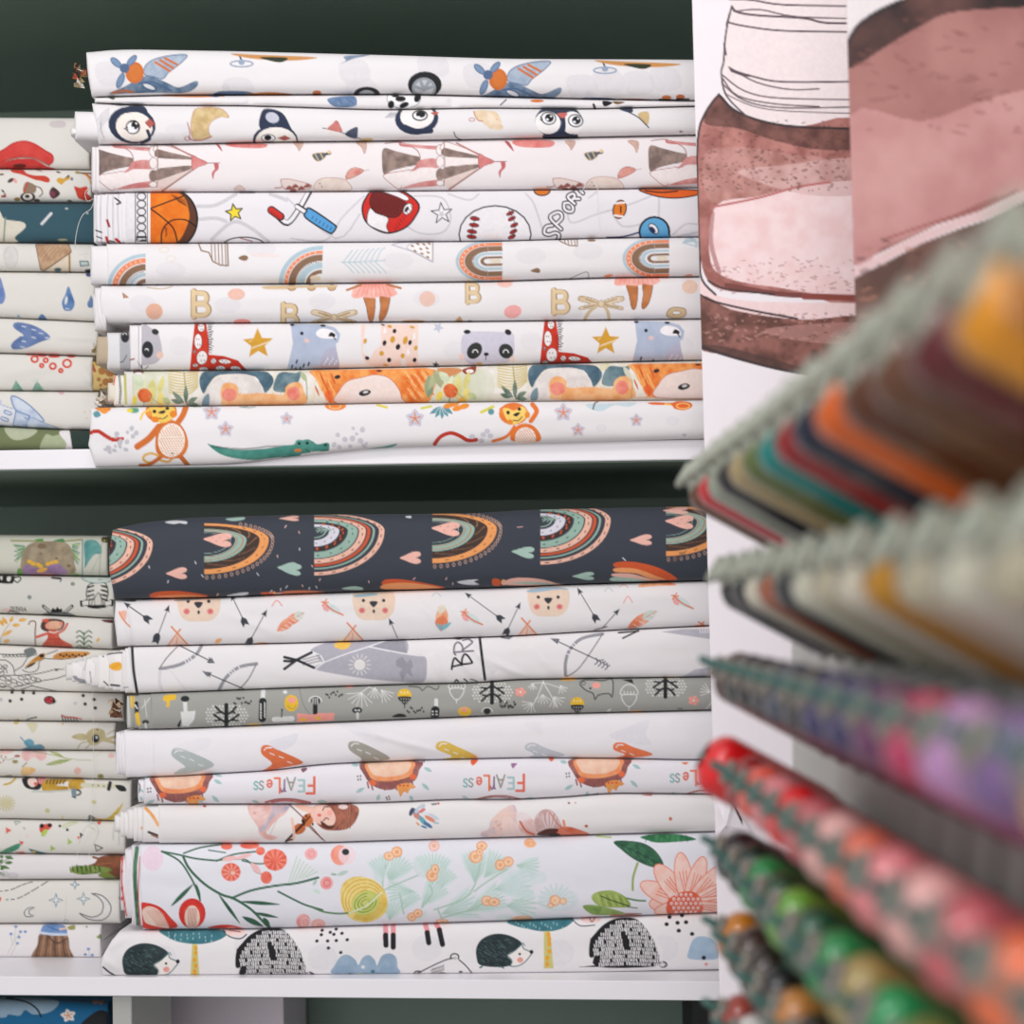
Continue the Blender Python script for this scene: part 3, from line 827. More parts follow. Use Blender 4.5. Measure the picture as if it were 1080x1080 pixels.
def pr_letters(g):
    K = 4.909
    PK, PK2, TN = (232, 194, 178), (240, 186, 180), (214, 188, 148)
    for x, y in ((150, 320), (240, 322), (340, 318), (450, 315), (600, 330), (660, 315)): g.at(0, 0).e(x, y, 14, 9, GHOST, a=.4)
    g.at(90, 250, K)
    g.e(357, 385, 44, 42, (226, 176, 152)).e(782, 296, 45, 30, (232, 188, 172)).e(812, 440, 44, 16, (236, 150, 142)).f([(194, 290), (222, 312), (198, 314)], (210, 140, 90), sm=0, ol=(110, 70, 50), lw=3)
    wood_b(g, 558, 282, 130); wood_b(g, 1022, 348, 120)
    g.s_([(320, 262), (400, 268), (450, 256)], 5, (190, 170, 130))
    g.f([(925, 254), (1090, 252), (1080, 268), (940, 270)], TN)
    g.at(300, 250, K)
    for x in (38, 140, 245): g.e(x, 262, 20, 15, (206, 170, 120), ol=(130, 96, 64), lw=4)
    g.s_([(0, 258), (270, 254)], 12, TN, sm=0)

    def bow(x0, y0, k=1):
        g.at(x0, y0, K)
        for sx in (-1, 1):
            g.f([(0, -8), (sx * 50, -30), (sx * 108, -40), (sx * 116, -18), (sx * 60, 0), (sx * 112, 18), (sx * 106, 30), (sx * 50, 20), (0, 8)], ((206, 182, 148), (226, 208, 180)), ol=(150, 126, 92), lw=3)
            g.s_([(sx * 20, -6), (sx * 80, -26)], 5, (150, 124, 90)).s_([(sx * 20, 4), (sx * 90, 20)], 5, (140, 116, 84))
        if k: g.s_([(-20, 10), (-60, 40), (-85, 80)], 17, (206, 184, 150)).s_([(14, 10), (34, 40), (42, 84)], 17, (206, 184, 150))
        g.e(0, 0, 15, 18, (222, 202, 172), ol=(160, 134, 100), lw=3)
    bow(352.5, 335, 0); bow(634, 320.5)

    def legs(x0, y0, top):
        g.at(x0, y0, K)
        LG = ((178, 106, 58), (200, 130, 80))
        g.f([(-52, 70), (0, 70), (6, 110), (0, 170), (-10, 196), (-26, 190), (-40, 120)], LG, ol=(110, 62, 40), lw=3)
        g.f([(32, 66), (80, 66), (76, 120), (60, 170), (36, 196), (26, 180), (34, 120)], LG, ol=(110, 62, 40), lw=3)
        g.f([(-80, 0), (80, 0), (110, 34), (120, 54), (80, 72), (40, 66), (0, 76), (-50, 72), (-100, 76), (-116, 56)], ((236, 162, 148), (242, 190, 178)))
        for k in range(8): g.s_([(-60 + k * 17, 4), (-90 + k * 25, 62)], 3, (222, 132, 120))
        if top: g.s_([(-70, 8), (-140, 34)], 12, (186, 120, 76)).s_([(70, 6), (138, 24)], 12, (186, 120, 76))
    legs(394.5, 299, 1); legs(671.5, 286, 0)
    g.at(300, 250, K).e(740, 320, 42, 40, (230, 194, 180))
    wood_b(g, 945, 240, 100)
    g.f([(880, 436), (908, 408), (925, 436)], (200, 160, 110), sm=0).e(905, 440, 16, 6, INK).e(960, 440, 16, 8, INK).f([(620, 432), (700, 430), (720, 440), (620, 444)], (196, 156, 110))
    g.at(520, 250, K)
    wood_b(g, 312, 276, 120)
    g.e(62, 240, 40, 22, (238, 196, 184)).e(102, 386, 46, 34, (240, 172, 168), -10).e(1020, 258, 42, 36, (234, 200, 182))
    g.f([(900, 410), (920, 368), (990, 370), (996, 404), (960, 420)], TN, ol=(140, 110, 70), lw=4).e(950, 392, 22, 10, (240, 236, 234), ol=(150, 120, 80), lw=3)
    g.s_([(190, 222), (340, 216)], 8, (180, 140, 100))


def giraffe_red(g):
    RD = ((190, 44, 26), (206, 58, 34))
    g.f([(566, 56), (626, 54), (640, 150), (640, 216), (720, 224), (790, 246), (845, 306), (540, 306), (552, 180)], RD, sm=0)
    for x, y, rx, ry, r in ((600, 76, 18, 22, 0), (584, 148, 20, 40, 0), (604, 232, 28, 36, 10), (664, 250, 14, 14, 0), (722, 252, 32, 12, 5), (570, 272, 14, 10, 0), (700, 288, 26, 14, 0), (612, 292, 24, 12, 0), (780, 290, 30, 14, 10), (566, 200, 6, 10, 0)):
        g.e(x, y, rx, ry, (238, 232, 230), r, ol=(120, 24, 16), lw=3)
        for k in range(4): g.e(x - rx * .4 + k * rx * .28, y + ry * (.4 if k % 2 else -.3), 2.5, 3.5, (50, 40, 44), n=6)
    for k in range(11): g.s_([(634, 64 + k * 13), (662 - (k % 3) * 6, 56 + k * 13)], 4, INK).s_([(640, 70 + k * 13), (654, 78 + k * 13)], 3, INK)


def pr_panda(g):
    K = 4.909
    for x, y in ((190, 365), (480, 370), (560, 360), (720, 365)): g.at(0, 0).e(x, y, 12, 10, GHOST, a=.3)
    OC = (210, 156, 50)
    g.at(90, 330, K)
    g.f([(292, 70), (340, 78), (376, 104), (396, 180), (392, 230), (360, 262), (300, 272), (285, 270)], (188, 184, 192))
    g.e(322, 190, 30, 44, (42, 44, 48), 0).e(318, 192, 10, 8, (232, 232, 236)).e(317, 196, 8, 7, (42, 44, 48)).e(362, 98, 19, 15, (46, 48, 52), 20).e(386, 218, 18, 20, (230, 196, 182)).s_([(310, 290), (326, 276)], 4, INK)
    g.f([(262, 240), (290, 262), (296, 296)], (90, 90, 96))
    giraffe_red(g)
    g.star(894, 160, 82, OC, rot=-92, q=.45)
    for k in range(12): g.s_([(850 + k * 8, 150 + (k * 37) % 40), (862 + k * 8, 140 + (k * 37) % 40)], 3, (236, 222, 190))
    g.at(520, 330, K)
    g.at(520, 330, K, dx=-61.1, dy=-3); giraffe_red(g)
    g.at(520, 330, K)
    g.star(584, 148, 76, OC, rot=-90, q=.45)
    for k in range(12): g.s_([(545 + k * 8, 138 + (k * 37) % 40), (556 + k * 8, 128 + (k * 37) % 40)], 3, (240, 226, 192))

    def hippo(dx, dy):
        g.at(300, 330, K, dx=dx, dy=dy)
        g.f([(32, 56), (200, 60), (262, 76), (290, 110), (280, 150), (266, 160), (282, 290), (14, 290), (44, 160)], ((172, 184, 206), (182, 192, 212)), sm=0)
        g.f([(190, 290), (196, 230), (220, 190), (258, 180), (276, 220), (278, 290)], (182, 180, 200))
        g.f([(166, 98), (196, 80), (250, 92), (270, 118), (262, 132), (200, 132), (168, 118)], (242, 238, 240))
        g.f([(228, 120), (240, 100), (262, 110), (262, 124), (246, 122)], INK).s_([(252, 122), (266, 140)], 5, INK).e(90, 106, 9, 9, INK).e(116, 144, 13, 11, (230, 196, 190)).e(40, 62, 12, 6, INK).e(200, 66, 14, 6, INK)
        for x, y in ((66, 245), (42, 272), (60, 285), (102, 266), (84, 282), (128, 258)): g.s_([(x, y), (x - 5, y + 14)], 8, INK, sm=0)
        for k in range(8): g.s_([(205 + k * 9, 270 - (k % 3) * 14), (207 + k * 9, 260 - (k % 3) * 14)], 4, (236, 236, 240))
    hippo(0, 0)
    hippo(363, -3)
    g.at(300, 330, K)
    g.f([(396, 60), (420, 60), (412, 130), (404, 200), (440, 240), (470, 190), (500, 170), (500, 60), (694, 60), (690, 280), (630, 284), (628, 240), (605, 240), (600, 284), (480, 284), (420, 260), (400, 220)], (240, 212, 200), sm=0)
    for x, y, rx, ry, c in ((418, 146, 9, 14, OC), (428, 234, 12, 10, INK), (545, 70, 12, 8, OC), (570, 94, 10, 12, INK), (518, 156, 10, 15, INK), (560, 138, 13, 18, OC), (588, 176, 12, 16, INK), (626, 142, 12, 22, OC), (650, 154, 9, 14, INK), (680, 182, 9, 13, OC), (503, 210, 12, 13, OC), (542, 244, 11, 12, INK), (612, 222, 10, 13, OC), (674, 244, 10, 12, INK), (524, 270, 14, 6, OC), (662, 74, 14, 6, OC), (510, 62, 10, 4, INK)): g.e(x, y, rx, ry, c, 15, n=12)
    for x, y in ((672, 120), (520, 90), (640, 200)): g.f([(x - 8, y + 14), (x, y - 18), (x + 8, y + 12)], (240, 236, 236))
    g.star(796, 76, 30, (192, 196, 212), rot=80, sm=0).star(784, 270, 20, (60, 60, 64), rot=-80)

    # panda face
    g.at(300, 330, K)
    g.f([(918, 130), (950, 100), (1020, 96), (1100, 98), (1180, 104), (1190, 150), (1190, 200), (1160, 256), (1050, 266), (960, 262), (920, 220)], (206, 202, 216))
    g.e(984, 196, 36, 46, (48, 52, 48), 35).e(1147, 198, 36, 40, (48, 52, 48), -35).e(946, 98, 18, 11, (36, 36, 40)).e(1158, 100, 18, 14, (36, 36, 40), 30)
    for x in (988, 1146): g.ring(x, 205, 13, 14, 5, (240, 240, 244), a0=180, a1=360)
    g.e(1045, 214, 13, 9, INK).s_([(1045, 216), (1042, 244)], 4, INK).e(918, 228, 16, 18, (236, 208, 200)).e(1180, 240, 14, 16, (240, 216, 204))
    g.e(1010, 262, 16, 6, OC)


def bear_pair(g):
    g.f([(590, 360), (606, 310), (660, 300), (900, 300), (960, 320), (974, 360), (940, 410), (910, 415), (880, 330), (700, 320), (640, 370), (612, 418)], ((66, 94, 110), (92, 120, 134)))
    g.f([(610, 480), (622, 410), (680, 340), (780, 316), (860, 326), (910, 370), (930, 420), (960, 480)], ((214, 206, 202), (232, 226, 220)))
    g.f([(640, 420), (612, 440), (604, 480), (640, 480)], (120, 142, 152))
    g.f([(974, 400), (990, 330), (1020, 306), (1085, 312), (1120, 306), (1090, 380), (1040, 410)], ((84, 112, 124), (120, 144, 150)))
    g.f([(700, 400), (720, 366), (760, 362), (790, 384), (800, 420), (900, 416), (960, 420), (1026, 424), (1038, 384), (1070, 362), (1110, 362), (1130, 400), (1120, 480), (740, 482), (706, 450)], ((232, 164, 104), (240, 190, 140)))
    g.e(745, 424, 39, 34, ((226, 120, 104), (236, 150, 132))).e(1078, 418, 34, 36, ((226, 120, 104), (236, 150, 132)))
    for k in range(16): g.s_([(800 + k * 14, 426), (804 + k * 14, 412 + (k % 3) * 4)], 4, (236, 176, 116))


def lion(g):
    g.f([(130, 300), (240, 294), (460, 292), (640, 288), (740, 286), (800, 310), (780, 380), (740, 470), (640, 470), (180, 470), (230, 462), (190, 400), (160, 340)], ((226, 118, 48), (240, 166, 92)))
    for k in range(26):
        x = 150 + (k * 41) % 110; y = 306 + (k * 29) % 120; g.s_([(x, y), (x + 16, y + 34)], 5, ((206, 88, 36) if k % 2 else (244, 184, 116)))
    for k in range(26):
        x = 620 + (k * 37) % 130; y = 300 + (k * 23) % 130; g.s_([(x, y), (x + 26, y + 30)], 6, ((214, 96, 42) if k % 2 else (246, 190, 130)))
    g.f([(276, 470), (286, 400), (330, 352), (400, 334), (470, 320), (540, 336), (590, 390), (606, 440), (600, 472)], (236, 218, 210), ol=(200, 120, 80), lw=4)
    g.e(274, 332, 16, 10, (44, 40, 44), -15).e(490, 300, 15, 5, (44, 40, 44)).e(416, 414, 30, 14, (40, 40, 44), -12, ol=(30, 30, 34), lw=3).e(420, 410, 14, 6, (220, 216, 216), -12)
    g.f([(206, 420), (236, 400), (252, 440), (232, 464)], (226, 84, 40), a=.7)


def fern(g, x0, y0):
    g.at(x0, y0, 4.909)
    g.s_([(0, -90), (6, -30), (16, 80)], 5, (96, 104, 80))
    for k in range(9): g.s_([(2 + k, -84 + k * 14), (-40, -92 + k * 15), (-78, -94 + k * 13)], 6, (206, 186, 110)).s_([(2 + k, -84 + k * 14), (40, -90 + k * 13), (72, -96 + k * 10)], 6, (198, 178, 98))
    for x, y, x2, y2 in ((0, 70, -60, 10), (-10, 70, -66, 52), (10, 70, 10, -20), (20, 66, 70, 40), (16, 74, 74, 78)): g.leaf(x, y, x2, y2, 24, ((88, 110, 96), (130, 146, 130)))


def pr_bears(g):
    K = 4.909
    g.at(0, 0).f([(110, 385), (745, 370), (745, 432), (110, 436)], ((222, 216, 196), (236, 232, 226)), sm=0, a=.8)
    for x in (135, 150, 165, 470, 480, 497, 505, 650): g.at(0, 0).e(x, 410, 16, 22, (198, 206, 178), 20, a=.35)

    def bouquet(dx, dy):
        g.at(90, 330, K, dx=dx, dy=dy)
        for a, b, c, d, w, col in ((250, 470, 320, 350, 44, (214, 214, 176)), (340, 470, 350, 340, 50, (206, 200, 130)), (380, 420, 405, 326, 30, (206, 196, 120)), (390, 480, 392, 410, 40, (222, 206, 120)), (240, 480, 262, 430, 34, (226, 200, 90)), (440, 470, 400, 440, 30, (180, 190, 140)), (300, 380, 250, 330, 40, (196, 206, 176))): g.leaf(a, b, c, d, w, (col, tuple(min(255, v + 16) for v in col)))
        g.f([(270, 425), (285, 396), (320, 394), (346, 426), (330, 460), (290, 460)], ((206, 84, 44), (226, 120, 64))).s_([(306, 456), (300, 486)], 4, (120, 130, 90)).s_([(330, 430), (380, 470)], 4, (160, 170, 120))
    bouquet(0, 0); bouquet(322.5, -5)
    g.at(90, 330, K); g.f([(100, 300), (110, 480), (60, 460)], (150, 170, 90), a=.4)
    fern(g, 194, 411); fern(g, 541, 405)
    g.at(90, 330, K); bear_pair(g)
    g.at(90, 330, K, dx=346.5, dy=-6.5); bear_pair(g)
    g.at(300, 330, K); lion(g)
    g.at(300, 330, K, dx=335.5 + 1, dy=-6.5); lion(g)
    g.at(300, 330, K)
    g.s_([(84, 308), (112, 350), (118, 450)], 5, (150, 160, 120)).leaf(84, 306, 116, 356, 26, (176, 186, 146)).s_([(160, 340), (150, 460)], 4, (230, 200, 160))
    for a, b, c, d, w, col in ((740, 430, 750, 320, 40, (150, 164, 128)), (750, 400, 800, 290, 40, (176, 180, 140)), (830, 400, 770, 300, 36, (166, 170, 130)), (845, 340, 900, 290, 40, (176, 186, 160)), (740, 440, 770, 380, 24, (130, 150, 120)), (900, 470, 940, 440, 40, (240, 180, 70))): g.leaf(a, b, c, d, w, col)
    g.f([(820, 400), (860, 350), (920, 350), (950, 390), (880, 430), (830, 430)], (196, 204, 180), a=.6)
    g.f([(790, 290), (880, 284), (920, 300), (850, 330)], (206, 140, 90)).f([(920, 296), (960, 280), (992, 276), (984, 312), (940, 318)], (150, 60, 44)).e(960, 302, 20, 10, (240, 235, 230))
    bouquet(322.5, -5)
    g.at(520, 330, K).s_([(676, 278), (700, 320), (722, 360), (716, 440)], 4, (150, 160, 120)).leaf(676, 278, 716, 346, 26, (206, 206, 186))
    g.f([(560, 268), (600, 262), (590, 290), (556, 300)], (214, 206, 160), a=.7)
    g.at(90, 330, K).e(275, 306, 28, 14, (130, 84, 64)).e(275, 314, 20, 7, (235, 230, 228))


def monkey(g, part=False):
    OR, YL = ((206, 108, 44), (216, 122, 54)), (238, 200, 96)
    g.s_([(380, 590), (330, 650), (270, 692)], 34, (208, 112, 48)) if not part else None
    g.s_([(470, 580), (505, 530), (520, 486)], 30, (208, 112, 48)).s_([(505, 530), (522, 500)], 20, (208, 112, 48))
    g.ring(340, 752, 40, 24, 12, (220, 170, 70), a0=90, a1=400).s_([(380, 760), (430, 770), (460, 740)], 12, (214, 160, 70))
    g.s_([(400, 740), (330, 786), (285, 790)], 20, (196, 104, 44)).s_([(490, 740), (512, 766), (530, 788)], 24, (196, 104, 44))
    g.f([(378, 580), (430, 556), (480, 566), (520, 620), (532, 690), (500, 744), (440, 756), (384, 740), (362, 690)], OR)
    g.e(446, 660, 70, 88, (242, 230, 218), 4)
    for i in range(10):
        for j in range(13):
            x, y = 384 + i * 14 + (j % 2) * 7, 582 + j * 13
            if ((x - 446) / 64) ** 2 + ((y - 660) / 82) ** 2 < 1: g.s_([(x, y), (x + 3, y + 5)], 4, (214, 130, 80), sm=0)
    g.e(392, 510, 82, 58, OR).f([(330, 500), (350, 476), (388, 490), (440, 476), (464, 500), (460, 540), (410, 568), (364, 560)], YL)
    g.e(332, 520, 14, 16, (232, 150, 60)).e(362, 552, 20, 16, (226, 130, 40)).e(456, 524, 20, 18, (226, 130, 40))
    g.f([(376, 518), (396, 506), (416, 506), (404, 522)], INK).e(358, 510, 10, 9, INK).e(424, 494, 10, 9, INK).s_([(384, 546), (404, 548), (426, 532)], 5, INK)
    g.s_([(330, 500), (300, 520), (286, 550)], 12, YL)
    g.e(450, 728, 6, 4, INK)


def flower5(g, x, y, r, c1=(200, 198, 212), c2=(222, 126, 60)):
    for k in range(5):
        t = math.radians(-90 + 72 * k); g.leaf(x, y, x + r * math.cos(t), y + r * math.sin(t), r * .72, c1)
    for k in range(5):
        t = math.radians(-90 + 72 * k); g.s_([(x, y), (x + r * .6 * math.cos(t), y + r * .6 * math.sin(t))], r * .12, c2, sm=0)


def worm(g, P, w):
    P = crom(np.array(P, float), False, 8)
    n = len(P); L = np.r_[0, np.cumsum(np.linalg.norm(np.diff(P, axis=0), axis=1))]
    for k in range(5):
        a, b = L[-1] * (k + .06) / 5, L[-1] * (k + .86) / 5
        q = [(np.interp(t, L, P[:, 0]), np.interp(t, L, P[:, 1])) for t in np.linspace(a, b, 4)]
        g.s_(q, w, (186, 52, 36), sm=0)


def pr_monkey(g):
    K = 4.909
    BLU = (92, 152, 160)
    g.at(90, 330, K)
    g.e(60, 465, 34, 18, (90, 150, 160)).e(50, 475, 16, 12, (236, 206, 80)).e(90, 490, 44, 22, (232, 140, 50), 10).e(130, 476, 40, 14, (222, 120, 44), 5).leaf(40, 520, 80, 530, 36, (96, 150, 160)).e(98, 506, 22, 16, (236, 150, 60))
    worm(g, [(22, 622), (64, 612), (110, 640), (150, 658), (196, 650)], 20)
    for x, y, rx, ry in ((163, 628, 14, 14), (218, 618, 9, 9), (240, 598, 12, 14), (264, 622, 12, 14), (246, 640, 12, 12), (120, 700, 16, 14), (104, 708, 12, 8), (150, 712, 14, 9), (210, 708, 14, 10), (180, 670, 14, 18), (216, 668, 12, 14), (126, 720, 12, 10), (156, 690, 8, 8), (180, 694, 10, 8)): g.e(x, y, rx, ry, (190, 190, 196), 25, n=12)
    monkey(g)
    g.f([(220, 498), (250, 492), (276, 496), (270, 516), (232, 516)], (96, 160, 130)).e(230, 505, 16, 10, (230, 214, 60))
    flower5(g, 654, 512, 50); flower5(g, 726, 602, 44); flower5(g, 1042, 548, 36)
    g.s_([(800, 486), (850, 490), (880, 484)], 8, (160, 180, 180)).s_([(820, 490), (840, 480)], 4, (90, 110, 110)).s_([(560, 484), (600, 482)], 8, (130, 150, 120))
    # crocodile
    g.f([(634, 680), (680, 690), (780, 708), (900, 706), (1000, 694), (1085, 684), (1120, 690), (1140, 700), (1110, 740), (1080, 744), (960, 752), (870, 762), (760, 750), (690, 726)], ((66, 136, 124), (84, 152, 138)), tex=.1)
    for k in range(46): g.s_([(660 + k * 9.4, 693 + 14 * math.sin(min(1, k / 30) * 3.1)), (663 + k * 9.4, 688 + 14 * math.sin(min(1, k / 30) * 3.1))], 5, (40, 56, 56), sm=0)
    g.at(300, 330, K)
    g.f([(-20, 690), (40, 684), (80, 660), (140, 662), (170, 680), (226, 672), (232, 700), (220, 716), (130, 724), (60, 734), (-10, 748)], ((66, 136, 124), (84, 152, 138)))
    g.e(76, 672, 20, 16, (84, 150, 138)).e(118, 670, 22, 16, (84, 150, 138)).e(76, 676, 8, 8, INK).e(118, 674, 8, 8, INK).e(212, 684, 8, 6, INK).e(70, 712, 20, 8, (222, 130, 60))
    g.s_([(108, 704), (126, 716), (160, 720), (226, 712)], 3, INK)
    for k in range(9): g.f([(134 + k * 10, 718), (139 + k * 10, 726), (144 + k * 10, 717)], (244, 244, 244), sm=0)
    for x, y, rx, ry in ((276, 632, 13, 12), (313, 655, 15, 14), (352, 650, 15, 16), (394, 662, 16, 14), (356, 598, 10, 9), (404, 605, 14, 15), (374, 627, 9, 9), (257, 682, 12, 15), (284, 694, 13, 11), (340, 690, 12, 10), (412, 688, 16, 10), (425, 676, 8, 8)): g.e(x, y, rx, ry, (198, 196, 204), 30, n=12)
    g.e(264, 478, 56, 28, (232, 132, 50)).ring(262, 482, 30, 14, 5, (246, 200, 150)).s_([(480, 476), (530, 490)], 12, (222, 206, 70))
    flower5(g, 676, 546, 50); flower5(g, 12, 548, 30)
    for a, b in ((750, 524), (780, 542), (815, 550), (846, 538), (872, 524)): g.leaf(820, 484, a, b, 26, (96, 146, 156), ol=(230, 235, 235), lw=2)
    for x, y in ((850, 480), (880, 470), (896, 494), (930, 484)): g.e(x, y, 28, 14, (232, 142, 50), -15)
    g.s_([(710, 494), (760, 484)], 12, (206, 206, 80)).s_([(1020, 514), (1080, 486)], 16, (214, 206, 80)).e(1070, 512, 16, 16, (96, 146, 156))
    worm(g, [(776, 682), (810, 640), (862, 622), (910, 638), (950, 660), (1000, 656)], 20)
    for x, y in ((972, 640), (1050, 612), (1030, 630), (1066, 636), (1020, 662)): g.e(x, y, 15, 13, (200, 198, 206), 0, n=12)
    g.f([(430, 706), (520, 690), (584, 676), (560, 694), (500, 704)], (90, 156, 144))
    # second monkey
    g.at(520, 330, K)
    OR = ((226, 116, 46), (234, 130, 58))
    g.s_([(0, 664), (70, 640), (110, 590)], 16, (226, 118, 50)).s_([(196, 560), (226, 510), (204, 474)], 24, (226, 118, 50)).s_([(70, 480), (40, 500)], 16, (226, 118, 50))
    g.f([(96, 662), (110, 596), (170, 572), (226, 600), (242, 664)], OR).e(168, 648, 54, 56, (244, 232, 222))
    for i in range(8):
        for j in range(7):
            x, y = 120 + i * 13 + (j % 2) * 6, 600 + j * 11
            if ((x - 168) / 50) ** 2 + ((y - 648) / 52) ** 2 < 1: g.s_([(x, y), (x + 3, y + 5)], 4, (220, 136, 90), sm=0)
    g.e(106, 522, 76, 58, OR).f([(50, 500), (76, 494), (110, 506), (146, 484), (170, 500), (172, 540), (120, 576), (80, 566)], (244, 206, 110))
    g.f([(104, 528), (124, 516), (140, 518), (122, 536)], INK).e(78, 516, 9, 10, INK).e(136, 498, 9, 9, INK).s_([(106, 556), (130, 558), (150, 538)], 5, INK).e(88, 566, 16, 14, (232, 140, 50)).e(178, 528, 14, 18, (232, 140, 50))
    flower5(g, 364, 516, 50); flower5(g, 440, 606, 38); flower5(g, 742, 556, 36)
    g.f([(480, 474), (560, 470), (640, 470), (600, 490), (560, 510), (510, 500)], (196, 214, 220)).f([(620, 470), (740, 464), (700, 486)], (196, 214, 220)).s_([(518, 498), (526, 470), (544, 458)], 6, INK)
    g.f([(800, 466), (840, 462), (920, 466), (960, 456), (1020, 464), (1030, 486), (990, 504), (940, 496), (920, 478), (830, 476)], (228, 104, 44)).ring(984, 482, 34, 14, 5, (250, 206, 120)).s_([(890, 472), (920, 476)], 7, (246, 200, 60))
    g.e(990, 632, 12, 6, (190, 188, 198)).e(930, 560, 34, 24, (222, 219, 224), a=.6).e(560, 596, 28, 20, (222, 219, 224), a=.6)


def pr_plainfold(g):
    g.at(0, 0)
    r = np.random.RandomState(g.seed)
    x0, x1 = g.X.min(), g.X.max()
    for k in range(4):
        x = r.uniform(x0, x1); g.s_([(x, g.Y.min() - 5), (x + r.uniform(-1, 1), g.Y.max() + 5)], .6, (200, 198, 196))


def pr_sportfold(g):
    g.at(70, 145, 4.696)
    for x, c in ((150, INK), (172, (90, 90, 94)), (206, INK), (232, (90, 90, 94)), (258, INK)):
        g.s_([(x, 286), (x - 3, 380), (x + 2, 520)], 3, (150, 150, 152))
    g.s_([(146, 460), (175, 470)], 7, INK).s_([(240, 300), (268, 322), (250, 330)], 8, INK).s_([(202, 410), (212, 440)], 12, (150, 40, 40)).s_([(198, 496), (206, 518)], 14, (180, 40, 36)).s_([(246, 504), (262, 518)], 14, (180, 40, 36)).s_([(150, 490), (176, 500)], 6, INK).s_([(214, 512), (240, 518)], 7, INK)


def pr_pandafold(g):
    g.at(90, 330, 4.909)
    g.f([(176, 104), (226, 96), (232, 300), (180, 300)], (160, 162, 168), sm=0, a=.8).e(206, 124, 22, 30, (40, 42, 46)).ring(204, 112, 9, 8, 4, (230, 230, 230), a0=180, a1=360)
    g.s_([(214, 220), (196, 250), (180, 256)], 4, INK).s_([(232, 244), (252, 238)], 7, (150, 60, 44)).f([(268, 250), (296, 284), (300, 300)], (70, 70, 76)).s_([(228, 66), (232, 300)], 3, (120, 118, 120)).s_([(276, 66), (278, 296)], 4, (170, 168, 172))


def pr_bearfold(g):
    g.at(90, 330, 4.909)
    g.f([(120, 330), (150, 320), (150, 470), (120, 440)], (222, 216, 200), sm=0).s_([(154, 328), (146, 370)], 9, (220, 110, 60)).s_([(176, 330), (182, 400), (178, 466)], 12, (70, 86, 80))
    for k in range(14): g.s_([(170, 336 + k * 10), (184, 332 + k * 10)], 3, (230, 230, 225))
    g.s_([(205, 320), (210, 470)], 14, (190, 190, 110)).s_([(228, 300), (236, 486)], 18, (224, 220, 218))
# ------------------------------------------------------------------ the prints of the lower stack
def bow_rainbow_a(g, x, y, rx=74):
    PK, SG, RD, LV, DK = (236, 186, 166), (150, 180, 166), (204, 88, 50), (214, 212, 222), (62, 48, 46)
    g.at(x, y)
    rt, rb = 17.5, 47.5
    for s1, s2, c in ((.925, 1, PK), (.835, .865, SG), (.755, .80, RD), (.64, .735, PK), (.48, .62, SG), (.375, .455, DK), (.215, .355, LV), (.15, .17, SG)):
        g.band(0, 0, rx, rt + 1, rb, s1, s2, c)
    for s, n, c, wd in ((.96, 15, DK, .9), (.69, 11, DK, .9), (.55, 9, (70, 100, 96), 1.1), (.285, 7, (90, 90, 110), .9), (.415, 9, (206, 92, 54), 1.3), (.39, 8, (206, 92, 54), 1.2)):
        for k in range(n):
            t = math.radians(-72 + 155 * k / (n - 1)); t2 = t + .05
            ry = rt if t < 0 else rb
            g.s_([(rx * s * math.cos(t), ry * s * math.sin(t)), (rx * s * math.cos(t2), ry * s * math.sin(t2) + .3)], wd, c, sm=0)
    g.s_([(2, 0), (18, -1)], .8, SG)
    for k in range(4): g.s_([(3 + k * 4, -2.5), (6 + k * 4, -.5), (3 + k * 4, 2)], .8, SG)


def bow_rainbow_b(g, x, y, rx=68, top=1):
    OR, SG, DK, RB = (236, 160, 96), (150, 182, 170), (70, 54, 48), (190, 122, 84)
    g.at(x, y)
    rt, rb = 17.0, 36.5
    a0 = -90 if top else 0
    for s1, s2, c in ((.86, 1, OR), (.66, .85, DK), (.48, .655, SG), (.59, .61, RB), (.50, .515, RB), (.40, .41, SG)):
        g.band(0, 0, rx, rt, rb, s1, s2, c, a0=a0)
    for k in range(60):
        t = math.radians(-60 + 148 * ((k * 37) % 60) / 60); s = .69 + .14 * ((k * 23) % 10) / 10
        ry = rt if t < 0 else rb
        g.e(rx * s * math.cos(t), ry * s * math.sin(t), .7, .5, (150, 106, 76), n=6)
    for k in range(9):
        t = math.radians(-50 + 140 * k / 9); ry = rt if t < 0 else rb
        g.s_([(rx * .93 * math.cos(t), ry * .93 * math.sin(t)), (rx * .93 * math.cos(t + .05), ry * .93 * math.sin(t + .05))], .9, (140, 84, 50), sm=0)
    for k in range(28):
        t = math.radians(-58 + 146 * k / 27); ry = rt if t < 0 else rb
        g.ring(rx * 1.06 * math.cos(t), ry * 1.07 * math.sin(t) + (1.0 if t > 0 else -.5), 1.2, 1.8, .6, (206, 168, 150))
    if top: g.heart(14, 0, 30, 16, (238, 184, 170), 4)
    for k in range(5): g.s_([(8 + k * 4, -2 + (k % 2) * 4), (9 + k * 4, -2.2 + (k % 2) * 4)], .6, (176, 120, 112))


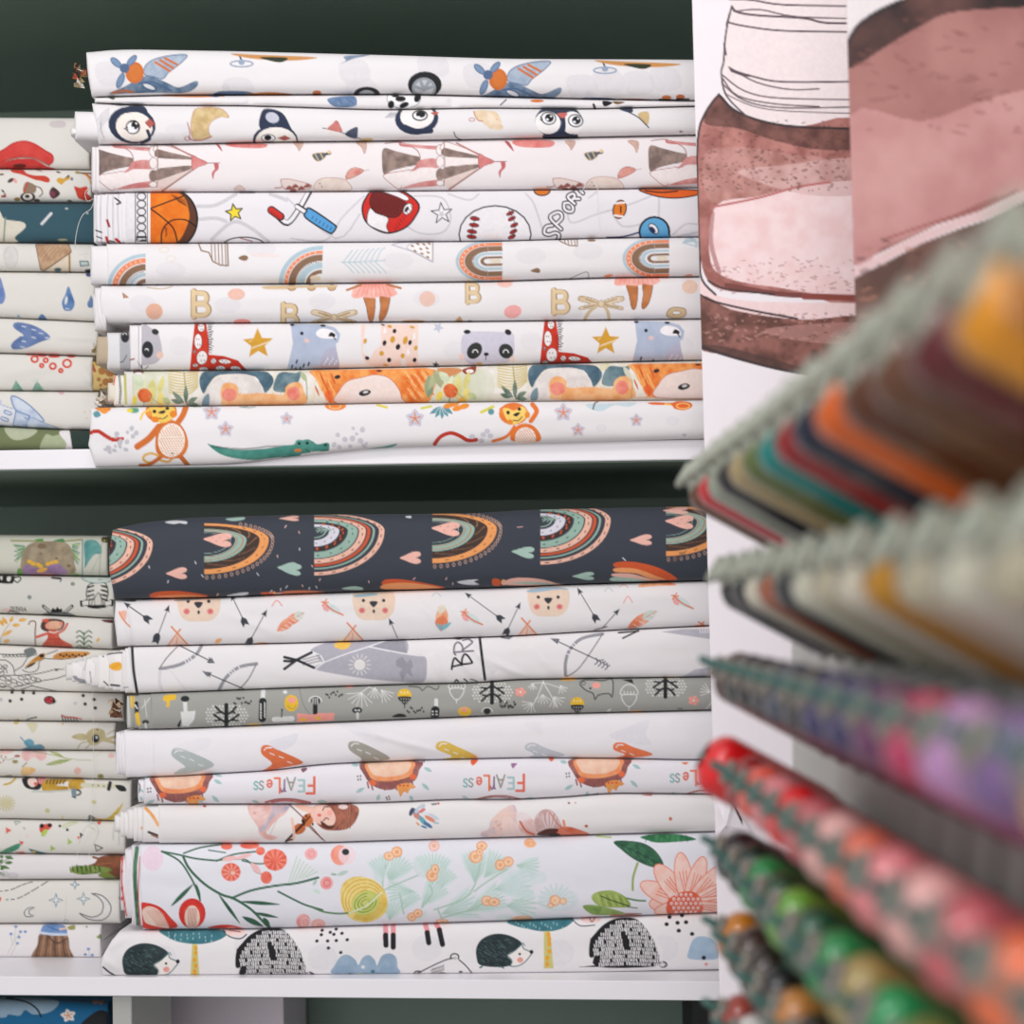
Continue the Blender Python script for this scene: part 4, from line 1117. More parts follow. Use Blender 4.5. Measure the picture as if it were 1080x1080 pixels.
def pr_navy(g):
    PK, SG, WH = (236, 184, 170), (168, 196, 184), (214, 216, 220)
    bow_rainbow_a(g, 87, 573); bow_rainbow_a(g, 331.5, 559.5); bow_rainbow_a(g, 570, 548)
    bow_rainbow_b(g, 215.5, 569); bow_rainbow_b(g, 456, 557.5); bow_rainbow_b(g, 702.5, 550)
    g.at(60, 530, 4.32)
    g.heart(545, 322, 96, 58, PK, 0).heart(1050, 298, 90, 60, SG, 5).f([(492, 90), (530, 82), (590, 86), (588, 98), (560, 94), (530, 98)], WH).f([(770, 74), (850, 66), (850, 78), (800, 84)], SG).heart(1058, 72, 90, 26, PK)
    g.f([(444, 410), (560, 404), (690, 428), (444, 436)], (212, 92, 50)).f([(444, 428), (600, 420), (690, 432), (640, 438)], (236, 150, 96)).f([(930, 410), (985, 408), (990, 420), (940, 420)], (206, 92, 50)).f([(1000, 412), (1100, 402), (1150, 408), (1000, 420)], PK).e(990, 412, 8, 7, (236, 170, 110))
    g.f([(775, 424), (830, 412), (872, 410), (860, 422), (800, 428)], WH)
    g.f([(480, 70), (540, 66), (600, 62), (500, 76)], (206, 120, 90))
    r = np.random.RandomState(3)
    for x, y in ((420, 290), (630, 270), (508, 356), (1005, 240), (660, 330), (912, 322), (1045, 105), (735, 415), (1050, 380), (1020, 392), (980, 400)):
        g.s_([(x, y), (x + r.uniform(-8, 8), y + 9)], 4, (226, 190, 184) if x % 2 else WH)
    g.at(300, 525, 4.5)
    g.heart(598, 284, 100, 64, PK, 0).heart(30, 338, 100, 60, SG, 8).f([(272, 432), (330, 420), (372, 428), (360, 438)], SG)
    g.f([(476, 390), (560, 388), (680, 408), (760, 428), (620, 432), (476, 420)], (212, 92, 50)).f([(478, 410), (600, 404), (740, 430), (478, 434)], (240, 160, 104)).f([(820, 400), (870, 390), (920, 388), (900, 398), (922, 412), (860, 412)], WH)
    g.f([(988, 386), (1020, 388), (1020, 416), (990, 414)], (206, 92, 50)).f([(0, 444), (100, 440), (190, 450), (0, 456)], (214, 120, 84)).f([(575, 88), (600, 86), (600, 96), (580, 94)], WH)
    for x, y in ((72, 240), (130, 320), (170, 385), (68, 160), (85, 414), (620, 380), (400, 395), (770, 380), (800, 404), (120, 426), (150, 420)): g.s_([(x, y), (x + r.uniform(-9, 9), y + 8)], 4, (226, 180, 176) if x % 3 else WH)
    g.at(520, 520, 4.5)
    g.heart(702, 222, 104, 56, PK, 0).heart(142, 280, 108, 60, SG, 5).heart(428, 394, 104, 42, SG).heart(866, 82, 120, 36, PK)
    g.f([(582, 330), (660, 326), (760, 346), (830, 376), (874, 410), (800, 408), (700, 366), (582, 352)], (212, 92, 50)).f([(582, 356), (680, 360), (780, 396), (820, 412), (740, 404), (680, 382), (580, 374)], (240, 160, 104)).f([(574, 382), (660, 384), (740, 406), (790, 414), (700, 414), (574, 396)], PK).f([(568, 400), (640, 402), (740, 416), (568, 418)], SG)
    g.e(50, 424, 12, 14, (236, 170, 110)).f([(0, 410), (30, 412), (34, 438), (0, 436)], (206, 92, 50)).f([(64, 414), (120, 402), (220, 408), (300, 428), (330, 438), (60, 436)], PK).f([(80, 428), (200, 422), (290, 436)], SG)
    g.s_([(616, 308), (628, 320)], 5, WH).s_([(116, 162), (140, 160)], 5, (190, 150, 150)).e(108, 66, 14, 6, WH).s_([(830, 48), (842, 42)], 7, WH).f([(830, 330), (920, 270), (880, 320)], (84, 70, 76), a=.5)


def arrow(g, x0, y0, x1, y1, col=(62, 66, 74), feather=True, w=4):
    a, b = np.array([x0, y0], float), np.array([x1, y1], float)
    t = (b - a) / np.linalg.norm(b - a); n = np.array([-t[1], t[0]])
    g.s_([a, b], w, col)
    g.f([b + t * 20, b - t * 14 + n * 13, b - t * 8, b - t * 14 - n * 13], col, sm=0)
    if feather: g.f([a + t * 22, a + t * 4 + n * 15, a - t * 26 + n * 15, a - t * 14, a - t * 26 - n * 15, a + t * 4 - n * 15], col, sm=0)


def bearface(g, x, y, k=1):
    g.f([(x - 92 * k, y - 60 * k), (x, y - 74 * k), (x + 92 * k, y - 60 * k), (x + 96 * k, y + 20 * k), (x + 60 * k, y + 64 * k), (x, y + 70 * k), (x - 60 * k, y + 64 * k), (x - 90 * k, y + 20 * k)], (232, 208, 188))
    for sx in (-1, 1): g.e(x + sx * 47 * k, y - 22 * k, 8, 8, (50, 54, 62)).e(x + sx * 54 * k, y + 24 * k, 15, 14, (226, 140, 136)).e(x + sx * 54 * k, y + 24 * k, 8, 8, (210, 110, 112))
    g.f([(x - 20, y - 14 * k), (x, y - 20), (x + 20, y - 14 * k), (x, y + 10)], (56, 58, 66)).e(x + 1, y + 28 * k, 6, 9, (56, 58, 66))


def teepee(g, x, y):
    for P in ([(x - 24, y - 46), (x + 50, y + 36)], [(x + 16, y - 34), (x - 40, y + 40)]): g.s_(P, 8, (226, 140, 100), sm=0)
    g.f([(x, y - 12), (x + 44, y + 36), (x - 40, y + 40)], (240, 196, 172), sm=0, a=.7).s_([(x + 4, y), (x - 2, y + 36)], 4, (226, 140, 100))


def feather(g, x0, y0, x1, y1, w, c=((226, 128, 92), (240, 180, 150)), c2=(206, 216, 206)):
    g.leaf(x0, y0, x1, y1, w, c)
    mx, my = (x0 + x1) / 2, (y0 + y1) / 2
    g.leaf(mx, my, x1, y1, w * .9, c2).s_([(x0, y0), (x1, y1)], 3, (226, 120, 90))
    for k in range(4):
        a = .2 + .2 * k; px, py = x0 + (x1 - x0) * a, y0 + (y1 - y0) * a
        g.s_([(px, py), (px + (x1 - x0) * .1 - (y1 - y0) * .16, py + (y1 - y0) * .1 + (x1 - x0) * .16)], 3, (236, 228, 228))


def dfeather(g, x, y):
    g.leaf(x, y, x + 84, y + 56, 34, (206, 222, 220)).leaf(x - 6, y + 8, x + 20, y + 40, 26, (236, 170, 170)).s_([(x - 4, y - 6), (x + 34, y + 30), (x + 88, y + 56)], 7, (226, 120, 84))
    for a, b in ((-14, -6), (10, -18), (-10, 12), (18, -4)): g.s_([(x, y), (x + a, y + b)], 6, (226, 130, 90))


def pr_bearboho(g):
    g.at(60, 530, 4.32)
    bearface(g, 645, 472); arrow(g, 408, 528, 320, 466); g.s_([(320, 466), (408, 528)], 4, (62, 66, 74))
    arrow(g, 455, 620, 505, 485); arrow(g, 852, 540, 800, 432); arrow(g, 880, 630, 948, 505)
    g.e(454, 616, 16, 22, (62, 66, 74), 20)
    g.s_([(284, 498), (300, 530), (332, 566)], 7, (226, 140, 100)).f([(282, 500), (318, 494), (310, 540), (290, 522)], (236, 160, 120), a=.7)
    teepee(g, 546, 612); feather(g, 1004, 586, 1090, 520, 44)
    g.s_([(980, 472), (1002, 446), (1026, 470)], 5, (232, 150, 140)).leaf(720, 640, 752, 620, 20, (236, 176, 120)).e(935, 642, 26, 5, (230, 160, 110))
    g.f([(290, 446), (360, 440), (350, 452)], (60, 66, 74)).f([(540, 444), (640, 434), (700, 436), (560, 450)], (110, 140, 150), a=.8)
    g.at(300, 525, 4.5)
    bearface(g, 423, 510, 1.02); dfeather(g, 190, 500); dfeather(g, 852, 546)
    g.f([(330, 462), (420, 452), (440, 462), (350, 472)], (150, 180, 190))
    feather(g, 0, 600, 92, 546, 46); teepee(g, 322, 640); arrow(g, 536, 664, 504, 590, feather=False)
    g.leaf(752, 512, 742, 630, 60, ((232, 150, 110), (240, 200, 170))).leaf(750, 560, 742, 630, 62, (226, 130, 90)).f([(722, 596), (750, 604), (790, 590), (776, 614), (742, 632), (730, 616)], (130, 184, 196)).s_([(758, 516), (744, 632)], 3, (216, 120, 90)).leaf(755, 508, 735, 550, 36, (226, 216, 196))
    arrow(g, 1020, 570, 872, 462); g.s_([(702, 466), (720, 450), (742, 466)], 5, (190, 206, 212))
    g.at(520, 520, 4.5)
    bearface(g, 262, 516, 1.0); g.f([(158, 466), (200, 452), (290, 444), (362, 458), (300, 458), (200, 472)], (160, 186, 204))
    arrow(g, 484, 590, 410, 466); arrow(g, 66, 656, 122, 536); arrow(g, 520, 640, 588, 564, feather=False); g.s_([(480, 650), (540, 634)], 5, (62, 66, 74))
    g.s_([(620, 522), (640, 490), (662, 520)], 5, (236, 160, 150)).s_([(530, 468), (548, 448), (570, 468)], 4, (200, 200, 210)).s_([(600, 446), (620, 434), (642, 448)], 4, (236, 160, 150))
    feather(g, 640, 640, 776, 560, 50); dfeather(g, 862, 492); teepee(g, 160, 640)
    g.f([(690, 446), (720, 424), (820, 420), (870, 436), (800, 440)], ((232, 140, 90), (244, 190, 150)))
    g.f([(930, 640), (980, 624), (1024, 630), (1022, 644)], ((222, 130, 80), (236, 170, 120))).s_([(976, 612), (1010, 634)], 7, (226, 120, 84)).s_([(1000, 612), (980, 636)], 7, (226, 120, 84))


def bowarrow(g, P, A, col=(150, 150, 156), tip=True):
    g.s_(P, 15, col)
    m = crom(np.array(P, float), False, 6)
    n = len(m)
    for k in range(4):
        i = int(n * (.36 + .07 * k)); t = m[min(i + 1, n - 1)] - m[i]; t /= np.linalg.norm(t) + 1e-9
        g.s_([m[i] + np.array([-t[1], t[0]]) * 9, m[i] - np.array([-t[1], t[0]]) * 9], 5, (230, 228, 232), sm=0)


def pr_brave(g):
    IN, GY = (46, 48, 54), (178, 176, 186)
    g.at(60, 650, 4.32)
    g.s_([(342, 130), (350, 250), (368, 360)], 13, (34, 36, 40))
    bowarrow(g, [(660, 132), (630, 178), (560, 220), (470, 240)], None); g.s_([(555, 132), (500, 190), (468, 238)], 4, IN)
    arrow(g, 560, 134, 700, 204, feather=False, w=5); g.f([(720, 214), (688, 214), (704, 186)], (110, 112, 120), sm=0)
    bowarrow(g, [(910, 216), (830, 232), (770, 280), (736, 342)], None); g.s_([(908, 220), (870, 290), (820, 342)], 4, IN)
    arrow(g, 850, 330, 690, 262, feather=False, w=5); g.f([(660, 248), (696, 256), (686, 276)], (110, 112, 120), sm=0)
    g.s_([(470, 250), (468, 300), (480, 340)], 14, (218, 215, 220)).s_([(520, 250), (590, 340)], 8, (224, 221, 224))
    g.at(300, 650, 4.5)
    g.f([(124, 160), (190, 128), (300, 112), (430, 110), (568, 104), (582, 172), (500, 160), (410, 142), (340, 180), (190, 220), (150, 180)], GY).f([(400, 144), (500, 106), (568, 104), (582, 176), (500, 164)], (158, 156, 166), sm=0)
    g.f([(188, 220), (300, 176), (400, 146), (480, 164), (590, 180), (664, 188), (676, 240), (660, 312), (560, 312), (420, 300), (280, 280), (140, 250)], GY)
    g.s_([(188, 218), (300, 176), (400, 144), (500, 108)], 6, (236, 234, 238)).s_([(400, 144), (500, 164), (600, 182), (668, 188)], 6, (236, 234, 238)).s_([(120, 166), (170, 186), (188, 220)], 6, (236, 234, 238)).s_([(188, 218), (140, 254)], 6, (236, 234, 238))
    for k in range(3): g.s_([(88, 206 + k * 12), (166, 184 + k * 14)], 5, (140, 140, 148))
    g.e(357, 230, 27, 26, (230, 228, 226))
    for k in range(14):
        t = math.radians(k * 360 / 14); g.s_([(357 + 34 * math.cos(t), 230 + 34 * math.sin(t)), (357 + 52 * math.cos(t), 230 + 50 * math.sin(t))], 4, (230, 228, 226))
    g.f([(240, 130), (270, 120), (312, 124), (306, 146), (276, 158), (240, 146)], (240, 196, 90))
    g.f([(530, 210), (560, 190), (580, 220), (600, 200), (612, 240), (600, 250), (610, 290), (580, 270), (560, 310), (545, 270), (560, 250), (530, 236)], (156, 154, 164), sm=0)
    for P in ([(0, 194), (60, 208), (140, 244)], [(0, 250), (60, 206), (128, 172)], [(0, 212), (40, 214)]): g.s_(P, 13, (40, 42, 46), sm=0)
    # lettering running up the cloth
    g.at(460, 665, 18)
    for P in ([(295, 735), (300, 690), (325, 570), (360, 525), (420, 580), (490, 650)], [(300, 690), (490, 645), (660, 622), (684, 604)], [(490, 650), (492, 540), (540, 450), (610, 490), (684, 604)]): g.s_(P, 38, (28, 28, 32))
    for P in ([(370, 462), (340, 420), (345, 300), (390, 230), (450, 238), (500, 310), (502, 400)], [(340, 415), (520, 400), (705, 385)], [(500, 372), (640, 270), (690, 215), (655, 190)], [(510, 185), (580, 165), (640, 165)]): g.s_(P, 32, (112, 106, 120))
    g.s_([(300, 130), (440, 160), (520, 120)], 34, (40, 40, 44)).s_([(360, 970), (385, 935), (420, 968)], 30, (40, 40, 44)).s_([(530, 920), (590, 965)], 26, (44, 44, 48)).s_([(650, 925), (720, 940), (780, 965)], 20, (60, 60, 66))
    g.at(300, 650, 4.5)
    g.s_([(926, 94), (936, 180), (952, 300)], 13, (34, 36, 40))
    g.s_([(1030, 100), (1060, 104), (1080, 96)], 6, (60, 62, 70))
    g.at(520, 650, 4.5)
    bowarrow(g, [(520, 84), (420, 106), (364, 160), (344, 220), (344, 280)], None); g.s_([(520, 84), (450, 190), (400, 254), (350, 286)], 5, (110, 110, 118))
    arrow(g, 510, 214, 300, 116, feather=False, w=5); g.f([(270, 104), (312, 106), (300, 128)], (120, 120, 130), sm=0)
    for k in range(4): g.s_([(490 + k * 16, 200 + k * 9), (496 + k * 16, 216 + k * 8), (484 + k * 16, 228 + k * 8)], 6, (110, 110, 118)); g.s_([(494 + k * 16, 214 + k * 8), (524 + k * 10, 206 + k * 9)], 6, (120, 120, 128))
    g.s_([(75, 108), (100, 86)], 5, (120, 120, 130)).s_([(60, 90), (200, 84), (330, 76)], 5, (90, 92, 100))
    g.s_([(596, 78), (690, 70)], 8, (40, 42, 46)).s_([(616, 104), (690, 68)], 8, (40, 42, 46)).f([(800, 74), (900, 60), (1032, 60), (1032, 108), (920, 92)], (182, 180, 190), sm=0)
    for k in range(4): g.s_([(985 + k * 11, 78), (980 + k * 14, 62)], 4, (236, 234, 238))
    g.f([(890, 292), (960, 252), (1036, 240), (1036, 294)], (182, 180, 192), sm=0)
    for k in range(3): g.s_([(900 + k * 14, 290), (980, 250 + k * 10)], 4, (206, 204, 214))


def acorn(g, x, y, w, cap=(230, 186, 50), body=(40, 44, 46), line=False):
    if line:
        g.f([(x - w, y - 8), (x - w * .8, y - w * 1.1), (x, y - w * 1.5), (x + w * .8, y - w * 1.1), (x + w, y - 8)], (160, 160, 154), ol=(226, 226, 224), lw=4)
        g.f([(x - w * .85, y - 6), (x + w * .85, y - 6), (x + w * .7, y + w * .7), (x, y + w * 1.3), (x - w * .7, y + w * .7)], (160, 160, 154), ol=(226, 226, 224), lw=4).s_([(x, y + w * 1.2), (x - 2, y + w * 1.7)], 4, (226, 226, 224))
        for k in range(4): g.s_([(x - w * .6 + k * w * .4, y - 14), (x - w * .6 + k * w * .4, y - 22)], 4, (226, 226, 224))
    else:
        g.f([(x - w, y), (x - w * .8, y - w * .9), (x, y - w * 1.2), (x + w * .8, y - w * .9), (x + w, y)], cap).f([(x - w * .95, y + 2), (x + w * .95, y + 2), (x + w * .7, y + w * .8), (x, y + w * 1.3), (x - w * .7, y + w * .8)], body)
        g.s_([(x, y + w), (x, y + w * 1.8)], 5, body)
        for k in range(3): g.s_([(x - w * .5 + k * w * .5, y - w * .5), (x - w * .5 + k * w * .5, y - w * .7)], 4, (246, 236, 206))
        for k in range(8): g.s_([(x - w * .6 + (k % 4) * w * .4, y + 10 + (k // 4) * 14), (x - w * .6 + (k % 4) * w * .4 + 4, y + 15 + (k // 4) * 14)], 2.5, (200, 200, 196))


def sprig(g, x, y, d, L, n=6, sp=70, col=(226, 226, 224)):
    for k in range(n):
        t = math.radians(d - sp / 2 + sp * k / (n - 1)); g.s_([(x, y), (x + L * math.cos(t), y + L * math.sin(t))], 3, col)


def dots(g, x, y, r=4, col=INK, n=8, w=36, h=16):
    rr = np.random.RandomState(int(abs(x * 3 + y)) % 9999)
    for k in range(n): g.e(x - w + 2 * w * (k + .5) / n, y + rr.uniform(-h, h), r, r * 1.4, col, n=8)


def blacktree(g, x, y, up=1, mesh=80):
    for i in range(-6, 7):
        for j in range(0, 7):
            px, py = x + i * 15 + (j % 2) * 7, y - up * (j * 14) + (0 if up > 0 else 0)
            if ((px - x) / 98) ** 2 + ((py - (y - up * 42)) / 56) ** 2 < 1: g.e(px, py, 5, 5, (212, 212, 208), n=8)
    g.s_([(x, y + up * 6), (x, y - up * 90)], 19, (34, 38, 38), sm=0)
    for a, b, c in ((-1, 10, 56), (1, 10, 56), (-1, 46, 48), (1, 46, 44)): g.s_([(x, y - up * b + 0), (x + a * 26, y - up * (b + 14)), (x + a * c, y - up * (b + 36))], 10, (34, 38, 38)); g.s_([(x + a * 22, y - up * (b + 12)), (x + a * (c - 4), y - up * (b + 8))], 8, (34, 38, 38))


def pr_mushroom(g):
    WH, BK, YL, PK = (222, 222, 220), (36, 40, 40), (230, 186, 50), (238, 158, 146)
    g.at(60, 650, 4.32)
    blacktree(g, 772, 494)
    g.f([(490, 362), (540, 356), (538, 380), (516, 384), (512, 412), (498, 412), (500, 390), (486, 384)], YL)
    g.s_([(584, 390), (586, 430)], 18, WH, sm=0).e(584, 376, 20, 14, BK).f([(564, 436), (632, 430), (626, 470), (600, 502), (570, 500)], WH, sm=0).f([(566, 470), (560, 504), (548, 498)], BK)
    g.s_([(940, 340), (938, 380)], 20, WH, sm=0).s_([(938, 388), (936, 466)], 34, BK)
    for k in range(6): g.s_([(928, 400 + k * 12), (930, 404 + k * 12)], 6, WH); g.s_([(946, 394 + k * 12), (948, 400 + k * 12)], 5, WH)
    dots(g, 846, 384, 4, BK, 12, 42, 16)
    g.e(1065, 396, 28, 38, YL).e(1068, 388, 17, 14, PK).s_([(990, 470), (1072, 466)], 22, WH, sm=0).s_([(1024, 458), (1026, 424)], 7, BK).s_([(1024, 456), (1024, 434)], 3, (160, 160, 150)).e(1040, 345, 10, 8, WH).f([(860, 494), (900, 488), (930, 492)], YL)
    g.at(300, 650, 4.5)
    g.e(36, 412, 30, 38, YL).e(35, 398, 18, 14, PK).ring(36, 420, 20, 18, 4, (180, 150, 80), a0=10, a1=170).s_([(0, 490), (36, 490)], 18, WH, sm=0)
    g.s_([(146, 420), (146, 464)], 22, BK).e(148, 402, 22, 20, BK).ring(146, 404, 30, 24, 5, WH, a0=180, a1=360)
    for k in range(3): g.s_([(136 + k * 10, 390), (134 + k * 12, 416)], 4, WH)
    g.f([(60, 460), (120, 466), (236, 462), (234, 494), (60, 502)], PK, sm=0).e(90, 490, 16, 7, YL).e(160, 484, 14, 7, YL)
    for k in range(7): g.e(160 + k * 12, 466, 7, 8, PK, n=10)
    g.s_([(70, 340), (90, 420), (120, 462)], 3, (120, 124, 120))
    dots(g, 236, 372, 4, BK, 11, 42, 16)
    sprig(g, 366, 362, 110, 70, 7, 130); sprig(g, 430, 340, 95, 50, 5, 80); sprig(g, 460, 350, 50, 60, 5, 70); g.s_([(366, 362), (400, 336)], 4, WH); g.s_([(400, 336), (440, 350)], 4, WH)
    g.e(345, 446, 24, 15, BK).s_([(347, 462), (347, 482)], 14, WH, sm=0).e(338, 446, 6, 4, WH).e(354, 446, 6, 4, WH).f([(285, 336), (320, 332), (320, 340)], PK)
    acorn(g, 570, 380, 30)
    dots(g, 622, 446, 4, BK, 11, 42, 14)
    g.f([(510, 478), (540, 462), (570, 466), (575, 478)], BK)
    g.s_([(590, 332), (640, 338), (655, 352), (680, 332), (720, 348), (734, 330)], 4, BK)
    g.s_([(720, 398), (720, 440)], 18, WH, sm=0).s_([(716, 446), (714, 470)], 40, BK, sm=0)
    for k in range(4): g.e(704 + (k % 2) * 18, 452 + (k // 2) * 14, 5, 4, WH)
    acorn(g, 818, 350, 36, line=True)
    g.e(855, 452, 32, 22, YL).e(854, 444, 16, 10, PK).e(962, 450, 16, 16, BK).ring(962, 454, 26, 20, 4, WH, a0=180, a1=360)
    dots(g, 1060, 420, 4, BK, 11, 40, 16)
    blacktree(g, 985, 320, -1)
    g.at(520, 650, 4.5)
    blacktree(g, 818, 292, -1)
    for k in range(5): g.e(130 + 18 * math.cos(k * 1.26), 360 + 14 * math.sin(k * 1.26), 10, 9, PK)
    g.e(130, 360, 6, 5, (246, 220, 214))
    for k in range(5): g.e(952 + 17 * math.cos(k * 1.26), 400 + 15 * math.sin(k * 1.26), 10, 9, PK)
    g.e(952, 400, 6, 5, (246, 220, 214))
    dots(g, 66, 420, 4, BK, 11, 40, 16)
    g.s_([(240, 306), (220, 360), (190, 420)], 4, WH).s_([(236, 310), (280, 384), (300, 430)], 4, WH).s_([(180, 320), (240, 316), (320, 340)], 3, WH)
    sprig(g, 184, 412, 130, 46, 6, 120); sprig(g, 236, 372, 90, 44, 6, 110); sprig(g, 290, 384, 60, 50, 6, 110); sprig(g, 320, 330, 60, 36, 4, 80); sprig(g, 190, 322, 100, 26, 4, 90)
    acorn(g, 400, 420, 30)
    g.f([(412, 320), (440, 302), (520, 306), (566, 300), (566, 380), (548, 366), (500, 374), (484, 394), (474, 366), (440, 350)], (168, 168, 162), ol=BK, lw=5).e(490, 328, 20, 14, PK).e(462, 342, 6, 5, BK).ring(430, 318, 8, 8, 3, BK)
    acorn(g, 646, 380, 38, line=True)
    g.f([(610, 300), (660, 298), (668, 320)], BK, sm=0).s_([(330, 302), (386, 300)], 9, (230, 170, 40)).f([(820, 292), (860, 282), (906, 278), (900, 288)], (236, 190, 60)).f([(540, 448), (560, 438), (552, 450)], WH).s_([(650, 452), (706, 450)], 6, (222, 160, 60)).s_([(878, 438), (900, 440)], 4, INK)
    sprig(g, 1030, 360, 200, 46, 5, 80); g.s_([(1010, 440), (1046, 400)], 4, WH)


def pr_hearts(g):
    GY, OR, TP, YL = (178, 188, 186), (222, 116, 72), (164, 160, 150), (222, 186, 84)

    def hh(x0, y0, P, col):
        g.at(x0, y0, 4.696); g.f(P, col)
        xs = [p[0] for p in P]; ys = [p[1] for p in P]
        x, y, w = min(xs), min(ys), max(xs) - min(xs)
        g.s_([(x + w * .06, y + 24), (x + w * .12, y + 12), (x + w * .24, y + 12)], 5, (240, 238, 238))
        for a, b in ((.2, .3), (.42, .42), (.62, .62)): g.s_([(x + w * a, y + 130 * b), (x + w * (a + .1), y + 130 * b + 8)], 4, (236, 236, 236))
    for x0, y0, P, c in ((110, 755, [(400, 250), (336, 200), (340, 165), (372, 160), (430, 180), (545, 240), (460, 278), (345, 290), (375, 264)], GY),
                         (110, 755, [(830, 234), (780, 190), (780, 152), (815, 146), (870, 172), (985, 230), (900, 254), (780, 276), (800, 262)], OR),
                         (330, 755, [(240, 212), (182, 170), (178, 134), (212, 126), (280, 150), (382, 208), (320, 226), (230, 234)], TP),
                         (330, 755, [(690, 200), (614, 166), (616, 134), (654, 126), (710, 150), (812, 200), (760, 214), (640, 216)], YL),
                         (540, 755, [(110, 190), (66, 165), (74, 138), (112, 134), (170, 160), (264, 194), (180, 206), (84, 206)], (196, 200, 206)),
                         (540, 755, [(560, 192), (504, 168), (508, 136), (550, 132), (600, 154), (696, 188), (640, 204), (520, 208)], (232, 124, 80))):
        hh(x0, y0, P, c)
    for x0, P, a in ((110, [(820, 130), (900, 100), (960, 90), (930, 150), (860, 170)], .7), (540, [(480, 100), (560, 60), (680, 20), (660, 90), (690, 140), (600, 140)], .6), (330, [(120, 40), (260, 60), (360, 120), (300, 140)], .3), (110, [(340, 160), (440, 120), (520, 110), (520, 150), (440, 180)], .3), (540, [(60, 40), (140, 30), (140, 90)], .3)): g.at(x0, 755, 4.696).f(P, (222, 220, 228), a=a)


def pr_fearless(g):
    OR, SG, PU, GN = (222, 100, 74), (168, 198, 198), (130, 90, 130), (130, 134, 120)
    CL = [(228, 110, 90), SG, (150, 150, 140), PU, (230, 120, 76), (226, 110, 90), (140, 150, 144), (120, 180, 180)]

    def lion_face(dx, dy):
        g.at(330, 755, 4.696, dx=dx, dy=dy)
        g.f([(248, 226), (526, 224), (526, 270), (505, 320), (440, 350), (370, 368), (300, 348), (258, 300)], ((140, 84, 80), (166, 108, 102)))
        for k in range(12): g.s_([(270 + k * 20, 330 + 12 * math.sin(k)), (276 + k * 20, 356 + 10 * math.sin(k * 2))], 8, (150, 88, 86))
        g.f([(272, 226), (490, 224), (496, 270), (480, 300), (400, 322), (310, 320), (276, 290)], ((240, 166, 116), (236, 140, 92)))
        g.f([(284, 228), (470, 226), (480, 262), (450, 288), (380, 302), (310, 296), (284, 270)], ((242, 208, 184), (236, 190, 164)))
        g.e(296, 332, 18, 14, (234, 112, 72)).e(496, 302, 16, 14, (234, 112, 72))
        g.f([(416, 346), (470, 332), (510, 352), (480, 364), (470, 384), (452, 376), (434, 400), (424, 376)], ((232, 150, 80), (238, 170, 100)))
        for x in (432, 450, 470): g.e(x, 346, 6, 5, (220, 70, 60), n=8)
        for a, b, c, d in ((214, 380, 256, 356), (318, 420, 330, 388), (480, 396, 496, 420), (540, 334, 576, 368), (550, 256, 590, 276), (192, 240, 228, 246), (20, 424, 70, 426)): g.leaf(a, b, c, d, 18, SG)
        for x, y in ((222, 300), (236, 298), (224, 316), (236, 314), (365, 405), (376, 400), (368, 414), (380, 412), (540, 228), (550, 226)): g.e(x, y, 4, 5, (80, 60, 66), n=8)
    lion_face(-221.5, 13); lion_face(0, 0); lion_face(220, -3)
    for X, Y, n, f in ((335, 826.3, 0, 1), (556, 823.5, 0, 1), (774, 818.5, 0, 1)):
        g.at(0, 0)
        # the word lies upside down on the cloth
        for i, (ch, cx, dy, h, w, sw) in enumerate((('F', -7.5, 10.5, 17, 8, 2.7), ('E', -17.2, 8.5, 12, 6, 2.3), ('A', -27.9, 7, 13, 8.5, 1.8), ('r', -36.4, 8.5, 12.5, 5.5, 1.7), ('L', -43, 10, 15.5, 6, 2.2),
                                                    ('e', -50.6, 5.5, 9, 5.5, 2), ('S', -59.3, 6.5, 9, 4.6, 1.5), ('S', -65, 6.5, 8.5, 4.4, 1.6))):
            g.txt(ch, X + cx + w / 2, Y + dy, h, 1, sw, CL[i], rot=180, asp=w / h)
    g.at(110, 755, 4.696).f([(975, 262), (1000, 256), (1004, 266), (984, 280)], (130, 90, 100)).s_([(800, 428), (860, 414), (940, 414), (1020, 430)], 10, (170, 96, 96)).s_([(830, 428), (900, 420), (1000, 432)], 8, (190, 100, 96)).leaf(730, 420, 770, 430, 14, SG).leaf(468, 418, 490, 432, 14, SG).leaf(545, 290, 585, 300, 12, SG)
    g.at(330, 755, 4.696).f([(782, 220), (816, 214), (812, 230), (790, 246)], (232, 100, 60)).f([(982, 236), (1012, 236), (1004, 246), (990, 260)], (160, 110, 150)).s_([(810, 414), (880, 398), (960, 398), (1030, 414)], 8, (170, 96, 90)).s_([(840, 410), (900, 402), (980, 408)], 4, (120, 60, 64)).leaf(738, 398, 770, 408, 12, SG)
    g.at(540, 755, 4.696).f([(182, 210), (208, 208), (204, 220), (192, 226)], (232, 110, 70)).s_([(870, 386), (930, 370), (1020, 374)], 8, (180, 110, 100)).leaf(790, 380, 820, 390, 12, SG).f([(840, 232), (872, 230), (860, 242)], (232, 120, 70))


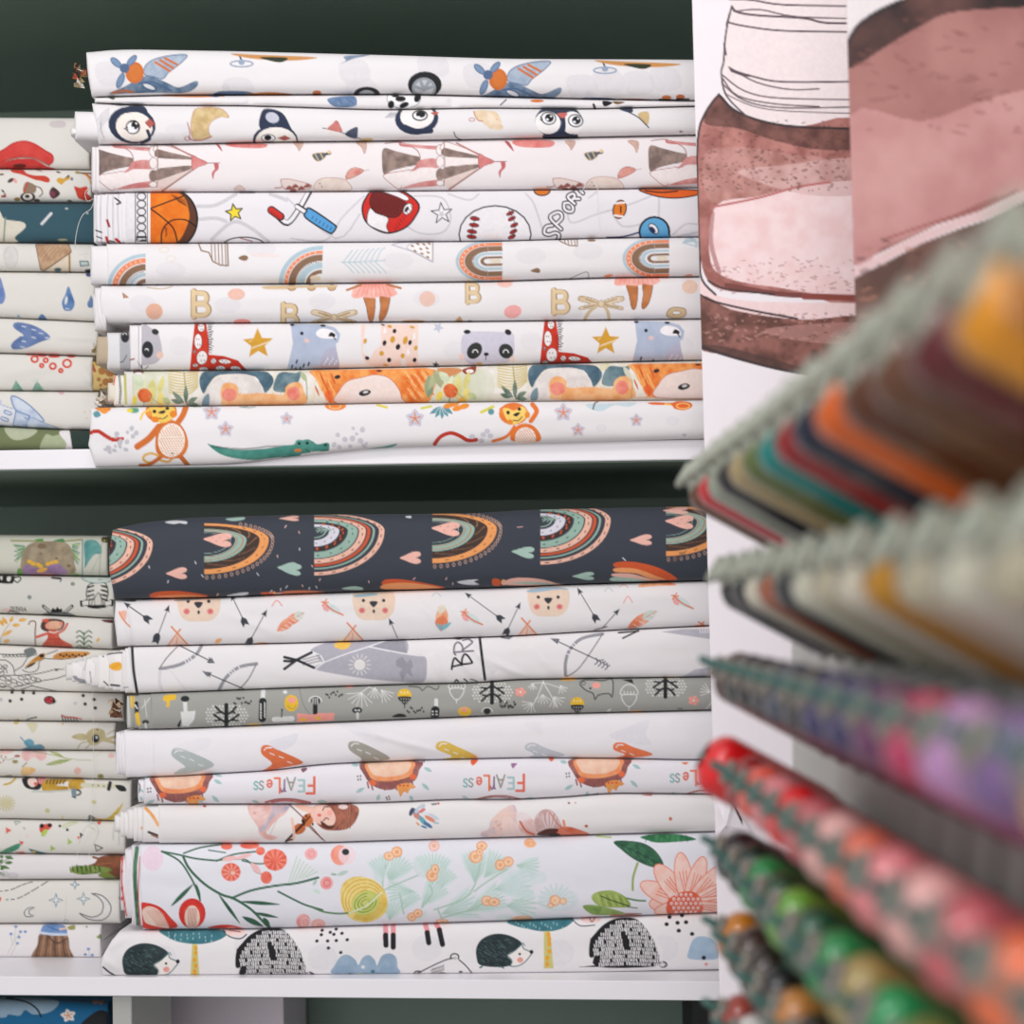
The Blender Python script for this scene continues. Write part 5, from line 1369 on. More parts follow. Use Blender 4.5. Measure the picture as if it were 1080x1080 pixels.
def pr_violin(g):
    g.at(110, 755, 4.696)
    SK, HR = (240, 196, 176), (120, 70, 58)
    g.f([(712, 440), (760, 434), (860, 430), (918, 436), (900, 480), (850, 520), (800, 580), (860, 600), (820, 616), (770, 590), (760, 550), (720, 490)], ((226, 176, 168), (238, 206, 200)))
    g.f([(840, 440), (925, 434), (900, 470), (840, 500), (790, 570), (770, 560), (820, 500)], ((150, 170, 196), (206, 196, 206)), a=.8)
    for k in range(6): g.s_([(910 - k * 4, 440), (770 + k * 10, 470 + k * 24)], 3, (214, 180, 176))
    g.f([(800, 420), (900, 412), (1010, 428), (900, 438)], (170, 100, 96))
    g.f([(945, 440), (1040, 450), (1080, 450), (1040, 480), (980, 470)], SK)
    g.e(965, 560, 34, 26, (196, 108, 60), -25).e(1010, 510, 36, 26, (206, 116, 64), -30).s_([(900, 622), (1040, 480)], 12, (70, 34, 28)).s_([(930, 510), (940, 600), (920, 616)], 13, SK).s_([(900, 620), (930, 612)], 8, (60, 30, 26))
    g.s_([(915, 438), (990, 510), (1080, 612)], 6, (110, 60, 44)).e(990, 528, 10, 18, (60, 30, 26), -30)
    for k in range(3): g.e(1000 + k * 16, 496 + k * 20, 5, 8, (40, 24, 24))
    g.e(745, 482, 4, 4, (200, 120, 110)).e(497, 447, 9, 6, (190, 80, 70))
    g.at(330, 755, 4.696)
    g.f([(0, 460), (30, 438), (110, 430), (180, 434), (228, 460), (212, 520), (170, 560), (100, 568), (50, 560), (10, 520)], ((132, 76, 64), (178, 110, 88)))
    for k in range(9): g.s_([(110 + k * 10, 436), (170 - k * 4 + k * 6, 500), (120 + k * 8, 556)], 3, (208, 140, 110) if k % 2 else (100, 54, 48))
    g.f([(-10, 470), (30, 440), (80, 450), (112, 500), (100, 540), (50, 540), (0, 520)], ((244, 206, 190), (240, 190, 176)))
    g.f([(40, 520), (80, 545), (110, 540), (90, 562), (50, 552)], (96, 52, 46))
    g.s_([(48, 468), (60, 450), (76, 452)], 5, (70, 40, 40)).s_([(52, 520), (66, 506), (78, 512)], 5, (70, 40, 40)).e(32, 492, 10, 8, (220, 110, 110)).e(84, 480, 14, 14, (240, 160, 150), a=.7).e(150, 450, 24, 12, (236, 214, 210)).s_([(-40, 520), (-8, 560), (60, 620)], 5, (120, 66, 50)).f([(-40, 540), (-10, 500), (0, 520), (-20, 550)], (206, 116, 64))
    for x, y, w, h, c, r in ((510, 480, 26, 12, (90, 110, 140), 60), (530, 460, 34, 14, (190, 200, 210), -40), (520, 500, 26, 12, (210, 140, 130), 30), (560, 490, 46, 14, (226, 230, 236), 40), (545, 520, 30, 12, (110, 170, 180), 50), (580, 510, 30, 10, (226, 140, 110), 30), (600, 500, 30, 9, (200, 210, 220), 30), (570, 540, 26, 9, (80, 120, 160), 35), (520, 535, 12, 5, (226, 160, 110), 40), (550, 550, 16, 5, (60, 120, 160), 20), (488, 475, 10, 22, (70, 80, 100), 20), (540, 470, 20, 8, (220, 120, 120), -30), (610, 530, 16, 6, (180, 200, 210), 10)): g.e(x, y, w, h, c, r)
    g.s_([(590, 438), (612, 436)], 8, (90, 90, 100)).e(622, 434, 6, 5, (200, 90, 80))
    g.f([(840, 600), (834, 576), (870, 560), (880, 520), (930, 470), (990, 440), (1010, 470), (1010, 520), (1040, 590), (960, 590), (920, 600)], ((206, 190, 200), (236, 206, 196)))
    for k in range(26): g.e(890 + (k * 37) % 90, 520 + (k * 17) % 50, 4, 3, (226, 150, 120) if k % 2 else (240, 200, 180), n=8)
    g.f([(1010, 480), (1080, 500), (1080, 590), (1020, 590)], (236, 218, 220), a=.7)
    g.at(540, 755, 4.696)
    g.f([(-40, 500), (10, 520), (60, 590), (-40, 594)], (240, 214, 206), a=.8).f([(30, 540), (80, 510), (110, 520), (120, 590), (60, 586)], ((220, 180, 176), (232, 206, 204)))
    g.f([(120, 570), (112, 510), (150, 466), (200, 470), (236, 520), (250, 560), (220, 590), (150, 590)], ((222, 200, 200), (196, 160, 156)))
    for k in range(7): g.s_([(150 + k * 12, 476 + abs(k - 3) * 4), (160 + k * 8, 530), (190, 570)], 3, (170, 120, 116) if k % 2 else (236, 220, 220))
    g.s_([(40, 524), (70, 570), (110, 588)], 10, (206, 110, 84)).f([(180, 590), (220, 560), (270, 548), (330, 562), (385, 588), (280, 592)], ((206, 90, 60), (226, 130, 100))).f([(120, 590), (170, 560), (230, 562), (200, 590)], (90, 50, 46)).s_([(255, 520), (262, 556)], 12, (232, 140, 110)).s_([(190, 480), (230, 540), (290, 575)], 5, (200, 110, 90)).e(210, 590, 30, 10, (60, 36, 36))
    g.e(368, 546, 9, 7, (190, 90, 70)).e(785, 510, 9, 9, (206, 120, 90)).e(282, 432, 6, 5, (120, 90, 100)).e(314, 430, 5, 4, (220, 150, 140)).f([(640, 392), (690, 388), (690, 396)], (200, 90, 80))
    g.f([(1004, 420), (1030, 410), (1036, 470), (1034, 560), (1010, 540), (1016, 480)], ((196, 130, 136), (220, 170, 170)))


def pr_floral(g):
    GN, DG, CO, PK, LG = (58, 104, 80), (44, 84, 66), ((228, 100, 84), (238, 126, 104)), (240, 176, 170), (204, 222, 216)
    g.at(100, 870, 4.5)
    g.e(275, 160, 50, 60, (238, 206, 222), a=.7)
    for P, w in (([(318, 126), (400, 142), (480, 160), (580, 170)], 9), ([(422, 135), (500, 108), (606, 92)], 8), ([(318, 126), (400, 170), (450, 240), (480, 300), (500, 358)], 9), ([(420, 152), (450, 210), (520, 280), (600, 330), (660, 350), (740, 400), (800, 460), (830, 486)], 12), ([(650, 348), (740, 312), (850, 290), (960, 276), (1060, 250)], 11), ([(580, 170), (660, 140), (770, 126)], 8), ([(580, 168), (700, 162), (740, 184), (760, 220), (800, 236)], 7), ([(700, 170), (770, 184), (820, 182)], 7), ([(870, 316), (940, 352), (1000, 380), (1080, 404)], 9), ([(540, 120), (620, 132)], 6)): g.s_(P, w, GN)
    for a, b, c, d, w in ((362, 386, 468, 280, 20), (480, 280, 502, 360, 16), (690, 364, 880, 378, 18), (588, 330, 690, 470, 16), (750, 416, 872, 440, 16), (700, 436, 800, 482, 26), (800, 440, 830, 490, 26)): g.leaf(a, b, c, d, w, (DG, GN))
    for x, y, rx, ry in ((626, 102, 28, 16), (735, 98, 46, 16), (786, 124, 22, 20), (856, 166, 56, 52), (646, 224, 46, 44), (814, 250, 27, 30)): g.e(x, y, rx, ry, CO)
    for k in range(20):
        t = k * .314; g.s_([(856 + 26 * math.cos(t), 168 + 22 * math.sin(t)), (856 + 54 * math.cos(t), 166 + 50 * math.sin(t))], 3, (206, 70, 60) if k % 2 else (246, 160, 140))
        g.s_([(650 + 12 * math.cos(t), 226 + 10 * math.sin(t)), (648 + 42 * math.cos(t), 224 + 40 * math.sin(t))], 3, (248, 190, 176) if k % 2 else (216, 90, 80))
    g.e(655, 228, 10, 8, (240, 200, 180)).e(640, 160, 36, 12, (238, 190, 186), -10).e(706, 150, 40, 10, (238, 190, 190), -15).leaf(740, 180, 790, 234, 30, (236, 190, 190)).e(1026, 138, 30, 28, (240, 176, 176)).ring(1028, 138, 14, 12, 4, (226, 150, 156))
    for k in range(7): g.s_([(920 + k * 14, 272 - k * 4), (960 + k * 16, 150 + k * 12)], 5, (190, 214, 190))
    # red petals
    g.f([(218, 380), (250, 370), (310, 390), (360, 440), (388, 488), (230, 490)], ((206, 50, 44), (222, 66, 54))).f([(226, 404), (260, 386), (310, 410), (352, 484), (330, 488), (250, 470), (230, 440)], ((232, 200, 186), (240, 216, 202)))
    g.e(462, 420, 64, 72, ((206, 50, 44), (222, 66, 54))).e(462, 438, 36, 56, ((232, 200, 186), (240, 216, 202)))
    for k in range(8): g.s_([(250 + k * 10, 400 + abs(k - 3) * 4), (300 + k * 7, 480)], 3, (206, 130, 116)); g.s_([(440 + k * 6, 396), (446 + k * 5, 484)], 3, (206, 130, 116) if k % 2 else (180, 150, 140))
    g.f([(540, 490), (580, 476), (640, 474), (690, 486), (700, 492)], (214, 56, 50)).e(650, 492, 24, 8, (230, 150, 140))
    g.e(990, 458, 34, 36, ((232, 150, 150), (238, 180, 176))).ring(1000, 462, 20, 22, 4, (240, 206, 200)).e(1060, 472, 34, 26, ((236, 160, 156), (238, 186, 180))).ring(1066, 474, 20, 14, 4, (240, 206, 200))
    g.at(330, 870, 4.696)
    # pale fir fans
    fans = ((380, 280, -70, 150, 10, 80), (345, 260, -100, 110, 7, 70), (590, 290, -85, 160, 10, 70), (610, 320, -60, 130, 8, 60), (800, 280, -80, 160, 10, 70), (850, 260, -50, 150, 8, 60), (440, 420, -60, 120, 7, 60), (380, 470, -80, 110, 6, 70), (640, 440, -20, 200, 7, 50), (540, 400, -50, 160, 7, 50), (760, 430, -25, 220, 8, 40), (1010, 200, 10, 120, 6, 60), (900, 320, -10, 200, 6, 50), (960, 400, 0, 160, 6, 60), (500, 330, 180, 140, 6, 50))
    for x, y, d, L, n, sp in fans:
        for k in range(n):
            t = math.radians(d - sp / 2 + sp * k / (n - 1)); g.leaf(x, y, x + L * math.cos(t), y + L * math.sin(t), 24, ((206, 224, 222), (216, 228, 228)))
        for k in range(n): 
            t = math.radians(d - sp / 2 + sp * (k + .5) / n); g.s_([(x, y), (x + L * .9 * math.cos(t), y + L * .9 * math.sin(t))], 4, (180, 208, 196))
    for P in ([(340, 330), (400, 300), (520, 250)], [(580, 300), (590, 340), (540, 410)], [(830, 190), (800, 300), (740, 370), (600, 420)], [(360, 200), (345, 290), (350, 330)], [(590, 200), (590, 290)], [(880, 370), (780, 420), (640, 460)], [(960, 220), (850, 290), (800, 330)], [(620, 420), (640, 470)], [(430, 340), (450, 440)]): g.s_(P, 8, (176, 204, 188))
    for x, y, rx, ry, r in ((330, 230, 30, 60, 0), (540, 210, 40, 60, -30), (1040, 330, 60, 30, 20), (520, 450, 50, 26, -20), (960, 470, 60, 24, 10)): g.e(x, y, rx, ry, (206, 224, 222), r, a=.6)
    for L in (((378, 154, 26, 20), (416, 134, 26, 26)), ((590, 250, 28, 30), (606, 220, 18, 24)), ((806, 158, 32, 30), (836, 104, 26, 22), (826, 134, 16, 18)), ((928, 198, 25, 26), (968, 182, 25, 24)), ((862, 376, 26, 24), (898, 382, 28, 20)), ((490, 456, 22, 20), (520, 438, 22, 20)), ((1072, 88, 24, 20),), ((600, 104, 26, 26),), ((640, 478, 30, 10),), ((1040, 462, 44, 10),)):
        for x, y, rx, ry in L:
            c = ((240, 176, 130), (244, 200, 164)) if x != 600 else (240, 196, 190)
            g.e(x, y, rx, ry, c, ol=(228, 150, 104) if x != 600 else (236, 180, 180), lw=3).ring(x, y, rx * .55, ry * .55, 4, (250, 222, 190)).ring(x + 1, y, rx * .25, ry * .25, 3, (226, 150, 100))
    g.e(134, 150, 46, 50, ((236, 130, 110), (244, 170, 150))).e(170, 150, 44, 46, (240, 216, 222), a=.8).e(162, 134, 18, 16, (40, 50, 54)).e(68, 288, 32, 32, ((236, 140, 140), (240, 170, 166))).ring(70, 288, 16, 16, 5, (214, 110, 120))
    g.leaf(120, 250, 176, 228, 20, (186, 208, 196)).leaf(0, 300, 20, 270, 14, (170, 200, 180)).leaf(0, 320, 40, 340, 20, (206, 226, 216)).s_([(95, 244), (112, 246)], 10, (150, 180, 160))
    g.f([(136, 340), (150, 290), (200, 258), (270, 262), (330, 296), (365, 350), (366, 420), (330, 460), (270, 482), (200, 470), (150, 420)], ((226, 190, 90), (238, 214, 130)))
    for k in range(16): g.ring(250 + k * 2, 368 + k * 3, 112 - k * 6, 106 - k * 6, 3, (206, 160, 60) if k % 2 else (246, 228, 160), a0=150, a1=330)
    for k in range(6): g.ring(255, 370, 106 - k * 9, 100 - k * 7, 3, (196, 170, 60), a0=10, a1=120)
    g.e(260, 386, 72, 58, ((176, 190, 80), (206, 210, 120)), -30)
    for k in range(7): g.ring(260, 386, 66 - k * 9, 50 - k * 7, 4, (120, 146, 50) if k % 2 else (214, 218, 140), rot=-30, a0=20, a1=300)
    g.s_([(-10, 404), (60, 432), (160, 438), (250, 410), (330, 344)], 9, (90, 130, 90)).s_([(180, 436), (260, 404), (340, 336)], 9, (226, 232, 190))
    g.at(540, 870, 4.696)
    g.e(90, 94, 30, 20, ((240, 170, 120), (246, 200, 160))).ring(92, 94, 14, 9, 3, (226, 150, 100)).e(60, 260, 120, 40, (210, 226, 228), a=.6).e(0, 310, 60, 40, (210, 226, 228), a=.5)
    for k in range(11):
        t = math.radians(-190 + 20 * k); g.s_([(220, 370), (220 + 90 * math.cos(t), 370 + 80 * math.sin(t))], 4, (186, 212, 200))
    g.e(230, 370, 100, 60, (204, 222, 222), a=.5)
    for x, y, rx, ry in ((212, 374, 26, 26), (254, 378, 16, 15), (190, 400, 14, 12)): g.e(x, y, rx, ry, ((240, 176, 130), (246, 206, 170)), ol=(226, 150, 106), lw=3).ring(x, y, rx * .5, ry * .5, 4, (250, 226, 196))
    g.s_([(0, 370), (90, 380), (200, 412)], 4, (190, 212, 200)).e(40, 464, 46, 8, (236, 180, 140))
    g.f([(505, 84), (570, 80), (650, 92), (710, 130), (748, 190), (730, 212), (670, 200), (600, 166), (540, 120)], ((40, 84, 62), (62, 112, 82)), ol=(36, 74, 56), lw=3)
    for k in range(9): g.s_([(560 + k * 18, 98 + k * 9), (540 + k * 20, 106 + k * 11), (590 + k * 16, 146 + k * 7)], 3, (96, 140, 110) if k % 2 else (30, 66, 50))
    g.s_([(510, 86), (640, 146), (740, 200)], 4, (30, 66, 50))
    g.f([(636, 60), (700, 46), (800, 44), (880, 58), (910, 74), (820, 84), (720, 88), (670, 76)], ((44, 110, 70), (70, 140, 92)))
    for k in range(8): g.s_([(680 + k * 26, 50), (660 + k * 30, 84)], 3, (30, 84, 56))
    g.s_([(420, 56), (490, 62)], 8, (180, 200, 120)).s_([(622, 190), (600, 260), (598, 322)], 11, (150, 170, 90)).s_([(560, 362), (620, 374), (660, 376)], 9, (80, 130, 84))
    g.f([(395, 350), (430, 330), (500, 326), (560, 356), (588, 402), (520, 410), (440, 404), (404, 380)], ((134, 160, 72), (166, 186, 104)))
    for k in range(9): g.s_([(420 + k * 16, 340 + k * 2), (440 + k * 16, 400)], 3, (90, 120, 50) if k % 2 else (200, 206, 140))
    g.s_([(440, 352), (500, 376), (580, 402)], 5, (30, 60, 40)).f([(350, 404), (400, 396), (480, 412), (560, 438), (500, 446), (400, 444)], ((110, 146, 70), (150, 176, 100))).s_([(570, 406), (620, 412)], 5, (60, 90, 60)).s_([(560, 440), (640, 440)], 5, (140, 80, 50))
    # big coral daisy
    PT = ((246, 198, 184), (248, 218, 208))
    for k, (t, L, w) in enumerate(((182, 170, 80), (205, 230, 90), (232, 230, 96), (262, 240, 84), (288, 230, 80), (312, 240, 80), (335, 240, 70), (355, 220, 60), (8, 200, 60), (168, 150, 60))):
        a = math.radians(t); x1, y1 = 870 + L * math.cos(a), 396 + L * .95 * math.sin(a)
        g.e((870 + x1) / 2 + (x1 - 870) * .06, (396 + y1) / 2 + (y1 - 396) * .06, L * .56, w * .52, PT, t, ol=(236, 132, 106), lw=5)
        for j in (-1, 0, 1): g.s_([(870 + 60 * math.cos(a + j * .12), 396 + 60 * math.sin(a + j * .12)), (870 + L * .72 * math.cos(a + j * .1), 396 + L * .7 * math.sin(a + j * .1))], 4, (232, 104, 76))
    g.f([(770, 380), (800, 350), (850, 330), (910, 336), (940, 380), (930, 440), (780, 446)], ((226, 90, 60), (236, 116, 86)))
    for i in range(7):
        for j in range(5):
            x, y = 790 + i * 24 + (j % 2) * 12, 346 + j * 22
            if ((x - 860) / 84) ** 2 + ((y - 396) / 60) ** 2 < 1: g.e(x, y, 8, 9, (244, 214, 210)); g.e(x + 3, y + 4, 5, 5, (226, 170, 160))
    g.s_([(490, 448), (600, 446), (640, 452)], 6, (206, 90, 60))


def hedgehog(g, k=4.5, x0=100, y0=870, dx=0, dy=0):
    g.at(x0, y0, k, dx=dx, dy=dy)
    TL = (58, 110, 110)
    g.f([(270, 640), (340, 606), (356, 632), (386, 646), (392, 660), (350, 706), (300, 716), (270, 690)], (240, 234, 230), ol=TL, lw=5)
    g.f([(134, 680), (132, 630), (160, 586), (220, 562), (290, 570), (348, 606), (318, 640), (278, 664), (300, 690), (290, 714), (220, 720), (150, 710)], ((38, 52, 56), (50, 64, 66)))
    rr = np.random.RandomState(7)
    for j in range(190):
        x = rr.uniform(140, 330); y = rr.uniform(574, 716)
        if ((x - 225) / 88) ** 2 + ((y - 644) / 72) ** 2 < 1 and not (x > 282 and y > 640): g.s_([(x, y), (x + 12, y + rr.uniform(3, 9))], 2.4, (86, 112, 112) if j % 3 == 0 else (20, 30, 34))
    g.s_([(280, 664), (318, 640), (350, 606), (362, 618)], 4, TL).s_([(278, 664), (302, 690), (292, 714)], 4, TL).s_([(160, 716), (150, 722)], 8, TL).s_([(250, 718), (262, 724)], 7, TL)
    g.e(394, 648, 9, 10, INK).e(338, 658, 6, 6, INK).e(340, 686, 15, 13, (232, 160, 150))


def shaggy(g, dx=0, dy=0):
    g.at(100, 870, 4.5, dx=dx, dy=dy)
    BK = (30, 30, 34)
    g.f([(700, 722), (712, 640), (690, 676), (668, 672), (672, 600), (700, 560), (740, 520), (800, 492), (880, 492), (930, 530), (970, 590), (994, 650), (1000, 690), (980, 722)], BK)
    g.f([(620, 724), (690, 716), (720, 724)], BK, sm=0).e(1018, 712, 18, 12, (200, 198, 200), 0, ol=BK, lw=7)
    rr = np.random.RandomState(11)
    for j in range(12):
        y = 510 + j * 18
        half = 40 + 135 * math.sin(min(1.0, (y - 488) / 150.0) * 1.57)
        cx = 846 + (y - 500) * .04
        for i in range(int(half * 2 / 10)):
            x = cx - half + 12 + i * 10 + (j * 5) % 7
            if x > cx + half - 8 or (j * 7 + i) % 13 == 0 or abs(x - 840 - (y - 600) * .3) < 14 and 560 < y < 650: continue
            if x < 712 and y > 660: continue
            g.s_([(x, y - rr.uniform(5, 8) - abs(x - 846) * -.05), (x + rr.uniform(-1, 3), y + rr.uniform(3, 6) + abs(x - 846) * .05)], rr.uniform(4.5, 6.5), (232, 229, 230), sm=0)
    g.s_([(676, 590), (674, 660)], 6, BK)


def pr_hedgehog(g):
    BK, TEAL = INK, ((54, 110, 122), (70, 128, 138))
    for x, y in ((170, 1010), (262, 995), (340, 1010), (450, 1000), (590, 1005), (700, 1000)): g.at(0, 0).e(x, y, 16, 14, (220, 218, 222), a=.5)
    hedgehog(g); hedgehog(g, dx=373, dy=-10)
    g.at(100, 870, 4.5)
    g.f([(306, 500), (400, 490), (540, 490), (630, 510), (590, 546), (500, 566), (400, 556), (340, 530)], TEAL)
    for k in range(18): g.s_([(350 + (k * 29) % 230, 508 + (k * 17) % 40), (350 + (k * 29) % 230, 515 + (k * 17) % 40)], 3.5, (176, 206, 210))
    g.f([(462, 566), (486, 566), (497, 722), (454, 722)], (206, 196, 120), sm=0)
    for y in (584, 608, 640, 668, 694, 712): g.e(474 + (y % 3) * 5 - 5, y, 8, 11, (232, 160, 40))
    shaggy(g)
    g.s_([(610, 500), (640, 530), (690, 540), (720, 520)], 6, BK).e(670, 510, 50, 18, (240, 214, 208)).s_([(640, 500), (690, 508)], 5, (150, 80, 80))
    g.s_([(40, 675), (70, 700), (112, 724)], 8, BK).e(60, 450, 40, 40, (240, 206, 206), a=.5)
    g.at(330, 870, 4.696)
    shaggy(g, dx=373, dy=-11)
    g.at(330, 870, 4.696)
    for x, y in ((115, 516), (86, 532), (46, 522), (42, 544), (104, 542), (144, 537), (20, 575), (73, 575), (116, 573), (170, 569), (77, 610), (138, 632), (0, 742)): g.e(x, y, 9, 8, BK, -20, n=12)
    g.f([(108, 742), (112, 690), (140, 650), (176, 644), (210, 668), (226, 694), (244, 660), (276, 644), (306, 668), (318, 696), (340, 650), (380, 636), (412, 656), (418, 700), (410, 742)], ((142, 166, 188), (158, 180, 200)))
    g.e(248, 704, 9, 8, (230, 230, 230)).e(297, 726, 10, 8, (70, 120, 130)).e(184, 740, 10, 6, BK).e(232, 740, 10, 6, (206, 196, 80)).e(262, 742, 8, 5, (206, 196, 80)).e(350, 746, 9, 5, (70, 130, 130)).e(200, 754, 8, 4, (206, 130, 100))
    for P in ([(358, 490), (362, 540), (358, 560)], [(398, 490), (398, 540)], [(556, 490), (568, 530)], [(610, 490), (628, 520)]): g.s_(P, 25, (228, 150, 156), sm=0)
    for P in ([(360, 546), (362, 596)], [(398, 546), (398, 606)], [(566, 534), (574, 584)], [(626, 520), (642, 592)]): g.s_(P, 26, (34, 34, 38), sm=0)
    # small bear lying with its back down
    g.s_([(510, 740), (580, 704), (660, 668), (700, 660)], 6, BK).s_([(724, 668), (760, 700), (798, 748)], 6, BK).ring(702, 654, 20, 16, 7, BK, a0=150, a1=390).e(704, 660, 9, 8, (190, 190, 190)).ring(520, 738, 18, 14, 7, BK, a0=90, a1=320)
    for k in range(14): g.s_([(584 + (k % 7) * 10, 724 - (k % 7) * 3 + (k // 7) * 16), (594 + (k % 7) * 9, 712 - (k % 7) * 3 + (k // 7) * 16)], 3.5, BK)
    g.s_([(600, 748), (640, 732), (690, 750)], 6, BK).e(732, 728, 9, 5, BK).e(758, 746, 24, 8, (236, 160, 156))
    g.f([(960, 480), (1080, 470), (1080, 512), (1020, 506)], TEAL)
    g.at(540, 870, 4.696)
    g.f([(-20, 474), (100, 466), (240, 462), (306, 466), (270, 504), (200, 526), (120, 524), (40, 502)], TEAL)
    for k in range(16): g.s_([(20 + (k * 29) % 250, 478 + (k * 17) % 36), (20 + (k * 29) % 250, 485 + (k * 17) % 36)], 3.5, (176, 206, 210))
    g.f([(158, 526), (188, 526), (206, 710), (158, 712)], (206, 200, 130), sm=0)
    for y in (544, 566, 590, 626, 660, 690): g.e(180 + (y % 3) * 5 - 5, y, 10, 13, (234, 166, 46))
    g.e(390, 470, 50, 14, (238, 200, 196)).s_([(300, 470), (340, 500), (410, 496)], 5, BK).s_([(385, 464), (396, 480), (410, 462)], 5, (90, 60, 64))
    for x, y in ((780, 456), (842, 448), (766, 492), (820, 485), (862, 482), (826, 524), (892, 540)): g.e(x, y, 11, 10, BK, n=12)
    g.f([(880, 664), (876, 620), (896, 570), (930, 552), (980, 560), (1020, 600), (1020, 662)], ((160, 184, 206), (172, 194, 214))).e(950, 658, 11, 10, BK).e(962, 690, 9, 7, (232, 150, 150))


def pr_bravecone(g):
    g.at(0, 680, 6.75)
    g.f([(776, 150), (810, 126), (860, 128), (862, 176), (820, 184), (790, 172)], ((232, 160, 40), (240, 190, 70)))
    g.s_([(765, 70), (800, 62), (870, 56)], 9, INK).s_([(740, 262), (770, 290)], 9, (50, 52, 58)).s_([(790, 286), (850, 292)], 14, (60, 62, 70)).s_([(620, 90), (600, 180)], 3, INK).s_([(640, 190), (650, 270)], 5, (70, 72, 80)).e(735, 84, 5, 7, INK)
    for x, y in ((540, 232), (570, 250), (598, 256)): g.f([(x - 22, y - 10), (x + 6, y - 8), (x + 18, y + 20), (x - 10, y + 14)], (150, 150, 156))
    g.s_([(880, 306), (912, 302)], 5, INK)


def pr_mushfold(g):
    g.at(60, 650, 4.32)
    g.s_([(344, 366), (346, 410)], 18, (230, 190, 60), sm=0).s_([(362, 396), (364, 440)], 18, INK, sm=0).s_([(366, 446), (372, 490)], 18, (230, 190, 60), sm=0).s_([(356, 404), (366, 420)], 6, (220, 220, 220)).s_([(346, 362), (350, 510)], 3, (130, 130, 126))
    g.s_([(430, 364), (436, 508)], 4, (120, 122, 116)).s_([(490, 366), (486, 508)], 4, (120, 122, 116)).s_([(400, 380), (410, 460)], 4, (206, 206, 204)).s_([(386, 420), (424, 372)], 4, (212, 212, 210)).s_([(440, 380), (470, 366)], 12, (220, 220, 218)).e(404, 482, 16, 10, (60, 62, 62)).s_([(404, 490), (406, 508)], 9, (220, 220, 218)).s_([(450, 490), (476, 440)], 3, (220, 220, 218)).s_([(440, 470), (480, 450)], 3, (220, 220, 218)).s_([(320, 370), (330, 500)], 14, (206, 206, 200))


def pr_violinfold(g):
    g.at(110, 755, 4.696)
    g.s_([(204, 456), (240, 496), (266, 540)], 16, ((232, 160, 90), (240, 200, 150))).s_([(220, 576), (262, 592)], 12, (60, 50, 50)).s_([(236, 590), (264, 602)], 9, (160, 110, 90)).e(186, 556, 6, 9, (222, 160, 110))
    for x in (74, 96, 118, 140, 164): g.s_([(x - 4, 420), (x + 3, 520), (x, 620)], 3, (204, 202, 196))
    g.s_([(190, 440), (190, 620)], 4, (200, 198, 196))


def pr_floralfold(g):
    g.at(100, 870, 4.5)
    g.s_([(200, 110), (190, 240), (206, 470)], 20, ((50, 96, 74), (90, 130, 100))).s_([(180, 130), (160, 280), (186, 460)], 16, (226, 222, 226)).s_([(215, 150), (206, 320), (216, 480)], 5, (200, 60, 50)).s_([(136, 130), (126, 260), (150, 430)], 8, (214, 80, 76))
    for y in (160, 220, 300, 350): g.e(128, y, 6, 10, (206, 50, 50))


def pr_fearlessfold(g):
    g.at(110, 755, 4.696)
    g.leaf(172, 360, 196, 380, 12, (160, 196, 196)).leaf(176, 400, 190, 420, 10, (160, 196, 196)).s_([(150, 316), (176, 344), (170, 380)], 6, (60, 56, 56)).s_([(196, 316), (200, 430)], 4, (190, 188, 190))


def pr_heartsfold(g):
    g.at(110, 755, 4.696)
    for x in (70, 84, 100, 236): g.s_([(x + 14, 80), (x, 180), (x + 12, 300)], 3, (206, 204, 204))


def pr_lettersfold(g):
    g.at(90, 250, 4.909)
    for x in (66, 84, 100): g.s_([(x - 4, 270), (x, 400), (x + 26, 470)], 3, (204, 202, 202))
# ------------------------------------------------------------------ the prints of the side stacks
def pr_lips(g):
    g.at(0, 100, 7.714)
    g.f([(-40, 490), (40, 440), (110, 394), (200, 378), (280, 400), (370, 456), (424, 490), (430, 540), (390, 566), (280, 518), (160, 506), (60, 530), (-40, 560)], ((206, 60, 56), (214, 76, 68)), ol=(190, 40, 40), lw=12)
    g.f([(-40, 570), (60, 536), (180, 518), (280, 524), (380, 580), (430, 606), (-40, 606)], ((196, 50, 52), (206, 66, 60)))
    g.f([(110, 572), (160, 560), (210, 570), (200, 590), (120, 590)], (96, 40, 36)).s_([(60, 532), (180, 510), (290, 522), (400, 576)], 12, (150, 110, 96)).f([(410, 220), (520, 214), (528, 262), (420, 264)], (196, 184, 186), a=.7)


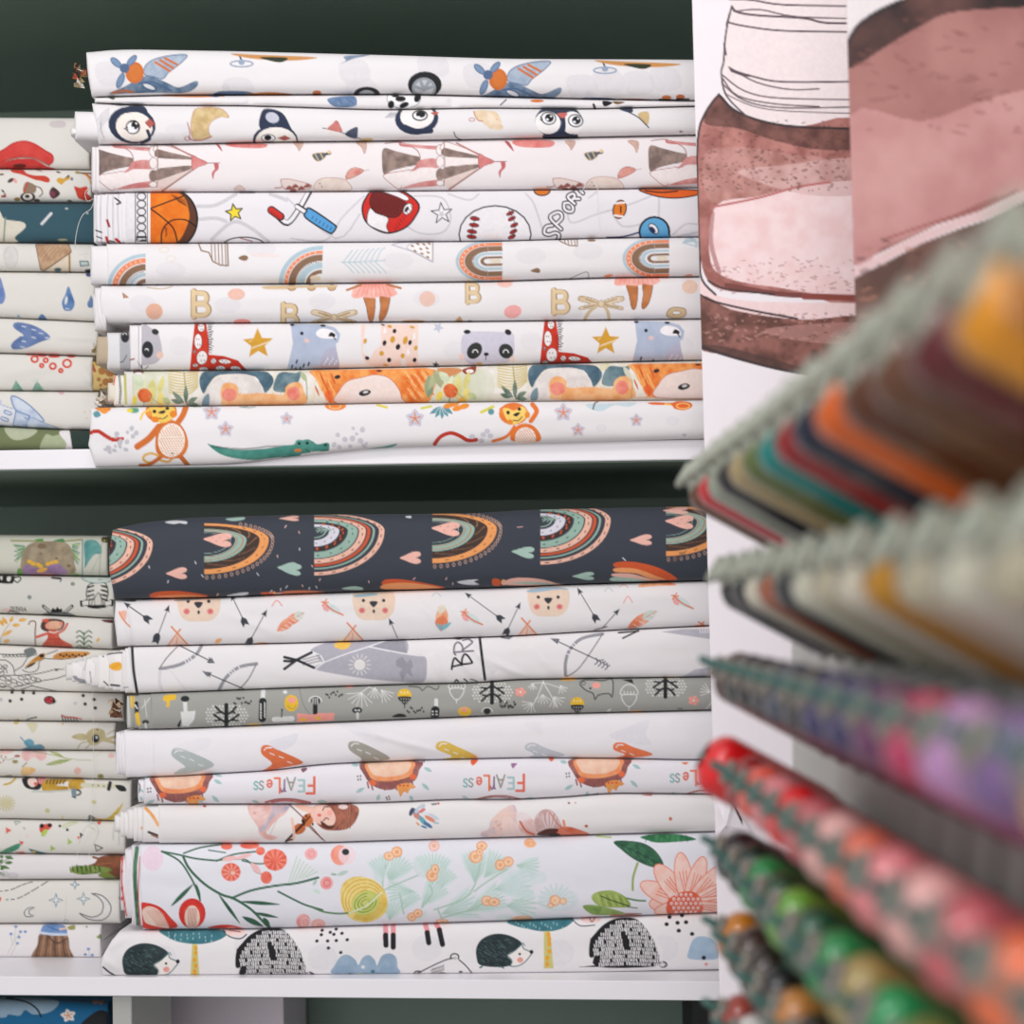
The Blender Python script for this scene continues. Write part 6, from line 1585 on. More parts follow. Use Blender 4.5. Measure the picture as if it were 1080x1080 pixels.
def pr_fox(g):
    g.at(0, 100, 7.714)
    RD, BR = (196, 66, 48), (70, 48, 44)
    g.f([(90, 602), (180, 604), (220, 640), (290, 656), (370, 660), (406, 690), (390, 714), (330, 700), (280, 690), (180, 650), (100, 630)], RD).f([(460, 700), (480, 674), (520, 680), (560, 656), (570, 684), (530, 704), (500, 730)], (206, 160, 60)).e(585, 684, 10, 14, (110, 100, 130)).f([(530, 680), (556, 652), (566, 664)], (80, 60, 60))
    g.f([(400, 800), (430, 750), (484, 790), (480, 820), (430, 846)], BR).f([(404, 800), (420, 780), (450, 800), (440, 836), (412, 826)], (120, 60, 80))
    g.e(226, 832, 62, 40, (60, 52, 50)).e(226, 830, 40, 28, (226, 220, 210)).e(222, 826, 20, 14, (50, 40, 40)).f([(190, 790), (212, 710), (290, 740), (280, 800)], (140, 120, 100)).s_([(196, 790), (226, 712)], 12, (190, 60, 40)).s_([(290, 744), (330, 760), (346, 800), (320, 828)], 9, (96, 66, 50)).e(140, 850, 26, 16, (150, 120, 60)).e(300, 860, 26, 14, (90, 66, 56))
    g.f([(604, 744), (650, 756), (700, 744), (716, 770), (690, 840), (640, 844), (616, 790)], RD).f([(690, 800), (740, 830), (740, 864), (660, 850)], (180, 60, 44)).s_([(670, 640), (710, 660), (742, 720)], 12, (206, 160, 60)).s_([(630, 634), (740, 640)], 12, (90, 76, 56)).s_([(700, 640), (740, 680)], 12, (200, 70, 40)).e(630, 632, 20, 10, (150, 130, 50))
    g.leaf(60, 712, 116, 680, 30, BR).e(124, 700, 14, 22, (230, 160, 160), -30).leaf(10, 770, 40, 800, 14, BR).e(30, 826, 22, 10, (150, 50, 50)).e(40, 810, 10, 8, (150, 50, 50)).leaf(456, 624, 496, 636, 14, BR).leaf(-10, 650, 36, 646, 16, (90, 80, 50)).leaf(546, 860, 590, 866, 16, BR).s_([(300, 612), (340, 622)], 6, BR)


def pr_teal(g):
    g.at(0, 100, 7.714)
    g.f([(-60, 900), (0, 950), (40, 1012), (180, 1034), (206, 1080), (120, 1160), (140, 1200), (-60, 1220)], (214, 208, 192)).s_([(44, 1000), (36, 1100), (30, 1190)], 12, (120, 140, 130)).s_([(340, 1050), (416, 966)], 22, (214, 214, 216)).e(542, 926, 12, 8, (190, 196, 190)).e(710, 962, 10, 8, (190, 196, 190)).e(510, 1180, 40, 8, (170, 170, 140))


def pr_hut(g):
    g.at(0, 230, 7.714)
    g.f([(290, 216), (400, 206), (556, 204), (580, 270), (560, 296), (360, 430), (330, 420)], ((176, 140, 110), (200, 168, 136)), sm=0, ol=(120, 86, 60), lw=7)
    for k in range(16): g.s_([(310 + k * 16, 300 - k * 5 + (k % 3) * 30), (350 + k * 14, 250 - k * 2 + (k % 3) * 20)], 4, (140, 100, 72))
    g.f([(370, 430), (580, 280), (576, 440)], (220, 206, 184), sm=0).s_([(564, 290), (568, 440)], 14, (150, 120, 84)).s_([(360, 428), (580, 276)], 7, (90, 66, 44)).e(470, 420, 30, 16, (70, 96, 110))
    for x, y, r in ((60, 260, 30), (110, 280, 40), (90, 350, 50), (60, 300, 40)): g.e(x, y, r, r, (206, 204, 202), a=.6)
    g.ring(90, 320, 56, 90, 4, (190, 184, 184)); g.f([(650, 350), (716, 352), (722, 386), (656, 390)], (190, 206, 204), sm=0, ol=(80, 110, 116), lw=9).f([(694, 420), (740, 416), (740, 440), (700, 440)], (44, 50, 60)).s_([(640, 300), (720, 290)], 4, (200, 200, 200))


def drop(g, x, y, w, h, c):
    g.f([(x, y - h), (x + w * .6, y - h * .3), (x + w, y + h * .4), (x + w * .6, y + h * .9), (x, y + h), (x - w * .7, y + h * .9), (x - w, y + h * .3), (x - w * .5, y - h * .3)], c)


def pr_drops(g):
    g.at(0, 230, 7.714)
    c = ((74, 108, 160), (100, 134, 180))
    drop(g, 556, 655, 52, 100, c); g.e(538, 670, 12, 34, (214, 218, 216), 10).e(548, 738, 20, 6, (180, 194, 210)); drop(g, 0, 590, 44, 110, ((100, 124, 180), (120, 142, 192))); drop(g, 740, 680, 30, 50, ((90, 120, 160), (120, 146, 180)))
    g.f([(310, 826), (340, 780), (380, 826)], ((74, 108, 160), (100, 134, 180))).f([(136, 804), (150, 786), (168, 806)], (140, 170, 190)).f([(700, 450), (736, 450), (736, 476), (706, 474)], (70, 70, 130)).f([(500, 452), (550, 452), (540, 466)], (196, 206, 212)).f([(290, 452), (326, 452), (316, 466)], (206, 212, 214))


def pr_blueheart(g):
    g.at(0, 230, 7.714)
    g.f([(410, 972), (330, 900), (230, 860), (140, 848), (106, 866), (120, 900), (190, 950), (160, 966), (104, 1010), (90, 1046), (120, 1070), (220, 1056), (320, 1012)], ((86, 110, 156), (110, 132, 176)))
    for a, b in ((180, 880), (260, 906), (320, 935), (180, 1000), (260, 970), (370, 972), (170, 1046)): g.s_([(a, b), (a + 28, b + 6)], 9, (200, 206, 220))


def pr_rings(g):
    g.at(0, 360, 7.714)
    for x, y, r in ((282, 144, 26), (372, 154, 17), (339, 197, 14), (430, 202, 24), (495, 238, 14), (546, 180, 32)): g.ring(x, y, r, r * .94, 17, (210, 70, 54))
    for x, y, r in ((340, 116, 40), (440, 122, 50), (240, 104, 30), (580, 122, 34)): g.e(x, y, r, 12, (206, 64, 50))
    for x, y in ((140, 400), (310, 400)): g.f([(x - 50, y), (x - 10, y - 84), (x + 50, y)], ((110, 160, 140), (150, 184, 164)), sm=0)
    g.f([(250, 320), (320, 296), (300, 340)], (206, 214, 204), a=.6)


def pr_girafold(g):
    g.at(0, 360, 7.714)
    g.f([(700, 120), (1000, 120), (1000, 420), (700, 420)], ((206, 178, 110), (216, 192, 130)), sm=0)
    for x, y, r in ((830, 240, 32), (896, 250, 40), (804, 310, 18), (860, 330, 30), (820, 356, 14), (880, 390, 18), (820, 388, 10), (900, 320, 22), (780, 180, 24)): g.e(x, y, r, r, (170, 116, 66), n=12)
    g.s_([(720, 130), (770, 240)], 26, (170, 90, 56)).s_([(740, 140), (780, 200)], 12, (200, 180, 90))


def pr_castle(g):
    g.at(0, 360, 7.714)
    B, LB = (84, 120, 170), ((176, 190, 214), (206, 214, 226))
    g.f([(90, 460), (130, 450), (240, 520), (340, 620), (348, 656), (240, 620), (130, 560)], LB, ol=B, lw=9)
    g.f([(-40, 500), (140, 560), (110, 690), (-40, 680)], (218, 220, 226), sm=0, ol=(120, 150, 190), lw=5).f([(130, 566), (240, 606), (220, 700), (106, 684)], LB, sm=0, ol=B, lw=8).f([(246, 620), (340, 656), (480, 716), (230, 704)], LB, ol=(110, 140, 180), lw=5)
    for x, y in ((66, 580), (40, 632)): g.f([(x - 26, y - 18), (x + 26, y), (x + 20, y + 20), (x - 28, y + 4)], (200, 212, 226), ol=(60, 96, 150), lw=6)
    for P in ([(200, 620), (240, 640)], [(190, 680), (224, 690)]): g.s_(P, 6, B)
    g.f([(-20, 470), (10, 480), (6, 516), (-20, 510)], (190, 196, 220)).f([(470, 414), (524, 414), (500, 434)], (214, 170, 180)).ds([(690, 576), (734, 572), (708, 626)], 7, (214, 190, 140))


def pr_camo(g):
    g.at(0, 360, 7.714)
    g.f([(40, 700), (160, 696), (300, 720), (260, 770), (180, 800), (110, 800), (60, 760)], (178, 184, 156)).f([(330, 890), (370, 760), (430, 770), (500, 760), (540, 830), (530, 890)], (166, 176, 142)).f([(480, 740), (570, 728), (590, 890), (530, 890), (540, 830)], (226, 222, 222)).f([(566, 724), (800, 720), (800, 890), (590, 890)], (42, 58, 52), sm=0)


def pr_egg(g):
    g.at(0, 550, 7.714)
    GR = ((96, 150, 70), (140, 176, 90))
    for k in range(12): g.s_([(200, 200 + k * 5), (110 + (k * 13) % 40, 190 + k * 13)], 8, [(90, 150, 80), (60, 110, 140), (150, 180, 90)][k % 3]); g.s_([(590, 190 + k * 8), (650 - (k * 7) % 30, 180 + k * 15)], 8, [(90, 150, 80), (150, 180, 90), (60, 110, 140)][k % 3])
    g.s_([(90, 156), (280, 160), (420, 168), (660, 148)], 12, (150, 150, 90)).f([(280, 150), (350, 140), (340, 164)], (80, 150, 70)).f([(430, 160), (510, 140), (520, 170)], (70, 140, 80))
    g.f([(166, 380), (180, 270), (230, 190), (320, 164), (440, 162), (540, 176), (590, 240), (606, 340), (580, 430), (180, 430)], ((140, 128, 106), (166, 152, 126)))
    for x, y, r in ((340, 200, 36), (330, 262, 14), (460, 300, 14), (510, 236, 8), (420, 270, 7), (560, 360, 18)): g.e(x, y, r, r * .6, (124, 104, 80))
    g.f([(190, 430), (220, 350), (280, 380), (340, 370), (380, 390), (400, 350), (480, 350), (540, 430)], ((140, 110, 150), (160, 130, 166)))
    for x, y in ((240, 326), (270, 344), (310, 350), (330, 366), (390, 346), (420, 336), (455, 328)): g.e(x, y, 20, 15, (226, 176, 60))
    g.f([(300, 400), (340, 380), (384, 382), (360, 410), (310, 414)], (230, 176, 70)).s_([(270, 434), (440, 432)], 10, (220, 140, 70)).f([(140, 430), (150, 380), (180, 400), (190, 434)], (110, 160, 80)).f([(580, 434), (600, 420), (660, 434)], (110, 160, 80))
    g.f([(690, 330), (684, 180), (720, 150), (780, 156), (820, 200), (824, 262), (770, 268), (720, 330), (690, 380)], ((76, 140, 140), (110, 166, 160))).s_([(672, 150), (670, 440)], 10, (90, 140, 140)).s_([(740, 420), (806, 280)], 4, (150, 166, 156)).s_([(836, 120), (814, 320), (812, 440)], 6, (150, 160, 150)).f([(830, 130), (886, 126), (884, 168), (832, 166)], (70, 70, 50)).ds([(850, 155), (880, 152)], 8, (180, 160, 70))


def zebra(g, dx=0):
    g.at(0, 550, 7.714, dx=dx)
    BK = (26, 26, 28)
    g.f([(730, 510), (850, 500), (880, 570), (870, 630), (850, 696), (724, 696), (706, 620), (704, 570)], (214, 212, 204), ol=BK, lw=8)
    for y in (520, 556, 592, 626): g.f([(706, y + 10), (764, y - 4), (770, y + 6), (712, y + 26)], BK, sm=0).f([(872, y + 4), (820, y - 4), (816, y + 6), (876, y + 26)], BK, sm=0)
    g.f([(790, 590), (740, 690), (840, 690), (810, 590)], (206, 204, 196), ol=BK, lw=6).s_([(722, 690), (854, 690)], 22, BK)
    for s, x in ((-1, 690), (1, 886)): g.f([(x - 36, 650), (x + 36, 636), (x + 34, 680), (x - 30, 690)], (220, 218, 210), sm=0, ol=BK, lw=7).f([(x - 40 if s < 0 else x + 20, 644), (x - 22 if s < 0 else x + 40, 642), (x - 18 if s < 0 else x + 34, 690), (x - 34 if s < 0 else x + 18, 692)], BK, sm=0)
    g.s_([(768, 596), (770, 680)], 4, BK).s_([(820, 596), (826, 680)], 4, BK)


def pr_zebra(g):
    BK = (26, 26, 28)
    zebra(g)
    g.at(0, 550, 7.714)
    g.f([(676, 452), (900, 452), (890, 490), (790, 502), (700, 486)], (196, 206, 198), ol=(90, 130, 130), lw=6).s_([(800, 474), (830, 476)], 4, BK)
    g.f([(-20, 440), (120, 446), (110, 490), (90, 506), (-20, 496)], BK).f([(0, 450), (20, 446), (14, 480)], (214, 212, 204)).f([(60, 450), (90, 450), (80, 486), (56, 480)], (214, 212, 204)).f([(110, 466), (150, 450), (170, 466), (140, 496)], (214, 212, 204), ol=BK, lw=10)
    g.e(240, 616, 18, 18, (130, 142, 134)).e(592, 508, 18, 16, (130, 142, 134)).s_([(424, 458), (490, 464)], 16, BK).s_([(500, 470), (490, 488)], 9, BK).e(60, 720, 40, 18, (226, 180, 180), a=.6)
    g.txt('ZEBRA', 80, 696, 30, 28, 5, BK, rot=2, asp=.75); g.s_([(66, 740), (90, 730), (160, 748)], 7, BK)
    g.f([(340, 770), (380, 740), (460, 730), (560, 742), (610, 776)], (110, 114, 112)).s_([(354, 690), (410, 740)], 26, BK).s_([(360, 694), (408, 736)], 12, (200, 200, 194)).s_([(586, 690), (530, 740)], 26, BK).s_([(580, 694), (532, 736)], 12, (200, 200, 194)).f([(420, 736), (430, 704), (450, 716), (466, 696), (484, 714), (502, 708), (500, 736)], BK)


def pr_girl(g):
    g.at(0, 550, 7.714)
    YL = ((214, 156, 70), (226, 180, 100))
    g.s_([(-10, 1000), (30, 900), (80, 830)], 5, (180, 140, 80))
    for P in ((60, 834, 16, 780), (80, 820, 106, 774), (150, 806, 220, 796), (100, 846, 166, 840), (20, 930, 100, 886), (30, 980, 80, 966), (0, 800, 30, 850)): g.leaf(*P, 30, YL)
    g.s_([(234, 836), (250, 812), (290, 820), (286, 900), (288, 1010)], 10, (120, 76, 54))
    g.f([(330, 860), (350, 806), (420, 790), (500, 800), (526, 830), (500, 880), (420, 890), (360, 890)], (80, 56, 48)).f([(376, 850), (400, 816), (470, 810), (506, 836), (490, 870), (430, 880), (390, 874)], ((214, 160, 130), (226, 180, 152))).e(386, 850, 18, 22, (226, 150, 130)).e(496, 832, 16, 18, (226, 140, 120)).f([(338, 800), (400, 790), (380, 822)], (206, 80, 60))
    g.s_([(300, 940), (370, 916), (420, 900)], 22, (206, 92, 76)).s_([(470, 910), (520, 880), (548, 832)], 18, (206, 92, 76))
    g.f([(390, 890), (470, 886), (490, 950), (590, 1010), (540, 1036), (340, 1030), (386, 950)], ((196, 84, 66), (214, 110, 88))).s_([(400, 896), (440, 906), (470, 890)], 9, (230, 214, 206)).s_([(384, 958), (494, 954)], 5, (150, 60, 50))
    for k in range(5): g.s_([(400 + k * 20, 960), (370 + k * 45, 1026)], 4, (170, 70, 56))
    for s in (-1, 1):
        for j in range(4): g.s_([(684, 1040 - j * 40), (684 + s * 34, 1010 - j * 40), (684 + s * 62, 1024 - j * 40)], 10, (56, 104, 70))
    g.s_([(684, 1060), (682, 900)], 8, (56, 104, 70)).leaf(784, 980, 812, 946, 22, (214, 180, 90)).f([(830, 800), (940, 800), (940, 826), (860, 820)], (90, 40, 36))


def pr_giraffe(g):
    g.at(0, 680, 6.75)
    BK = (44, 44, 46)
    for P in ([(-10, 66), (60, 70), (200, 64), (260, 60)], [(-10, 110), (40, 110), (90, 150), (104, 210)], [(104, 186), (160, 150), (200, 90), (260, 70)], [(-10, 220), (100, 218), (240, 210), (340, 190), (390, 176), (460, 172)], [(100, 300), (200, 280), (300, 256), (400, 240), (470, 216)], [(160, 180), (200, 196), (250, 190), (276, 160), (280, 120), (320, 96)], [(0, 140), (40, 170), (50, 200)], [(0, 300), (60, 296), (100, 320)], [(220, 290), (300, 310), (400, 330)], [(150, 320), (230, 290)], [(390, 180), (410, 186)], [(320, 96), (420, 104), (540, 92)]): g.s_(P, 6, BK)
    for x, y in ((20, 240), (60, 270), (100, 260), (140, 280), (190, 260), (240, 244), (270, 252), (20, 290), (150, 236), (60, 236), (200, 230)): g.ring(x, y, 22, 13, 5, BK, rot=20)
    for k in range(7): g.ring(30 + k * 26, 78, 11, 9, 5, BK)
    for x, y in ((10, 180), (30, 160), (10, 210)): g.ring(x, y, 24, 12, 5, BK, rot=-30)
    g.f([(180, 166), (210, 124), (280, 70), (320, 60), (312, 96), (250, 126)], ((176, 120, 50), (206, 150, 70))).f([(176, 170), (210, 140), (256, 124), (230, 150)], (50, 40, 36)).e(296, 78, 18, 14, (40, 30, 28)).f([(170, 40), (230, 20), (260, 50), (200, 90)], (110, 116, 116)).s_([(340, 60), (400, 44)], 18, (206, 204, 196)).s_([(330, 70), (410, 40)], 5, BK)
    g.f([(380, 100), (430, 52), (620, 50), (630, 72), (540, 92)], ((190, 130, 60), (206, 150, 80)))
    for k in range(9): g.e(430 + k * 22, 72 + (k % 2) * 10, 10, 9, (80, 44, 34), n=8)


def pr_ladybug(g):
    g.at(0, 680, 6.75)
    for x, y in ((72, 400), (154, 388), (240, 344), (86, 338), (606, 422), (670, 390), (678, 450), (592, 362), (164, 340)): g.e(x, y, 13, 12, (36, 36, 36), n=12)
    g.e(352, 394, 36, 26, (180, 60, 66), 5, ol=(30, 28, 30), lw=8).e(384, 400, 12, 14, (30, 28, 30)).ds([(340, 390), (360, 400), (350, 380)], 6, (70, 20, 24)).s_([(380, 420), (400, 404)], 5, INK)
    for k in range(6): g.s_([(450 + k * 20, 540), (440 + k * 20, 506 + k * 3)], 9, (40, 44, 44))
    g.s_([(440, 500), (470, 516), (520, 516), (580, 530)], 9, (200, 90, 90)).s_([(190, 536), (220, 524), (260, 516)], 9, (56, 62, 60)).f([(100, 542), (130, 532), (140, 542)], (120, 110, 60)).e(8, 390, 10, 14, (180, 184, 188)).e(536, 416, 14, 12, (196, 196, 200)).s_([(700, 520), (740, 500)], 5, (214, 212, 210)).f([(750, 556), (800, 548), (812, 560)], (170, 60, 60)).s_([(190, 520), (200, 500)], 3, (170, 176, 176))


def pr_fawn(g):
    g.at(0, 680, 6.75)
    TN = ((176, 164, 124), (192, 180, 142))
    g.f([(510, 658), (560, 632), (612, 640), (624, 670), (580, 682)], TN).f([(610, 650), (640, 606), (690, 594), (740, 610), (760, 660), (820, 690), (840, 716), (740, 690), (690, 714), (640, 710)], TN).e(682, 668, 26, 30, (34, 36, 40)).e(688, 660, 8, 10, (200, 206, 210)).e(694, 604, 7, 6, (90, 60, 50)).s_([(760, 640), (800, 616), (824, 606)], 6, (176, 164, 124)).s_([(640, 690), (580, 700), (552, 740)], 7, (170, 158, 116)).s_([(640, 710), (610, 740)], 7, (170, 158, 116)).s_([(770, 670), (840, 650)], 20, TN)
    g.f([(190, 560), (260, 556), (266, 590), (236, 630), (210, 600)], (206, 200, 164), a=.8).f([(92, 556), (134, 548), (120, 566)], (200, 170, 60)).s_([(146, 658), (180, 696)], 7, (90, 130, 160)).f([(170, 690), (210, 670), (240, 690), (236, 726), (196, 730)], ((90, 150, 176), (120, 170, 190))).f([(160, 748), (200, 726), (290, 708), (312, 748)], ((84, 140, 166), (120, 164, 180))).e(446, 562, 8, 6, (206, 170, 80))
    g.f([(886, 576), (920, 574), (930, 600), (890, 600)], (60, 100, 160))


def pr_flowers(g):
    g.at(0, 680, 6.75)
    g.f([(150, 790), (170, 754), (240, 750), (320, 756), (330, 800), (290, 826), (240, 800), (190, 830)], ((222, 170, 166), (232, 192, 188)), a=.9).s_([(240, 760), (400, 790), (520, 816), (650, 820)], 5, (150, 160, 110)).leaf(330, 854, 510, 816, 30, ((140, 156, 90), (170, 180, 120))).leaf(356, 758, 460, 804, 22, ((150, 164, 100), (180, 188, 130)))
    g.f([(150, 900), (170, 870), (220, 872), (256, 890), (220, 924), (160, 930)], ((222, 176, 110), (232, 200, 150))).s_([(160, 870), (190, 840)], 7, (120, 120, 70)).e(552, 898, 26, 26, ((222, 176, 164), (232, 200, 190)), 30).e(792, 788, 24, 18, (222, 184, 180)).e(716, 936, 22, 16, (140, 136, 70)).e(108, 832, 22, 12, (150, 140, 90)).e(124, 792, 20, 10, (170, 100, 90)).s_([(0, 800), (60, 820), (130, 790)], 4, (140, 130, 110)).ds([(10, 790), (24, 826), (4, 840), (40, 800)], 6, (170, 80, 80)).f([(0, 756), (100, 752), (60, 776), (0, 776)], (226, 190, 184)).s_([(40, 936), (80, 930)], 9, (120, 120, 60))


def pr_pirate(g):
    g.at(0, 680, 6.75)
    MU, BK = ((170, 130, 40), (196, 156, 60)), (36, 36, 40)
    g.s_([(30, 996), (70, 986), (96, 966), (110, 950)], 14, (190, 160, 60))
    g.f([(156, 960), (180, 944), (250, 942), (300, 980), (280, 1030), (220, 1030), (176, 1010)], BK).f([(204, 954), (250, 946), (266, 990), (230, 1014), (200, 990)], (230, 206, 196)).e(254, 990, 14, 12, (214, 90, 80)).f([(270, 950), (320, 944), (330, 990), (280, 990)], (206, 130, 130))
    g.f([(300, 990), (340, 956), (480, 956), (490, 970), (400, 1000), (480, 1010), (470, 1040), (330, 1050), (300, 1030)], MU).f([(500, 960), (590, 956), (604, 1010), (540, 1034), (490, 1020)], MU)
    for k in range(6): g.s_([(340 + k * 24, 960), (330 + k * 24, 990)], 8, (60, 50, 40))
    g.s_([(230, 1046), (360, 1044), (520, 1036)], 12, (190, 196, 190)).s_([(590, 1000), (840, 1010)], 34, (206, 204, 180)).s_([(784, 984), (774, 1028)], 26, BK).f([(820, 1000), (880, 1004), (900, 1040), (850, 1040)], BK).ring(548, 1052, 26, 18, 12, (50, 60, 70)).f([(510, 1030), (540, 1026), (540, 1078), (514, 1078)], (120, 140, 150)).ds([(660, 1000), (700, 1003), (740, 1006)], 6, (90, 90, 70))
    g.at(0, 840, 6.0)
    for k in range(16):
        t = k * .3927; g.s_([(40, 44), (40 + 54 * math.cos(t), 44 + 48 * math.sin(t))], 9, (200, 192, 150))
    g.e(40, 44, 30, 28, (206, 198, 160)).e(300, 90, 16, 14, (196, 190, 140)).e(595, 36, 16, 13, (196, 190, 140)).s_([(394, 126), (396, 146)], 9, (206, 190, 120)).f([(450, 0), (480, 0), (476, 12)], (60, 80, 90)).f([(560, 150), (566, 116), (610, 140), (600, 156)], (110, 116, 110)).f([(600, 140), (680, 136), (760, 60), (780, 46), (740, 120), (700, 152), (620, 156)], ((190, 160, 50), (206, 180, 80)))


def pr_triangles(g):
    g.at(0, 840, 6.0)
    for P, c in (([(38, 196), (74, 214), (38, 236)], (220, 96, 76)), ([(120, 280), (152, 288), (136, 310)], (214, 84, 66)), ([(320, 310), (354, 330), (320, 346)], (160, 190, 90)), ([(430, 264), (458, 290), (430, 306)], (160, 190, 90)), ([(505, 226), (528, 244), (506, 264)], (36, 40, 40)), ([(486, 252), (506, 256), (496, 274)], (220, 96, 66)), ([(146, 190), (164, 202), (150, 212)], (170, 176, 170)), ([(160, 246), (186, 240), (176, 270)], (232, 206, 200))): g.f(P, c, sm=0)
    g.f([(600, 304), (650, 326), (610, 346)], (214, 212, 204), sm=0, ol=(40, 46, 50), lw=6).f([(90, 156), (130, 160), (100, 180)], (206, 204, 196), sm=0, ol=(120, 150, 140), lw=4)
    g.f([(254, 184), (324, 172), (322, 200), (260, 230)], (206, 84, 70)).e(264, 186, 14, 14, INK).e(314, 182, 14, 12, INK).f([(258, 244), (280, 210), (304, 216), (280, 252)], (176, 200, 96))
    g.ds([(379, 187), (426, 211)], 9, INK).s_([(386, 192), (430, 170), (480, 160)], 7, (180, 196, 130)).s_([(400, 200), (450, 180), (490, 164)], 7, (190, 200, 150))
    g.f([(-10, 360), (60, 320), (126, 296), (118, 330), (60, 356)], ((70, 140, 110), (110, 170, 130))).f([(180, 330), (260, 350), (300, 360), (220, 360)], (70, 120, 120)).f([(206, 346), (226, 350), (216, 360)], (230, 180, 50)).f([(100, 352), (150, 350), (150, 360)], (206, 90, 60))
    g.s_([(500, 300), (540, 200), (600, 170), (624, 230), (590, 300)], 3, (170, 180, 180)).f([(612, 164), (640, 156), (630, 180)], (214, 96, 70)).s_([(560, 190), (600, 210)], 4, (160, 190, 130))
    for k in range(7): g.s_([(716, 200 + k * 12), (718, 205 + k * 12)], 4, (130, 146, 140)); g.s_([(752, 214 + k * 14), (754, 220 + k * 14)], 4, (130, 146, 140))


def pr_tree(g):
    g.at(0, 840, 6.0)
    g.f([(640, 380), (780, 372), (800, 540), (740, 530), (700, 500), (640, 470), (560, 440), (600, 420)], ((112, 66, 44), (140, 84, 58))).s_([(590, 384), (680, 410)], 14, (130, 76, 50)).s_([(620, 430), (700, 420)], 9, (150, 96, 66))
    g.f([(440, 470), (470, 444), (540, 436), (620, 440), (700, 456), (700, 474), (600, 490), (500, 494)], ((80, 110, 50), (140, 156, 80)))
    for k in range(14): g.s_([(450 + k * 14, 480 - (k % 3) * 10), (444 + k * 14, 448 - (k % 4) * 4)], 8, (56, 84, 40) if k % 2 else (130, 150, 80))
    g.f([(620, 500), (680, 480), (760, 540), (700, 530)], (120, 136, 60))
    for P in ((20, 390, 0, 372), (30, 420, 80, 418), (-10, 420, 20, 400), (0, 440, 60, 456), (-10, 480, 34, 500), (30, 380, 86, 394), (0, 460, 30, 450)): g.leaf(*P, 22, ((66, 100, 56), (96, 130, 76)))
    g.s_([(-10, 440), (40, 400), (70, 376)], 5, (60, 80, 50)).e(80, 500, 40, 20, (206, 202, 204), a=.8).e(30, 490, 30, 20, (196, 192, 194), a=.6)


def pr_moons(g):
    g.at(0, 840, 6.0)
    DK, BL = (50, 66, 66), (92, 130, 150)
    for P in ([(0, 600), (70, 590), (140, 560), (210, 538)], [(40, 654), (110, 646), (200, 600), (310, 532)], [(0, 544), (60, 548)]):
        m = crom(np.array(P, float), False, 8); n = len(m)
        for k in range(6): g.s_(m[int(k * n / 6):int(k * n / 6 + n / 9) + 1], 6, DK, sm=0)
    g.f([(-10, 636), (8, 640), (4, 660), (-10, 664)], (220, 90, 60))
    for x, y, r in ((354, 656, 42), (528, 648, 40), (474, 558, 28)): g.f([(x, y - r), (x + r * .22, y - r * .22), (x + r, y), (x + r * .22, y + r * .22), (x, y + r), (x - r * .22, y + r * .22), (x - r, y), (x - r * .22, y - r * .22)], (226, 226, 222), sm=0, ol=BL, lw=5)
    g.f([(216, 704), (180, 706), (154, 732), (166, 760), (212, 756), (186, 744), (186, 720)], (222, 220, 216), ol=DK, lw=5)
    g.f([(580, 614), (650, 630), (700, 690), (690, 750), (640, 784), (560, 776), (504, 740), (580, 764), (640, 740), (652, 680), (620, 636)], (222, 220, 216), ol=DK, lw=6)
    g.s_([(420, 640), (416, 720), (410, 790)], 3, (206, 190, 186)).ring(418, 790, 14, 10, 3, BL).ds([(756, 640), (760, 650)], 5, BL)


def pr_skirt(g):
    g.at(0, 840, 6.0)
    g.f([(250, 872), (330, 868), (424, 876), (440, 960), (462, 1030), (330, 1028), (200, 1026), (236, 940)], ((116, 88, 70), (150, 114, 88)))
    for k in range(8): g.s_([(262 + k * 22, 880), (240 + k * 27, 960), (222 + k * 32, 1024)], 7, (176, 134, 104) if k % 2 else (84, 62, 54))
    g.s_([(300, 880), (360, 930), (420, 900)], 9, (84, 62, 54))
    g.f([(260, 870), (280, 812), (380, 810), (420, 830), (416, 880), (330, 874)], ((88, 124, 176), (120, 150, 194))).s_([(256, 862), (330, 872), (416, 874)], 16, (196, 206, 224)).s_([(380, 840), (440, 830), (470, 822)], 12, (226, 190, 170)).f([(430, 826), (470, 812), (474, 840), (440, 844)], (150, 150, 90)).s_([(300, 820), (370, 850)], 5, (60, 90, 140))
    for x, y in ((100, 824), (130, 856), (160, 856), (110, 930), (70, 870), (560, 966), (584, 1004), (540, 1000), (120, 890)): g.e(x, y, 11, 9, (120, 144, 190), n=10)
    for P in ([(50, 990), (90, 920), (130, 860)], [(80, 940), (70, 880)], [(90, 920), (100, 830)], [(570, 1030), (560, 970)], [(70, 1000), (110, 930)]): g.s_(P, 3, (170, 180, 170))
    g.e(548, 824, 7, 6, (150, 140, 90)).f([(610, 890), (640, 870), (650, 900), (630, 900)], (130, 150, 90)).s_([(640, 900), (646, 960)], 7, (120, 130, 100))


def pr_blueflower(g):
    g.at(0, 1000, 3.375)
    g.f([(-20, 180), (40, 178), (150, 180), (210, 190), (180, 226), (120, 236), (90, 220), (70, 240), (30, 236), (20, 246), (-20, 240)], (150, 176, 196)).s_([(20, 178), (90, 190), (130, 215), (146, 244)], 6, (24, 34, 44))
    for k in range(5):
        t = math.radians(-100 + 72 * k); g.leaf(243, 240, 243 + 28 * math.cos(t), 240 + 24 * math.sin(t), 18, (232, 230, 226)); g.s_([(243, 240), (243 + 14 * math.cos(t), 240 + 12 * math.sin(t))], 4, (226, 130, 60), sm=0)
    g.f([(326, 180), (352, 174), (372, 180), (360, 200), (350, 194), (336, 198)], ((190, 110, 80), (214, 150, 110)))
    g.f([(290, 280), (320, 240), (360, 220), (392, 240), (392, 300)], (34, 36, 40))


